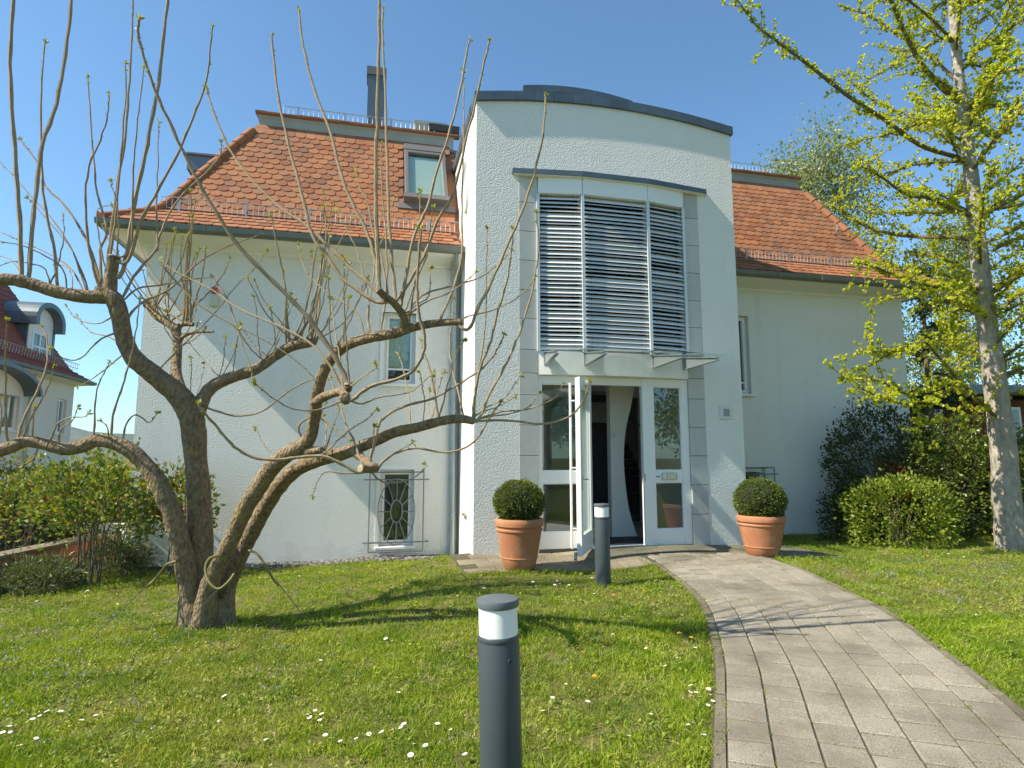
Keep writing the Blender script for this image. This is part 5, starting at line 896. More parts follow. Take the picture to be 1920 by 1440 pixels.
# lintel under the bay
lp = catmull([(.895,.0),(1.2,-.065),(1.54,-.10),(2.05,-.115),(2.56,-.10),(2.9,-.06),(3.192,.0)], 3)
MB().prism([(p[0], p[1]) for p in lp] + [(3.192,.30),(.895,.30)], 2, 2.575, 2.905).build('lintel', M['smooth_white'], house)
MB().box(.3, TW-.3, .302, 1.0, 2.62, 2.85).build('hall_ceiling', M['smooth_white'], house)
# ---- glass canopy on four brackets
canopy = link('canopy', None, house)
tag(canopy, 'thin glass door canopy on four steel brackets')
BK = [(1.0,-.02,-.10), (1.56,-.10,-.03), (2.60,-.10,.04), (3.12,-.02,.10)]; tips = []
for u, v, lean in BK:
    d = Vector((lean, -1, 0)).normalized(); L = .78; tip = Vector((u,v,2.905)) + d*L + Vector((0,0,-.115)); tips.append(tip); sd = Vector((d.y,-d.x,0))*.006
    o0 = Vector((u,v,2.90)); o1 = Vector((u,v,2.72)); b = MB()
    P = [o0, o0+(tip-o0)*1.0+Vector((0,0,-.012)), tip+Vector((0,0,-.04)), o1+d*.03, o1]
    b.add([p+sd for p in P]+[p-sd for p in P], [(0,1,2,3,4),(9,8,7,6,5)]+[(i,i+5,(i+1)%5+5,(i+1)%5) for i in range(5)])
    w = Vector((d.y,-d.x,0))*.028
    for p, q in ((o0, tip+Vector((0,0,-.012))), (o1+d*.03, tip+Vector((0,0,-.045)))):
        b.add([p+w, q+w, q-w, p-w, p+w+Vector((0,0,-.012)), q+w+Vector((0,0,-.012)), q-w+Vector((0,0,-.012)), p-w+Vector((0,0,-.012))], [(0,1,2,3),(7,6,5,4),(0,4,5,1),(1,5,6,2),(2,6,7,3),(3,7,4,0)])
    b.obox(o1, (1,0,0), (0,1,0), (0,0,1), (-.03,-.01,-.01), (.03,.012,.19)); b.build('bracket', M['pipe'], canopy)
ed = [Vector((.93,-.02,2.915))] + [Vector((u,v-.02,2.915)) for u,v,_ in BK[1:3]] + [Vector((3.2,-.02,2.915))]
fr = [Vector((.90,-.80,2.80)), tips[1]+Vector((0,-.02,.012)), tips[2]+Vector((0,-.02,.012)), Vector((3.33,-.80,2.80))]
for i in range(3):
    q = [ed[i]+Vector((.003,0,0)), ed[i+1]-Vector((.003,0,0)), fr[i+1]-Vector((.003,0,0)), fr[i]+Vector((.003,0,0))]
    MB().add(q + [p+Vector((0,0,.012)) for p in q], [(0,1,2,3),(7,6,5,4),(0,4,5,1),(1,5,6,2),(2,6,7,3),(3,7,4,0)]).build('glass_pane', M['glass'], canopy)
# ---- entrance screen: posts, sidelights, door
F0 = .20; ent = MB(); y0, y1 = .03, .12
for a, c in ((.898, .95), (1.50, 1.615), (2.462, 2.64), (3.08, 3.188)): ent.box(a, c, y0, y1, F0, 2.573)
for a, c in ((.95, 1.50), (2.64, 3.08)):
    ent.box(a, c, y0+.008, y1, F0, .42).box(a, c, y0+.008, y1, 1.08, 1.245).box(a, c, y0+.008, y1, 2.458, 2.573)
ent.box(1.615, 2.462, y0+.008, y1, 2.458, 2.573)
ent = bevel(ent.build('door_screen', M['white_paint'], house), .004, 1)
for a, c in ((.95, 1.50), (2.64, 3.08)):
    MB().box(a, c, .07, .076, .42, 1.08).build('pane', M['glass'], ent); MB().box(a, c, .07, .076, 1.245, 2.458).build('pane', M['glass'], ent)
    b = MB()
    for z0, z1 in ((.42, 1.08), (1.245, 2.458)):
        b.box(a, a+.014, .05, .069, z0, z1).box(c-.014, c, .05, .069, z0, z1).box(a+.014, c-.014, .05, .069, z0, z0+.014).box(a+.014, c-.014, .05, .069, z1-.014, z1)
    b.build('glazing_bead', M['white_paint'], ent)
lt = MB().box(2.74, 2.965, .018, .0385, 1.115, 1.215).build('letter_plate', M['steel'], ent)
for k in range(3): MB().box(2.815+k*.047, 2.853+k*.047, .012, .0175, 1.128, 1.20).build('name_label', M['beige'], lt)
MB().box(2.75, 2.80, .012, .0175, 1.128, 1.20).build('speaker_grid', M['alu'], lt)
MB().box(2.655, 2.70, .024, .037, 1.155, 1.168).build('key_slot', M['dark'], ent)
MB().box(2.467, 2.475, .01, .029, 1.10, 1.20).build('strike_plate', M['steel'], ent)
MB().box(1.55, 2.55, -.02, .16, .17, .212).build('threshold', M['alu'], ent)
# open leaf
ang = math.atan2(-.80, -.46)
dl = MB(); W = .87; t2 = .065; z0, z1 = .225, 2.45
for x0, x1, a, c in ((0, .105, z0, z1), (W-.105, W, z0, z1), (.105, W-.105, z0, z0+.22), (.105, W-.105, z1-.12, z1)): dl.box(x0, x1, 0, t2, a, c)
leaf = bevel(dl.build('door', M['white_paint'], house, loc=(1.60, -.005, 0), rot=(0,0,ang)), .005, 1)
tag(leaf, 'white glazed door leaf standing open')
MB().box(.105, W-.105, t2*.42, t2*.58, z0+.22, z1-.12).build('pane', M['glass'], leaf)
b = MB()
for yy in (.004, t2-.022): b.box(.105, .125, yy, yy+.018, z0+.22, z1-.12).box(W-.125, W-.105, yy, yy+.018, z0+.22, z1-.12).box(.125, W-.125, yy, yy+.018, z0+.22, z0+.24).box(.125, W-.125, yy, yy+.018, z1-.14, z1-.12)
b.build('glazing_bead', M['white_paint'], leaf)
pb = MB().rod((W-.055, -.075, .30), (W-.055, -.075, 2.38), .016, 10)
for z in (.55, 1.3, 2.15): pb.rod((W-.055, -.075, z), (W-.055, 0, z), .009, 8)
pb.build('pull_bar', M['white_paint'], leaf, True)
hd = MB().box(W-.07, W-.04, t2, t2+.008, 1.02, 1.22); hd.rod((W-.055, t2, 1.16), (W-.055, t2+.055, 1.16), .009, 8); hd.rod((W-.055, t2+.05, 1.16), (W-.19, t2+.05, 1.155), .009, 8); hd.build('lever_handle', M['steel'], leaf, True)
MB().box(.30, .62, t2, t2+.05, z1-.08, z1-.02).build('door_closer', M['alu'], leaf)
ds = MB().box(W-.03, W+.045, -.03, -.002, z0-.005, z0+.05); ds.tube([(W+.02, -.03, z0-.02, .03), (W+.02, .0, z0-.02, .03)], 10); ds.build('door_stop', M['steel'], leaf)
# ---- hall behind the door
MB().box(.3, TW-.3, .13, 3.0, .12, .205).build('hall_floor', M['hallfloor'], house); MB().box(.3, 5.6, 3.003, 5.6, .12, .205).build('hall_floor', M['hallfloor'], house)
MB().box(1.75, 2.75, .3, 1.0, .206, .214).build('door_mat', M['dark'], house)
MB().box(.3, 5.6, 5.5, 5.6, .2, 2.62).box(5.5, 5.6, 3.0, 5.5, .2, 2.62).box(3.78, 5.6, 2.9, 3.0, .2, 2.62).box(.20, .3, 3.0, 5.6, .2, 2.62).build('hall_wall', M['smooth_white'], house)
MB().box(.3, 5.6, 2.91, 5.6, 2.62, 2.7).build('hall_ceiling', M['smooth_white'], house)
edge = catmull([(2.775,2.615),(2.715,2.3),(2.60,1.85),(2.56,1.4),(2.58,1.0),(2.635,.6),(2.755,.206)], 5)
MB().prism([(2.34,.206),(2.34,2.615)] + [(p[0], p[1]) for p in edge], 1, .95, 1.09).build('curved_partition', M['smooth_white'], house)
MB().prism([(2.775-p[0]+.35, p[1]) for p in edge] + [(.35,.205+.0),(.35,2.62)][::-1], 1, 1.1, 1.2).build('curved_partition', M['smooth_white'], house)
lf = MB().box(2.30, 2.37, 2.2, 2.28, .205, 2.62).box(2.82, 2.88, 2.2, 2.28, .205, 2.62).box(2.37, 2.82, 2.2, 2.28, 2.06, 2.12).box(2.37, 2.82, 2.2, 2.28, 2.5, 2.62).box(2.37, 2.82, 2.21, 2.27, 2.12, 2.5).build('lift_frame', M['steel'], house)
MB().box(2.40, 2.80, 2.19, 2.199, 2.42, 2.56).build('vent_grille', M['dark'], lf)
MB().box(2.37, 2.82, 2.26, 2.27, .205, 2.06).build('lift_door', M['dark'], lf)
MB().box(2.36, 2.42, .935, .949, 1.75, 1.85).build('light_switch', M['alu'], house)
for i in range(11):
    MB().box(3.0+i*.0, 4.4, 3.1+i*.22, 3.36+i*.22, .206+i*.17, .366+i*.17).build('stair_tread', M['slate'], house)
MB().rod((2.95, 3.0, 1.15), (2.95, 5.4, 2.6), .022, 8).build('handrail', M['dark'], house)
MB().rod((3.75, .5, 1.15), (2.9, 2.4, 2.45), .02, 8).build('handrail', M['dark'], house)
# house sign on the tower
sg = bevel(MB().box(3.68, 3.885, -.022, -.004, 1.995, 2.20).build('house_sign', M['alu'], house), .006)
MB().box(3.735, 3.835, -.027, -.0225, 2.04, 2.15).build('sign_field', M['grey_sign'], sg)
# ------------------------------------------------------------------ pollarded tree
tree = thing('pollarded_tree', 'bare pollarded tree with four leaning limbs and long budding shoots', 'tree', (-2.75, 5.57, -.05))
TB = Vector((-2.75, 5.57, -.05))
def rel(l, b): return [(p[0]-b[0], p[1]-b[1], p[2]-b[2], p[3]) for p in l]
def bumpy(l, k=4, amp=.05, seed=0):
    rnd = random.Random(seed); out = []
    for p in catmull(l, k): out.append((p[0], p[1], p[2], p[3]*(1+rnd.uniform(-amp, amp))))
    return out
for i, l in enumerate(LIMBS):
    l = rel(l, TB)
    if i == 0: l[0] = (l[0][0], l[0][1], l[0][2]-.12, l[0][3]*.98)
    MB().tube(bumpy(l, 5, .045, i), 16 if i in (0, 6, 7, 11) else 12, True, 0, .018, i).build('trunk' if i == 0 else 'limb', M['bark'], tree, True)
# buttressed foot joining the stems
ft = MB(); V = []; F = []; nn = 30; rows = []
c0 = Vector((.02, -.02, 0))
for j, (z, s) in enumerate(((-.18,1.05),(-.02,.96),(.06,.86),(.12,.78),(.18,.70),(.24,.55))):
    for k in range(nn):
        a = 2*PI*k/nn; r = .245*s*(1+.10*math.sin(3*a+.7)+.06*math.sin(7*a+j*.3)); V.append((c0.x+.05+r*1.02*math.cos(a), c0.y-.02+r*.62*math.sin(a), z))
for j in range(5):
    for k in range(nn): F.append((j*nn+k, j*nn+(k+1) % nn, (j+1)*nn+(k+1) % nn, (j+1)*nn+k))
F.append(tuple(5*nn+k for k in range(nn))); ft.add(V, F); ft.build('root_flare', M['bark'], tree, True)
# pale saw cuts
for (c,), d in zip(CUTS, ((.1,0,1), (-.8,-.5,.7), (-.1,-1,-.2), (-.6,-.8,.05), (.1,0,1), (1,0,.1))):
    d = Vector(d).normalized(); p = Vector(c[:3])-TB; MB().tube([(*(p+d*.0), c[3]*.9), (*(p+d*.012), c[3]*.86)], 12).build('saw_cut', M['cutwood'], tree, True)
# knobby pollard heads
for i, (l, rr) in enumerate(((LIMBS[3], 1.25), (LIMBS[4], 1.3), (LIMBS[11], 1.25), (LIMBS[0], 1.1))):
    p = Vector(l[-1][:3])-TB; r = max(l[-1][3], .03)*rr; b = MB(); bm = bmesh.new(); bmesh.ops.create_icosphere(bm, subdivisions=2, radius=r)
    rnd = random.Random(i)
    for v in bm.verts: v.co *= 1+rnd.uniform(-.22, .22)
    b.add([p+v.co for v in bm.verts], [tuple(v.index for v in f.verts) for f in bm.faces]); bm.free(); b.build('pollard_knob', M['bark'], tree, True)
def bud_quads(pts, rng, size):
    """leaf pairs on the outer nodes of a shoot and a tuft at its tip"""
    P = np.array([p[:3] for p in pts]); L = np.r_[0, np.cumsum(np.linalg.norm(np.diff(P, axis=0), axis=1))]; T = L[-1]
    at = lambda s: np.array([np.interp(s, L, P[:,k]) for k in range(3)]); Q = []
    tip = at(T); d = tip-at(T*.93); d /= max(np.linalg.norm(d), 1e-6)
    n = int(rng.integers(7, 13)); Q.append(leaves(np.repeat(tip[None], n, 0), np.repeat(d[None]*.7+np.array([[0,0,.3]]), n, 0), size, .42, .75, .5, .12, rng))
    s = T-.06
    while s > T*.5 and s > T-.75:
        if rng.random() < .85:
            k = int(rng.integers(3, 7)); big = .35 + .65*(s/T)**3
            Q.append(leaves(np.repeat(at(s)[None], k, 0), rng.normal(0, 1, (k,3))+d*.5, size*big*.75, .42, .3, .5, .12, rng))
        s -= rng.uniform(.055, .11)
    return np.concatenate(Q)
for i, l in enumerate(SHOOTS):
    l = rel(l, TB); sp = catmull(l, 4); rnd = random.Random(i); pts = []
    for j, p in enumerate(sp):
        pts.append((p[0]+rnd.uniform(-.004,.004), p[1]+rnd.uniform(-.004,.004), p[2], max(p[3], .0035)*(1.16 if j % 3 == 0 else .95)))
    o = MB().tube(pts, 7).build('shoot', M['shoot'], tree, True)
    quads('bud_leaves', bud_quads(pts, np.random.default_rng(i), .034), M['bud'], o)
# guy straps
def strap(label, hose, wire):
    t = thing('tree_guy', label, 'guy wire', hose[len(hose)//2]); b = Vector(hose[len(hose)//2])
    MB().tube([(*(Vector(p)-b), .0105) for p in catmull([np.array(p) for p in hose], 5)], 8).build('hose', M['strap_y'], t, True)
    MB().tube([(*(Vector(p)-b), .0032) for p in wire], 6).build('wire', M['wire'], t, True)
def gp(x, y, dz=0): return (x, y, h(x, y)+dz)
strap('yellow-green hose on a wire looped round the left side of the trunk', [(-2.86,5.28,.55),(-2.95,5.30,.52),(-3.02,5.36,.46),(-3.10,5.36,.36),(-3.12,5.30,.33)], [(-3.12,5.30,.33), (-3.3,5.16,.1), gp(-3.42,5.05)])
strap('yellow-green hose looped round the middle stem above a taut wire', [(-2.42,5.16,.62),(-2.50,5.13,.60),(-2.52,5.10,.52),(-2.46,5.06,.42),(-2.38,5.05,.37),(-2.31,5.06,.42),(-2.28,5.10,.48)], [(-2.38,5.05,.37), (-2.55,4.95,.15), gp(-2.66,4.88)])
strap('yellow-green hose slanting off the right side of the trunk', [(-2.30,5.40,.62),(-2.22,5.38,.60),(-2.13,5.36,.50),(-2.06,5.36,.39),(-2.0,5.36,.33)], [(-2.02,5.36,.36), (-1.88,5.36,.2), gp(-1.70,5.38)])
# ------------------------------------------------------------------ ginkgo
gk = thing('ginkgo_tree', 'slender ginkgo with pale trunk and fresh yellow-green leaves on wide branches', 'tree', (7.2, 8.9, h(7.2, 8.9)))
GB = gk.location.copy(); rg = np.random.default_rng(3)
MB().tube(bumpy(rel(GINKGO[0], GB), 5, .03, 1), 18, True, 0, .02, 2).build('trunk', M['gbark'], gk, True)
mains = [rel(l, GB) for l in GINKGO[1:]]
trunk = catmull(rel(GINKGO[0], GB), 5)
for k in range(66):        # further branches all round the trunk
    t = rg.uniform(.30, .99); p = trunk[int(t*(len(trunk)-1))]; az = rg.uniform(0, 2*PI); L = rg.uniform(1.0, 2.9)*(1.25-.65*t); el = rg.uniform(.05, .75)
    if math.cos(az) < -.2 and math.sin(az) < .4 and t < .42: continue
    q = np.array(p[:3]); r = .008+.007*L; l = []
    for j in range(6):
        l.append((*q, r*(1-j*.15))); d = np.array((math.cos(az)*math.cos(el), math.sin(az)*math.cos(el), math.sin(el))); q = q + d*L/5; az += rg.normal(0, .16); el += rg.normal(.0, .12)
    mains.append(l)
LP, LD = [], []
def spurs(pts, dens, r0=0.):
    P = np.array([p[:3] for p in pts]); Ls = np.r_[0, np.cumsum(np.linalg.norm(np.diff(P, axis=0), axis=1))]
    for s in np.arange(r0*Ls[-1], Ls[-1], dens):
        c = np.array([np.interp(s+rg.uniform(-.02,.02), Ls, P[:,k]) for k in range(3)]); n = int(rg.integers(7, 13)); d = unit(rg.normal(0, 1, (1,3))+np.array([[0,0,.25]]))
        LP.append(np.repeat(c[None], n, 0)+d*.03); LD.append(d*.8 + rg.normal(0, .55, (n,3)))
for i, l in enumerate(mains):
    sp = bumpy(l, 4, .04, i); MB().tube(sp, 8).build('branch', M['gtwig'], gk, True)
    A = np.array([p[:3] for p in sp]); Ls = np.r_[0, np.cumsum(np.linalg.norm(np.diff(A, axis=0), axis=1))]; spurs(sp, .030, .10)
    tw = MB(); s = .2*Ls[-1]
    while s < Ls[-1]*.97:
        c = np.array([np.interp(s, Ls, A[:,k]) for k in range(3)]); d0 = A[min(np.searchsorted(Ls, s)+1, len(A)-1)]-c; d0 = d0/max(np.linalg.norm(d0), 1e-6)
        d = unit(d0*.55 + rg.normal(0, .62, 3) + np.array((0,0,.22))); ln = rg.uniform(.22, .85)*(1.1-.5*s/Ls[-1]); q = c; l2 = []
        for j in range(5):
            l2.append((*q, .006*(1-j*.17))); q = q + d*ln/4; d = unit(d + rg.normal(0, .13, 3) + np.array((0,0,.04)))
        tw.tube(l2, 5); spurs(l2, .042, .08); s += rg.uniform(.08, .19)
    if tw.v: tag(tw.build('twigs', M['gtwig'], gk, True), kind='stuff')
quads('leaves', leaves(np.concatenate(LP), np.concatenate(LD), .035, .95, .12, .72, .10, rg), M['ginkgo'], gk, 'stuff')
# ------------------------------------------------------------------ loose background trees
def loose_tree(name, label, base, ht, rad, nb, nl, lsize, bk, lf, seed, lean=(0,0), crown0=.25, droop=0., trunk_r=.13, group=None, spread=1.):
    t = thing(name, label, 'tree', base, 0, group); r = np.random.default_rng(seed); tr = []; q = np.array((0., 0, 0))
    for j in range(9): tr.append((q[0], q[1], q[2], trunk_r*(1-j*.105))); q = q + np.array((lean[0]*ht/8+r.normal(0,.06), lean[1]*ht/8+r.normal(0,.06), ht/8))
    MB().tube(bumpy(tr, 3, .04, seed), 10).build('trunk', bk, t, True); P, D = [], []
    for k in range(nb):
        f = r.uniform(crown0, .97); i = f*8; a = np.array(tr[int(i)][:3]); b2 = np.array(tr[min(int(i)+1, 8)][:3]); c = a+(b2-a)*(i-int(i))
        az = r.uniform(0, 2*PI); L = rad*r.uniform(.5, 1.1)*(1.15-.75*f); el = r.uniform(.3, 1.0); l = []
        for j in range(7):
            l.append((*c, max(.006, trunk_r*.28*(1-j*.14)))); c = c + np.array((math.cos(az)*math.cos(el)*spread, math.sin(az)*math.cos(el)*spread, math.sin(el)))*L/6; az += r.normal(0,.2); el += r.normal(-.02-droop*.3,.15)
        MB().tube(l, 6).build('branch', bk, t, True); A = np.array([x[:3] for x in l]); m = nl//nb; w = r.uniform(.15, 1, m)**.7*6; i0 = np.minimum(w.astype(int), 5)
        c = A[i0] + (A[i0+1]-A[i0])*(w-i0)[:,None]; off = unit(r.normal(0,1,(m,3)))*r.uniform(0,1,(m,1))**.6*rad*.22*np.array((1,1,.8)); off[:,2] -= droop*r.uniform(0,1,m)*rad*.35
        cl_ = r.integers(0, max(3, m//14), m); cc = r.normal(0, rad*.09, (cl_.max()+1,3)); P.append(c+off*.6+cc[cl_]); D.append(off+np.array((0,0,-.3-droop)))
    quads('leaves', leaves(np.concatenate(P), np.concatenate(D), lsize, .7, .6, .5, .15, r), lf, t, 'stuff'); return t
loose_tree('birch_tree', 'white-stemmed birch with thin young foliage rising behind the villa roof', (11.2, 19.2, -.3), 12.2, 4.2, 64, 28000, .095, M['birchbark'], M['birchleaf'], 21, (-.07,0), .32, .55, .17)
loose_tree('birch_tree', 'smaller birch standing behind the ginkgo, past the villa corner', (15.6, 20.5, -.3), 10, 3.4, 40, 15000, .10, M['birchbark'], M['birchleaf'], 22, (.02,0), .25, .5, .13)
loose_tree('ivy_tree', 'dark ivy-clad tree between the villa corner and the plank shed', (9.55, 14.0, 0), 6.2, 1.0, 30, 7000, .085, M['gtwig'], M['hedge'], 23, (-.02,0), .12, .3, .10)
for k, (x, y, ht, rd, sd, lb) in enumerate(((13., -1., 9, 3.4, 31, 'broad leafy tree across the right lawn, mirrored in the fixed door sidelight'), (9.5, -7.5, 10, 3.8, 32, 'tall leafy tree mirrored in the sidelight behind the open door leaf'), (17., -7., 11, 4., 33, 'large spreading tree mirrored beyond the lawn in the door glass'), (2.5, -11.5, 10, 4.2, 34, 'dense garden tree mirrored in the basement window'))):
    loose_tree('garden_tree', lb, (x, y, h(x, y)-.05), ht, rd, 30, 9000, .16, M['gbark'], M['lime'], sd, (0,0), .18, .1, .2)
# ------------------------------------------------------------------ shrubs
def shrub(name, label, base, rx, ry, hz, nl, lsize, lf, seed, stems=12, shell=.55, cat='shrub', lump=.16, bottom=.0, core=None, group=None, box=False, aspect=.6):
    t = thing(name, label, cat, (base[0], base[1], h(*base[:2])), 0, group); r = np.random.default_rng(seed)
    for k in range(stems):
        a = r.uniform(0, 2*PI); e = r.uniform(.3, .95); p = np.array((rx*e*math.cos(a)*.75, ry*e*math.sin(a)*.75, hz*r.uniform(.55,.9))); m = p*np.array((.35,.35,.5)) + r.normal(0,.04,3)
        MB().tube([(*(p*np.array((.32,.32,0))+np.append(r.normal(0,.06,2),-.05)), .010), (*m, .008), (*p, .004)], 6).build('stem', M['stem'], t, True)
    d = unit(r.normal(0,1,(nl,3)))
    if bottom > 0: d[:,2] = np.abs(d[:,2]) - .55*r.uniform(0,1,nl)*(r.random(nl) < .5); d = unit(d)
    else:           # low skirt reaching the ground
        lat = np.hypot(d[:,0], d[:,1]); k = np.where(d[:,2] < 0, (.78+.22*lat)/np.maximum(lat, .05), 1); d[:,0] *= k; d[:,1] *= k
    if box:
        q = r.uniform(-1,1,(nl,3)); ax = r.integers(0,3,nl); q[np.arange(nl), ax] = np.sign(q[np.arange(nl), ax])*r.uniform(.86,1.02,nl); P = q; nrm = np.zeros((nl,3)); nrm[np.arange(nl), ax] = np.sign(q[np.arange(nl), ax])
        lum = 1+lump*.4*(np.sin(P[:,0]*7+seed)*np.sin(P[:,1]*6)+np.sin(P[:,2]*8))[:,None]*.5; P = P*lum; P[:,2] = P[:,2]*.5+.5; P = P*np.array((rx,ry,hz)); nrm = nrm+np.array((0,0,.3))
    else:
        az = np.arctan2(d[:,1], d[:,0]); lum = 1+lump*(np.sin(az*3+seed)+np.sin(az*5+d[:,2]*4+seed*2)*.7+np.sin(d[:,2]*6+az*2)*.6)
        rad = (shell+(1-shell)*r.uniform(0,1,nl)**.4)*lum + r.normal(0,.045,nl)
        P = d*rad[:,None]; P[:,2] = P[:,2]*.5+.5; P = P*np.array((rx,ry,hz)); P[:,2] = np.maximum(P[:,2], bottom); nrm = d+np.array((0,0,.35))
    # leaves gather in sprigs
    ns = max(8, nl//9); sp = r.integers(0, nl, ns); which = r.integers(0, ns, nl); P2 = P[sp][which] + r.normal(0, lsize*.9, (nl,3)); k = r.random(nl) < .72; P = np.where(k[:,None], P2, P); nrm = np.where(k[:,None], nrm[sp][which], nrm)
    P[:,2] = np.maximum(P[:,2], .02)
    quads('leaves', leaves(P, nrm, lsize, aspect, .55, .5, .15, r), lf, t, 'stuff'); return t
shrub('evergreen_shrub', 'dark airy evergreen shrub against the shaded villa wall', (6.35, 10.35), 1.05, .6, 2.25, 8500, .055, M['hedge'], 41, 26, .45)
shrub('evergreen_shrub', 'low dark shrub at the foot of the shaded villa wall', (5.55, 10.0), .5, .35, .85, 2600, .05, M['hedge'], 42, 10, .5)
shrub('round_shrub', 'rounded lime-green shrub on the lawn edge before the dark hedge', (6.0, 9.45), .78, .55, 1.02, 7000, .055, M['lime'], 43, 14, .72, lump=.06)
shrub('glossy_shrub', 'tall glossy-leaved shrub behind the ginkgo trunk', (7.5, 10.35), 1.15, .75, 1.8, 11000, .065, M['mid'], 44, 20, .6)
shrub('glossy_shrub', 'glossy-leaved hedge shrub running on past the ginkgo', (9.3, 10.3), 1.2, .8, 1.85, 8000, .065, M['mid'], 45, 16, .6)
shrub('evergreen_shrub', 'dark bush filling the gap behind the ginkgo trunk', (8.3, 11.2), 1.6, .6, 1.7, 6000, .07, M['hedge'], 46, 10, .6)
shrub('red_twig_shrub', 'small shrub with rust-red leaves between the green shrubs', (6.25, 9.95), .28, .25, 1.25, 420, .05, M['redtwig'], 47, 12, .3, bottom=.7)
# left-hand planting
hd = shrub('clipped_hedge', 'dark clipped hedge above the orange block wall', (-9.0, 9.9), 2.4, .9, 1.42, 12000, .06, M['hedge'], 51, 8, .8, 'hedge', .05, box=True)
MB().box(-2.2, 2.2, -.75, .75, 0, 1.25).build('shade_core', M['boxcore'], hd)  # dark core paints the shade inside the hedge
shrub('rose_bush', 'big rose bush with yellow-green and reddish young leaves on bare canes', (-5.1, 7.45), .70, .5, 1.55, 2500, .07, M['rose'], 52, 12, .3, 'rose bush', .2, .52)
shrub('rose_bush', 'leafy rose bush leaning over the orange block wall', (-6.9, 8.6), .8, .6, 1.5, 1800, .07, M['rose'], 53, 9, .35, 'rose bush', .2, .45)
shrub('rose_bush', 'upright rose bush against the villa corner, half hidden by the tree', (-4.35, 8.05), .42, .32, 1.45, 1500, .07, M['rose'], 54, 7, .35, 'rose bush', .15, .6)
shrub('rose_bush', 'rose bush standing behind the big one, near the white wall', (-5.45, 8.55), .55, .4, 1.45, 1300, .07, M['rose'], 57, 7, .35, 'rose bush', .2, .6)
shrub('lavender_bush', 'grey-green lavender cushion at the foot of the orange block wall', (-5.5, 7.25), .42, .32, .30, 4500, .075, M['lavender'], 55, 3, .5, 'lavender', aspect=.16)
shrub('lavender_bush', 'grey-green lavender cushion by the villa corner', (-5.2, 8.15), .34, .30, .42, 3600, .075, M['lavender'], 56, 3, .5, 'lavender', aspect=.16)
for (x, y, a, L) in ((-5.35, 7.2, 2.4, .9), (-4.95, 7.2, .7, .85), (-4.7, 7.3, .5, .6), (-5.9, 7.0, 2.6, .8)):
    pass
# ------------------------------------------------------------------ orange block wall and white planter wall on the left
ow = thing('block_wall', 'low orange block wall stepping back beside the hedge', 'garden wall', (-6.02, 7.3, -.3)); dW = Vector((-.05, 1, 0)).normalized(); nW = Vector((1, .05, 0)).normalized()
for j in range(4):
    for i in range(10):
        s0 = -1.2 + i*.40 + (.20 if j % 2 else 0); bevel(MB().obox((0,0,0), dW, nW, (0,0,1), (s0+.004, -.2, j*.135+.002), (s0+.396, 0, (j+1)*.135-.003)).build('block', M['orange_block'], ow), .008, 1)
MB().obox((0,0,0), dW, nW, (0,0,1), (-1.3, -.24, .541), (3.0, .03, .585)).build('coping', M['landing'], ow)
ww = thing('planter_wall', 'short white garden wall with a thin rail beside the villa corner', 'garden wall', (-6.3, 9.6, -.2))
MB().box(-.6, 1.0, 0, .2, .12, .60).build('wall_face', M['smooth_white'], ww); MB().box(-.62, 1.02, -.02, .22, 0, .12).build('plinth', M['plinth'], ww)
MB().rod((-.6,.1,.72), (1.0,.1,.72), .012).rod((-.6,.1,.82), (1.0,.1,.82), .012).rod((-.5,.1,.6), (-.5,.1,.82), .012).rod((.9,.1,.6), (.9,.1,.82), .012).build('rail', M['pipe'], ww)
# ------------------------------------------------------------------ neighbouring house (same bearing as the villa)
nb = thing('neighbour_house', 'cream neighbouring house with dull red roof and rounded metal dormer', 'house', (HO.x, HO.y, 0), YAW)
NU, NV0, NV1 = -11.6, 6.0, 16.2
NW = [(15.12, 15.75, 2.25, 3.42), (12.1, 12.9, 2.25, 3.45)]
def nwall():
    b = MB(); vs_ = sorted({NV0, NV1, *[x for q in NW for x in q[:2]]}); zs = sorted({-3., 4.1, *[x for q in NW for x in q[2:]]})
    for a, c in zip(vs_, vs_[1:]):
        for d, e in zip(zs, zs[1:]):
            if any(q[0] <= a and c <= q[1] and q[2] <= d and e <= q[3] for q in NW): continue
            b.add([(NU,a,d),(NU,c,d),(NU,c,e),(NU,a,e)], [(0,1,2,3)])
    for a, c, d, e in NW:
        b.add([(NU,a,d),(NU,c,d),(NU,c,e),(NU,a,e),(NU-.15,a,d),(NU-.15,c,d),(NU-.15,c,e),(NU-.15,a,e)], [(0,4,5,1),(1,5,6,2),(2,6,7,3),(3,7,4,0)])
    b.box(NU-7, NU-.3, NV1-.3, NV1, -3, 4.1); b.box(NU-7, NU-.3, NV0, NV0+.3, -3, 4.1); return b.build('wall', M['nwall'], nb)
nwall()
for a, c, d, e in NW:
    f = MB(); x0, x1 = NU-.14, NU-.08; f.box(x0,x1,a,a+.07,d,e).box(x0,x1,c-.07,c,d,e).box(x0,x1,a+.07,c-.07,d,d+.07).box(x0,x1,a+.07,c-.07,e-.07,e).box(x0,x1,(a+c)/2-.03,(a+c)/2+.03,d+.07,e-.07); f = f.build('window', M['white_paint'], nb)
    MB().box(NU-.12, NU-.114, a+.07, c-.07, d+.07, e-.07).build('pane', M['glass'], f); MB().box(NU-.6, NU-.18, a-.1, c+.1, d-.1, e+.1).build('dark_room_block', M['roomdark'], f); MB().box(NU-.1, NU+.06, a-.05, c+.05, d-.06, d-.004).build('sill', M['smooth_white'], f)  # block behind the pane painted dark in place of an unlit room
ring([(-.03,3.94),(.06,3.96),(.36,4.02),(.40,4.1),(-.03,4.1)], 'cornice', M['smooth_white'], True, nb, NU-7, NU, NV0, NV1, gap=None)
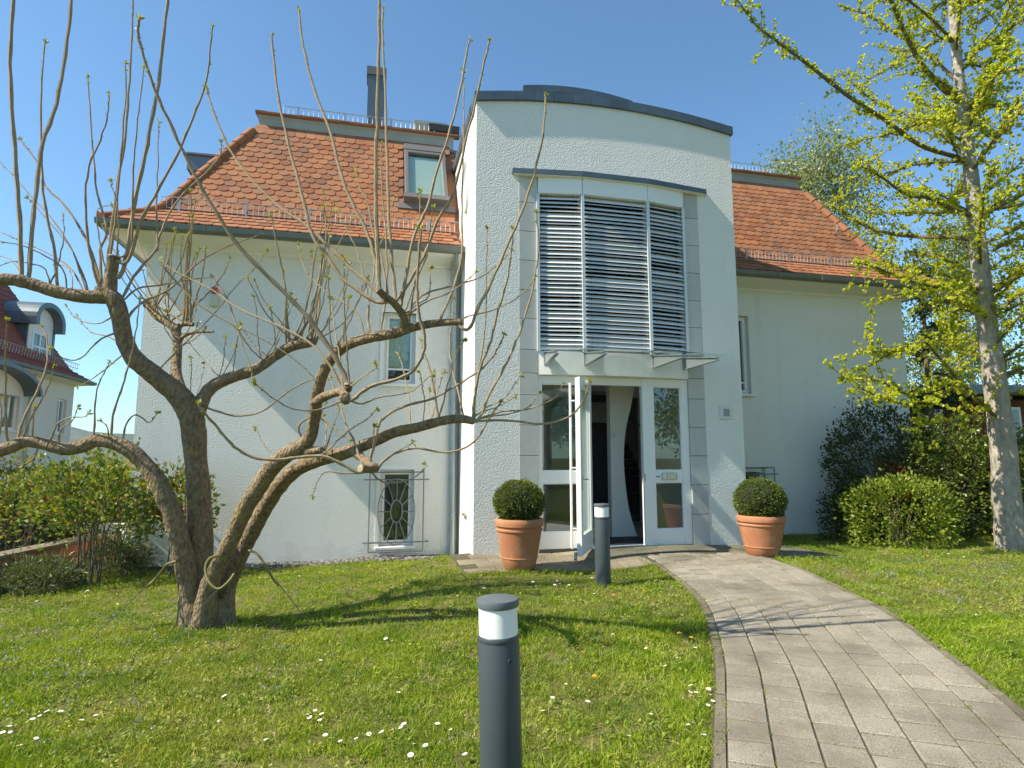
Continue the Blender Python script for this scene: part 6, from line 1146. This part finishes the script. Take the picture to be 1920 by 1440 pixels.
ring([(.40,4.05),(.44,4.03),(.5,4.06),(.51,4.14),(.46,4.15),(.40,4.12)], 'gutter', M['zinc'], True, nb, NU-7, NU, NV0, NV1, True, gap=None)
nr = ring([(.47,4.13),(-.1,4.5),(-1.6,7.2),(-3.4,8.2)], 'roof', M['nroof'], False, nb, NU-7, NU, NV0, NV1, gap=None)
# scalloped tile courses on the neighbour's roof
for j in range(17):
    t = j/17; off, z = (.44-.54*t*4, 4.16+.37*t*4) if t < .25 else (-.1-1.5*(t-.25)/.75, 4.53+2.7*(t-.25)/.75)
    MB().box(NU+off-.16, NU+off, NV0-off, NV1+off, z-.012, z+.012).build('tile_course', M['nroof'], nr)
g = MB(); 
for v in np.arange(7, 16.4, .16): g.rod((NU-.02, v, 4.5), (NU+.02, v, 4.75), .008, 4)
g.rod((NU+.02, 7, 4.75), (NU+.02, 16.4, 4.75), .012, 4).rod((NU+.0, 7, 4.6), (NU+.0, 16.4, 4.6), .010, 4); g.build('snow_guard', M['pipe'], nb)
# dormer with barrel roof, front facing along +u
da, dc = 13.62, 15.05; dmid = (da+dc)/2; dU = NU-.3
dmr = MB().prism([(da,4.55),(dc,4.55),(dc,5.85)] + [(dmid+(dc-da)/2*math.cos(t), 5.85+.45*math.sin(t)) for t in np.linspace(0, PI, 13)[1:-1]] + [(da,5.85)], 0, dU-2.6, dU).build('dormer', M['smooth_white'], nb)
ao = [(dmid+((dc-da)/2+.22)*math.cos(t), 5.85+.62*math.sin(t)) for t in np.linspace(0, PI, 15)]; ai = [(dmid+((dc-da)/2+.01)*math.cos(t), 5.85+.46*math.sin(t)) for t in np.linspace(0, PI, 15)]
MB().prism([(ao[0][0], 5.62)] + ao + [(ao[-1][0], 5.62), (ai[-1][0], 5.62)] + ai[::-1] + [(ai[0][0], 5.62)], 0, dU-2.6, dU+.28).build('barrel_roof', M['zinc'], dmr)
MB().box(dU-2.6, dU-.03, da-.03, da-.003, 4.55, 5.63).box(dU-.12, dU+.02, dc+.003, dc+.14, 4.4, 5.63).box(dU-.1, dU+.03, da, dc, 4.35, 4.55).build('cladding', M['zinc'], dmr)
f = MB()
for a in (13.84, 14.27, 14.70): f.box(dU+.002, dU+.03, a-.035, a+.035, 4.72, 5.42)
for z in (4.72, 4.98, 5.42): f.box(dU+.003, dU+.028, 13.875, 14.665, z-.03, z+.03)
f = f.build('window', M['white_paint'], dmr); MB().box(dU+.001, dU+.006, 13.87, 14.68, 4.74, 5.40).build('pane', M['glass_dark'], f)
# arched porch roof lower down
pm = 10.6; po = [(pm+1.95*math.cos(t), 3.25+.75*math.sin(t)) for t in np.linspace(0, PI, 17)]; pi_ = [(pm+1.85*math.cos(t), 3.22+.66*math.sin(t)) for t in np.linspace(0, PI, 17)]
pr = MB().prism(po + pi_[::-1], 0, NU+.02, NU+.75).build('porch_roof', M['zinc'], nb)
MB().prism(pi_ + [(pm-1.85, 3.2), (pm+1.85, 3.2)], 0, NU+.004, NU+.30).build('porch_wall', M['nwall'], pr)
MB().tube([(NU+.25, 13.2, 4.05, .05), (NU+.12, 13.2, 3.8, .05), (NU+.1, 13.2, -2, .05)], 8).build('downpipe', M['pipe'], nb, True)
# ------------------------------------------------------------------ plank shed on the right
shd = thing('plank_shed', 'low shed of reddish-brown upright planks under a flat grey roof', 'shed', (10.2, 15, 0), R(4))
for k in range(34): bevel(MB().box(.55+k*.15+.003, .55+(k+1)*.15-.003, 0, .03+random.uniform(0,.006), 0, 2.86).build('plank', M['woodwall'], shd), .004, 1)
MB().box(.4, 6, .06, 3.5, 0, 2.9).build('shed_body', M['dark'], shd); MB().box(-.1, 6.4, -.5, 4, 3.02, 3.16).build('roof', M['concrete_band'], shd); MB().box(-.13, 6.43, -.53, -.5, 2.98, 3.2).build('fascia', M['zinc'], shd)
MB().box(.40, .54, -.04, .05, 0, 3.0).build('post', M['smooth_white'], shd)
f = MB().box(1.75, 2.6, -.05, .0, 1.9, 2.7).build('window', M['smooth_white'], shd); MB().box(1.82, 2.53, -.06, -.052, 1.97, 2.63).build('pane', M['glass_dark'], f)
# ------------------------------------------------------------------ bollard lights
def bollard(label, x, y, rot):
    z = h(x, y); t = thing('bollard_light', label, 'bollard light', (x, y, z), 0, 'bollard lights along the path'); t.rotation_euler = rot
    MB().lathe([(.0815,-.08),(.0815,.0),(.0805,.3),(.080,.688),(.0785,.692),(.0785,.696),(.080,.699),(.080,.712),(.077,.716)], 40).build('post', M['anthracite'], t, True)
    MB().lathe([(.0755,.7165),(.0755,.818)], 40).build('diffuser', M['opal'], t, True)
    MB().lathe([(.077,.8185),(.081,.821),(.082,.826),(.082,.842),(.080,.848),(.074,.850),(.0,.8505)], 40).build('cap', M['cap'], t, True)
    s = MB(); a = -1.02; d = Vector((math.cos(a), math.sin(a), 0)); p = d*.0795+Vector((0,0,.635)); s.tube([(*p, .0085), (*(p+d*.005), .0075)], 12); s.build('screw', M['dark'], t, True); return t
bollard('tall anthracite bollard light standing out on the open lawn', -.035, 2.44, (R(.3), R(-1.4), 0))
bollard('anthracite bollard light on the lawn corner where the path meets the landing', .955, 6.52, (0, R(-.2), 0))
# ------------------------------------------------------------------ potted box balls
def potted(label, x, y, k, rb, seed, hpot, zc, squash):
    t = thing('potted_boxwood', label, 'potted plant', (x, y, h(x, y)+.03), 0, 'terracotta pots with box balls beside the door')
    r = k; pr = [(r*.60,0),(r*.62,.006),(r*.70,.14*hpot),(r*.735,.205*hpot),(r*.755,.21*hpot),(r*.757,.225*hpot),(r*.745,.235*hpot),(r*.90,.70*hpot),(r*.915,.74*hpot),(r*.955,.755*hpot),(r*.96,.785*hpot),(r*.925,.80*hpot),(r*.93,.83*hpot),(r*.99,.855*hpot),(r*1.0,.91*hpot),(r*.985,.97*hpot),(r*.95,hpot),(r*.88,hpot),(r*.86,.95*hpot),(r*.84,.85*hpot)]
    MB().lathe(pr, 48).build('pot', M['terracotta'], t, True); MB().lathe([(r*.84,.86*hpot),(r*.4,.89*hpot),(.01,.90*hpot)], 24).build('soil', M['soil'], t, True)
    g = np.random.default_rng(seed); bm = bmesh.new(); bmesh.ops.create_icosphere(bm, subdivisions=4, radius=rb*.93); b = MB()
    b.add([(v.co.x, v.co.y, v.co.z*squash+zc) for v in bm.verts], [tuple(v.index for v in f.verts) for f in bm.faces]); bm.free(); b.build('shade_core', M['boxcore'], t, True)  # dark core paints the shade inside the ball
    n = 11000; d = unit(g.normal(0,1,(n,3))); lum = 1+.022*np.sin(d[:,0]*9+seed)*np.sin(d[:,2]*8+1)+.018*np.sin(d[:,1]*13); P = d*(rb*lum*g.uniform(.93,1.01,n))[:,None]*np.array((1,1,squash))
    ns = 1500; sp = g.integers(0,n,ns); wh_ = g.integers(0,ns,n); P2 = P[sp][wh_]+g.normal(0,.011,(n,3)); P = np.where((g.random(n)<.7)[:,None], P2, P); P[:,2] += zc; kp = P[:,2] > hpot*.97; P = P[kp]; d = d[kp]
    quads('foliage', leaves(P, (P-np.array((0,0,zc)))/rb, .021, .62, .5, .5, .15, g), M['box'], t, 'stuff')
potted('tall terracotta pot with box ball at the left of the open door', .085, 7.17, .285, .29, 5, .56, .74, .86)
potted('wide terracotta pot with box ball on the right end of the landing', 3.23, 7.98, .305, .31, 6, .50, .675, .93)
# ------------------------------------------------------------------ gravel strip along the left wall
gr = MB(); rnd = random.Random(8); ico = bmesh.new(); bmesh.ops.create_icosphere(ico, subdivisions=1, radius=1); iv = [v.co.copy() for v in ico.verts]; jf = [tuple(v.index for v in f.verts) for f in ico.faces]; ico.free()
for k in range(1900):
    u, v = rnd.uniform(-3.9, -.25), VM-.02-abs(rnd.gauss(0, .17)); v = max(v, VM-.5); x, y = hw(u, v); s = rnd.uniform(.012, .034); rot = Matrix.Rotation(rnd.uniform(0, 6), 3, 'Z')
    gr.add([rot @ Vector((p.x*s*rnd.uniform(.8,1.4), p.y*s*rnd.uniform(.7,1.2), p.z*s*.7)) + Vector((x, y, h(x, y)+s*.5)) for p in iv], jf)
tag(gr.build('gravel', M['gravel']), 'grey gravel strip along the foot of the villa wall', 'gravel', kind='stuff')
# ------------------------------------------------------------------ lawn: clumps scattered over the ground
def clump(name, mat, n, rad, hmin, hmax, w, seed, curl=.5):
    g = np.random.default_rng(seed); Q = []
    for i in range(n):
        a = g.uniform(0, 2*PI); r = rad*math.sqrt(g.uniform()); p = np.array((r*math.cos(a), r*math.sin(a), -.008)); ln = g.uniform(hmin, hmax); d = unit(np.array((g.normal(0, curl), g.normal(0, curl), 1.)))
        s = unit(np.cross(d, g.normal(0,1,3)))*w*g.uniform(.7, 1.3); m = p + d*ln*.55; d2 = unit(d + np.array((g.normal(0,.45), g.normal(0,.45), -.25))); t = m + d2*ln*.5
        Q.append([p-s, p+s, m+s*.8, m-s*.8]); Q.append([m-s*.8, m+s*.8, t+s*.12, t-s*.12])
    me = bpy.data.meshes.new(name); V = [tuple(x) for q in Q for x in q]; me.from_pydata(V, [], [tuple(range(4*i, 4*i+4)) for i in range(len(Q))]); me.materials.append(mat)
    bm = bmesh.new(); bm.from_mesh(me); bmesh.ops.remove_doubles(bm, verts=bm.verts, dist=1e-5); bm.to_mesh(me); bm.free(); return bpy.data.objects.new(name, me)
def weed(name, mat, n, rad, ls, seed):
    g = np.random.default_rng(seed); a = g.uniform(0, 2*PI, n); r = rad*np.sqrt(g.uniform(0,1,n)); P = np.stack([r*np.cos(a), r*np.sin(a), g.uniform(.006, .028, n)], 1); D = np.stack([np.cos(a), np.sin(a), np.full(n, .25)], 1)
    Q = leaves(P, D, ls, .8, .5, .55, .1, g); me = bpy.data.meshes.new(name); me.from_pydata([tuple(x) for q in Q for x in q], [], [tuple(range(4*i, 4*i+4)) for i in range(n)]); me.materials.append(mat); return bpy.data.objects.new(name, me)
def scatter(name, kinds, P, smin, smax, label, cat):
    """one object whose points each carry one of the clump meshes"""
    me = bpy.data.meshes.new(name); me.from_pydata(P.tolist(), [], []); o = link(name, me); tag(o, label, cat, kind='stuff')
    c = bpy.data.collections.new(name+'_clumps')
    for k in kinds: c.objects.link(k)
    ng = bpy.data.node_groups.new(name, 'GeometryNodeTree'); ng.interface.new_socket('Geometry', in_out='INPUT', socket_type='NodeSocketGeometry'); ng.interface.new_socket('Geometry', in_out='OUTPUT', socket_type='NodeSocketGeometry')
    N_ = ng.nodes.new; gi, go = N_('NodeGroupInput'), N_('NodeGroupOutput'); ci = N_('GeometryNodeCollectionInfo'); ci.inputs[0].default_value = c; ci.inputs['Separate Children'].default_value = True; ci.inputs['Reset Children'].default_value = True
    ip = N_('GeometryNodeInstanceOnPoints'); ip.inputs['Pick Instance'].default_value = True
    rv = N_('FunctionNodeRandomValue'); rv.data_type = 'FLOAT_VECTOR'; rv.inputs[0].default_value = (-.08,-.08,0); rv.inputs[1].default_value = (.08,.08,6.283)
    rs = N_('FunctionNodeRandomValue'); rs.data_type = 'FLOAT'; rs.inputs[2].default_value = smin; rs.inputs[3].default_value = smax; rs.inputs['Seed'].default_value = 4
    L_ = ng.links.new; L_(gi.outputs[0], ip.inputs['Points']); L_(ci.outputs[0], ip.inputs['Instance']); L_(rv.outputs[0], ip.inputs['Rotation']); L_(rs.outputs[1], ip.inputs['Scale']); L_(ip.outputs[0], go.inputs[0])
    m = o.modifiers.new('scatter', 'NODES'); m.node_group = ng; return o
def sample(n, x0, x1, y0, y1, dens=None, edge=.0):
    x = RNG.uniform(x0, x1, n); y = RNG.uniform(y0, y1, n); d = np.min(np.hypot(x[:,None]-cl[None,::2,0], y[:,None]-cl[None,::2,1]), 1); ok = d > HW+.06+edge
    u, v = CU*(x-HO.x)+SU*(y-HO.y), -SU*(x-HO.x)+CU*(y-HO.y)
    ok &= ~((u > -.30) & (u < 4.72) & (v > -1.19)); ok &= ~((u > UL-.05) & (u < UR+.05) & (v > VM-.1-.28*((u < -.3) & (u > -3.8))))
    if dens is not None: ok &= RNG.random(n) < dens(x, y)
    ok &= np.abs(x) < .9*y + .9
    x, y = x[ok], y[ok]; return np.stack([x, y, H(x, y)+.012*np.sin(x*2.1+1)*np.sin(y*1.7)], 1)
def patch(x, y): return .5+.5*np.sin(x*1.9+1.3+np.sin(y*2.3))*np.sin(y*1.6+.4+np.sin(x*1.7)*1.2)
gk_ = [clump('grass_clump', M['grass'], 34, .062, .028, .062, .0020, 60+i) for i in range(4)] + [clump('grass_clump', M['grass'], 30, .06, .02, .042, .0022, 70+i, .9) for i in range(2)] + [clump('grass_clump', M['grass'], 16, .07, .06, .095, .0018, 78, .7), clump('grass_clump', M['straw'], 14, .07, .03, .06, .0016, 79, 1.3)]
bare = lambda x, y: 1-.75*np.clip(sum(np.exp(-(((x-a)/r1)**2+((y-b)/r2)**2)) for a, b, r1, r2 in ((-2.35,3.75,.5,.22),(-1.5,4.3,.35,.2),(-2.2,4.9,.4,.25),(.3,3.6,.25,.2),(-1.0,2.9,.3,.2),(-3.4,4.3,.5,.2))), 0, 1)
Pn = np.concatenate([sample(16000, -5.5, 6, 1.6, 5.2, bare), sample(16500, -8, 9.5, 5.0, 12.2)])
scatter('lawn_grass', gk_, Pn, .75, 1.25, 'short spring lawn grass round the path', 'grass')
wk = [weed('weed_clump', M['clover'], 16, .05, .019, 80+i) for i in range(4)]
Pw = sample(9500, -6, 8, 1.7, 8.5, lambda x, y: np.clip(.12+.75*patch(x, y)+.45*((x < -1.5) & (y < 6)), 0, 1))
scatter('lawn_weeds', wk, Pw, .7, 1.3, 'small clover-like weeds spread through the lawn', 'weeds')
bk = [weed('blue_clump', M['blueflower'], 7, .05, .013, 90+i) for i in range(3)]
for k in bk: k.data.transform(Matrix.Translation((0,0,.022)))
Pb = sample(9000, -6, 8, 2.4, 8.5, lambda x, y: .55*np.exp(-((x+3.6)**2+(y-4.6)**2)/2.0) + .30*np.exp(-((x-5.2)**2/2.5+(y-6.6)**2/1.2)) + .012)
scatter('blue_lawn_flowers', bk, Pb, .6, 1.2, 'tiny pale blue flowers drifting through the lawn', 'flowers')
tk = [clump('tuft', M['grass'], 26, .05, .05, .11, .0024, 100+i, .55) for i in range(3)]
Pt = []
for s in np.arange(1.4, SMAX-.3, .045):
    for sd in (-1, 1):
        if RNG.random() < .75: x, y = cpt(s, sd*(HW+.10+RNG.uniform(0,.05))); Pt.append((x, y, h(x, y)))
for k in range(60): a = RNG.uniform(0, 2*PI); x, y = -2.7+.34*math.cos(a)*RNG.uniform(.9,1.3), 5.5+.24*math.sin(a)*RNG.uniform(.9,1.4); Pt.append((x, y, h(x, y)))
for u in np.arange(-.3, 2.0, .04): x, y = hw(u, -1.2-RNG.uniform(0,.05)); Pt.append((x, y, h(x, y)))
for b_ in ((-.035,2.44),(.955,6.52)):
    for k in range(16): a = RNG.uniform(0, 2*PI); x, y = b_[0]+.105*math.cos(a), b_[1]+.105*math.sin(a); Pt.append((x, y, h(x, y)))
scatter('edge_tufts', tk, np.array(Pt), .5, 1.0, 'longer grass tufts along kerbs, posts and the tree foot', 'grass')
Pj = []
for k in range(130):
    s_ = RNG.uniform(1.8, SMAX-.4); c_ = RNG.integers(0, NC+1) if RNG.random() < .6 else RNG.choice((0, NC)); x, y = cpt(s_, -HW+c_*cw); Pj.append((x, y, h(x, y)+.022))
scatter('joint_weeds', wk + tk[:1], np.array(Pj), .18, .5, 'small weeds and moss sprouting from the paver joints', 'weeds')
# ------------------------------------------------------------------ flowers one can count
def daisy_mesh():
    b = MB(); n = 12; zt = .045
    b.tube([(0,0,-.01,.0012),(.002,.001,.02,.0012),(0,0,zt,.0014)], 5)
    for k in range(n):
        a = 2*PI*k/n; c, s = math.cos(a), math.sin(a); w = .0030
        b.add([(c*.004-s*w*.5, s*.004+c*w*.5, zt), (c*.004+s*w*.5, s*.004-c*w*.5, zt), (c*.0155+s*w, s*.0155-c*w, zt+.003), (c*.017, s*.017, zt+.003), (c*.0155-s*w, s*.0155+c*w, zt+.003)], [(0,1,2,3,4)], 1)
    b.lathe([(.0055,zt), (.0048,zt+.003), (.002,zt+.0045)], 8, (0,0), 2)
    return b.mesh('daisy', [M['grass'], M['petal'], M['yolk']])
def dandelion_mesh():
    b = MB(); zt = .05; b.tube([(0,0,-.01,.0018),(.003,.001,.025,.0017),(0,0,zt,.002)], 5)
    for ring_, (n, r, dz) in enumerate(((14,.017,.0),(12,.013,.004),(8,.008,.007))):
        for k in range(n):
            a = 2*PI*k/n+ring_*.3; c, s = math.cos(a), math.sin(a); w = .0026; b.add([(0,0,zt+dz*.5), (c*r+s*w, s*r-c*w, zt+dz+.002), (c*r*1.08, s*r*1.08, zt+dz), (c*r-s*w, s*r+c*w, zt+dz+.002)], [(0,1,2,3)], 1)
    return b.mesh('dandelion', [M['grass'], M['yolk']])
dme, dde = daisy_mesh(), dandelion_mesh(); rnd = random.Random(4)
def where(x, y):
    if onpath(x, y, .45) or onpath(x, y): return 'white daisy in the lawn right beside the path kerb', 'daisies beside the path kerb'
    if x > 2.6: return 'white daisy in the lawn between the path and the ginkgo', 'daisies on the ginkgo side of the path'
    if y > 6.1: return 'white daisy in the lawn in front of the villa landing and wall', 'daisies in front of the villa'
    if x < -1.9: return 'white daisy in the mossy lawn beside the pollarded tree', 'daisies beside the pollarded tree'
    return 'white daisy in the open lawn round the bollard light', 'daisies on the open lawn'
for (x, y) in DAISIES:
    if onpath(x, y, -.02): continue
    o = link('daisy', dme, None, (x, y, h(x, y)), (rnd.uniform(-.3,.3), rnd.uniform(-.3,.1), rnd.uniform(0, 6))); s = rnd.uniform(.55, .9)*(1+.06*max(0, y-4)); o.scale = (s, s, s*rnd.uniform(.8, 1.2))
    lb, gp_ = where(x, y); tag(o, lb, 'daisy', gp_)
for (x, y) in DANDELIONS:
    if onpath(x, y, .0): continue
    o = link('dandelion', dde, None, (x, y, h(x, y)), (rnd.uniform(-.3,.2), rnd.uniform(-.2,.2), rnd.uniform(0, 6))); s = rnd.uniform(.75, 1.05); o.scale = (s, s, s)
    lb = 'yellow dandelion in the lawn on the ginkgo side of the path' if x > 2.6 else 'yellow dandelion in the lawn on the bollard side of the path'
    tag(o, lb, 'dandelion', 'dandelions ' + ('by the ginkgo' if x > 2.6 else 'by the bollards'))

# ------------------------------------------------------------------ thin valley haze
hz = NT('haze'); pv = hz.n('ShaderNodeVolumePrincipled'); pv.inputs['Color'].default_value = (.80,.88,1,1); pv.inputs['Density'].default_value = .00018; pv.inputs['Anisotropy'].default_value = .2
hz.l(pv.outputs[0], hz.out.inputs['Volume'])
tag(MB().box(-2900, 2900, -400, 2900, -60, 112).build('haze', hz.m), 'thin pale haze lying over the valley', 'haze', kind='stuff')
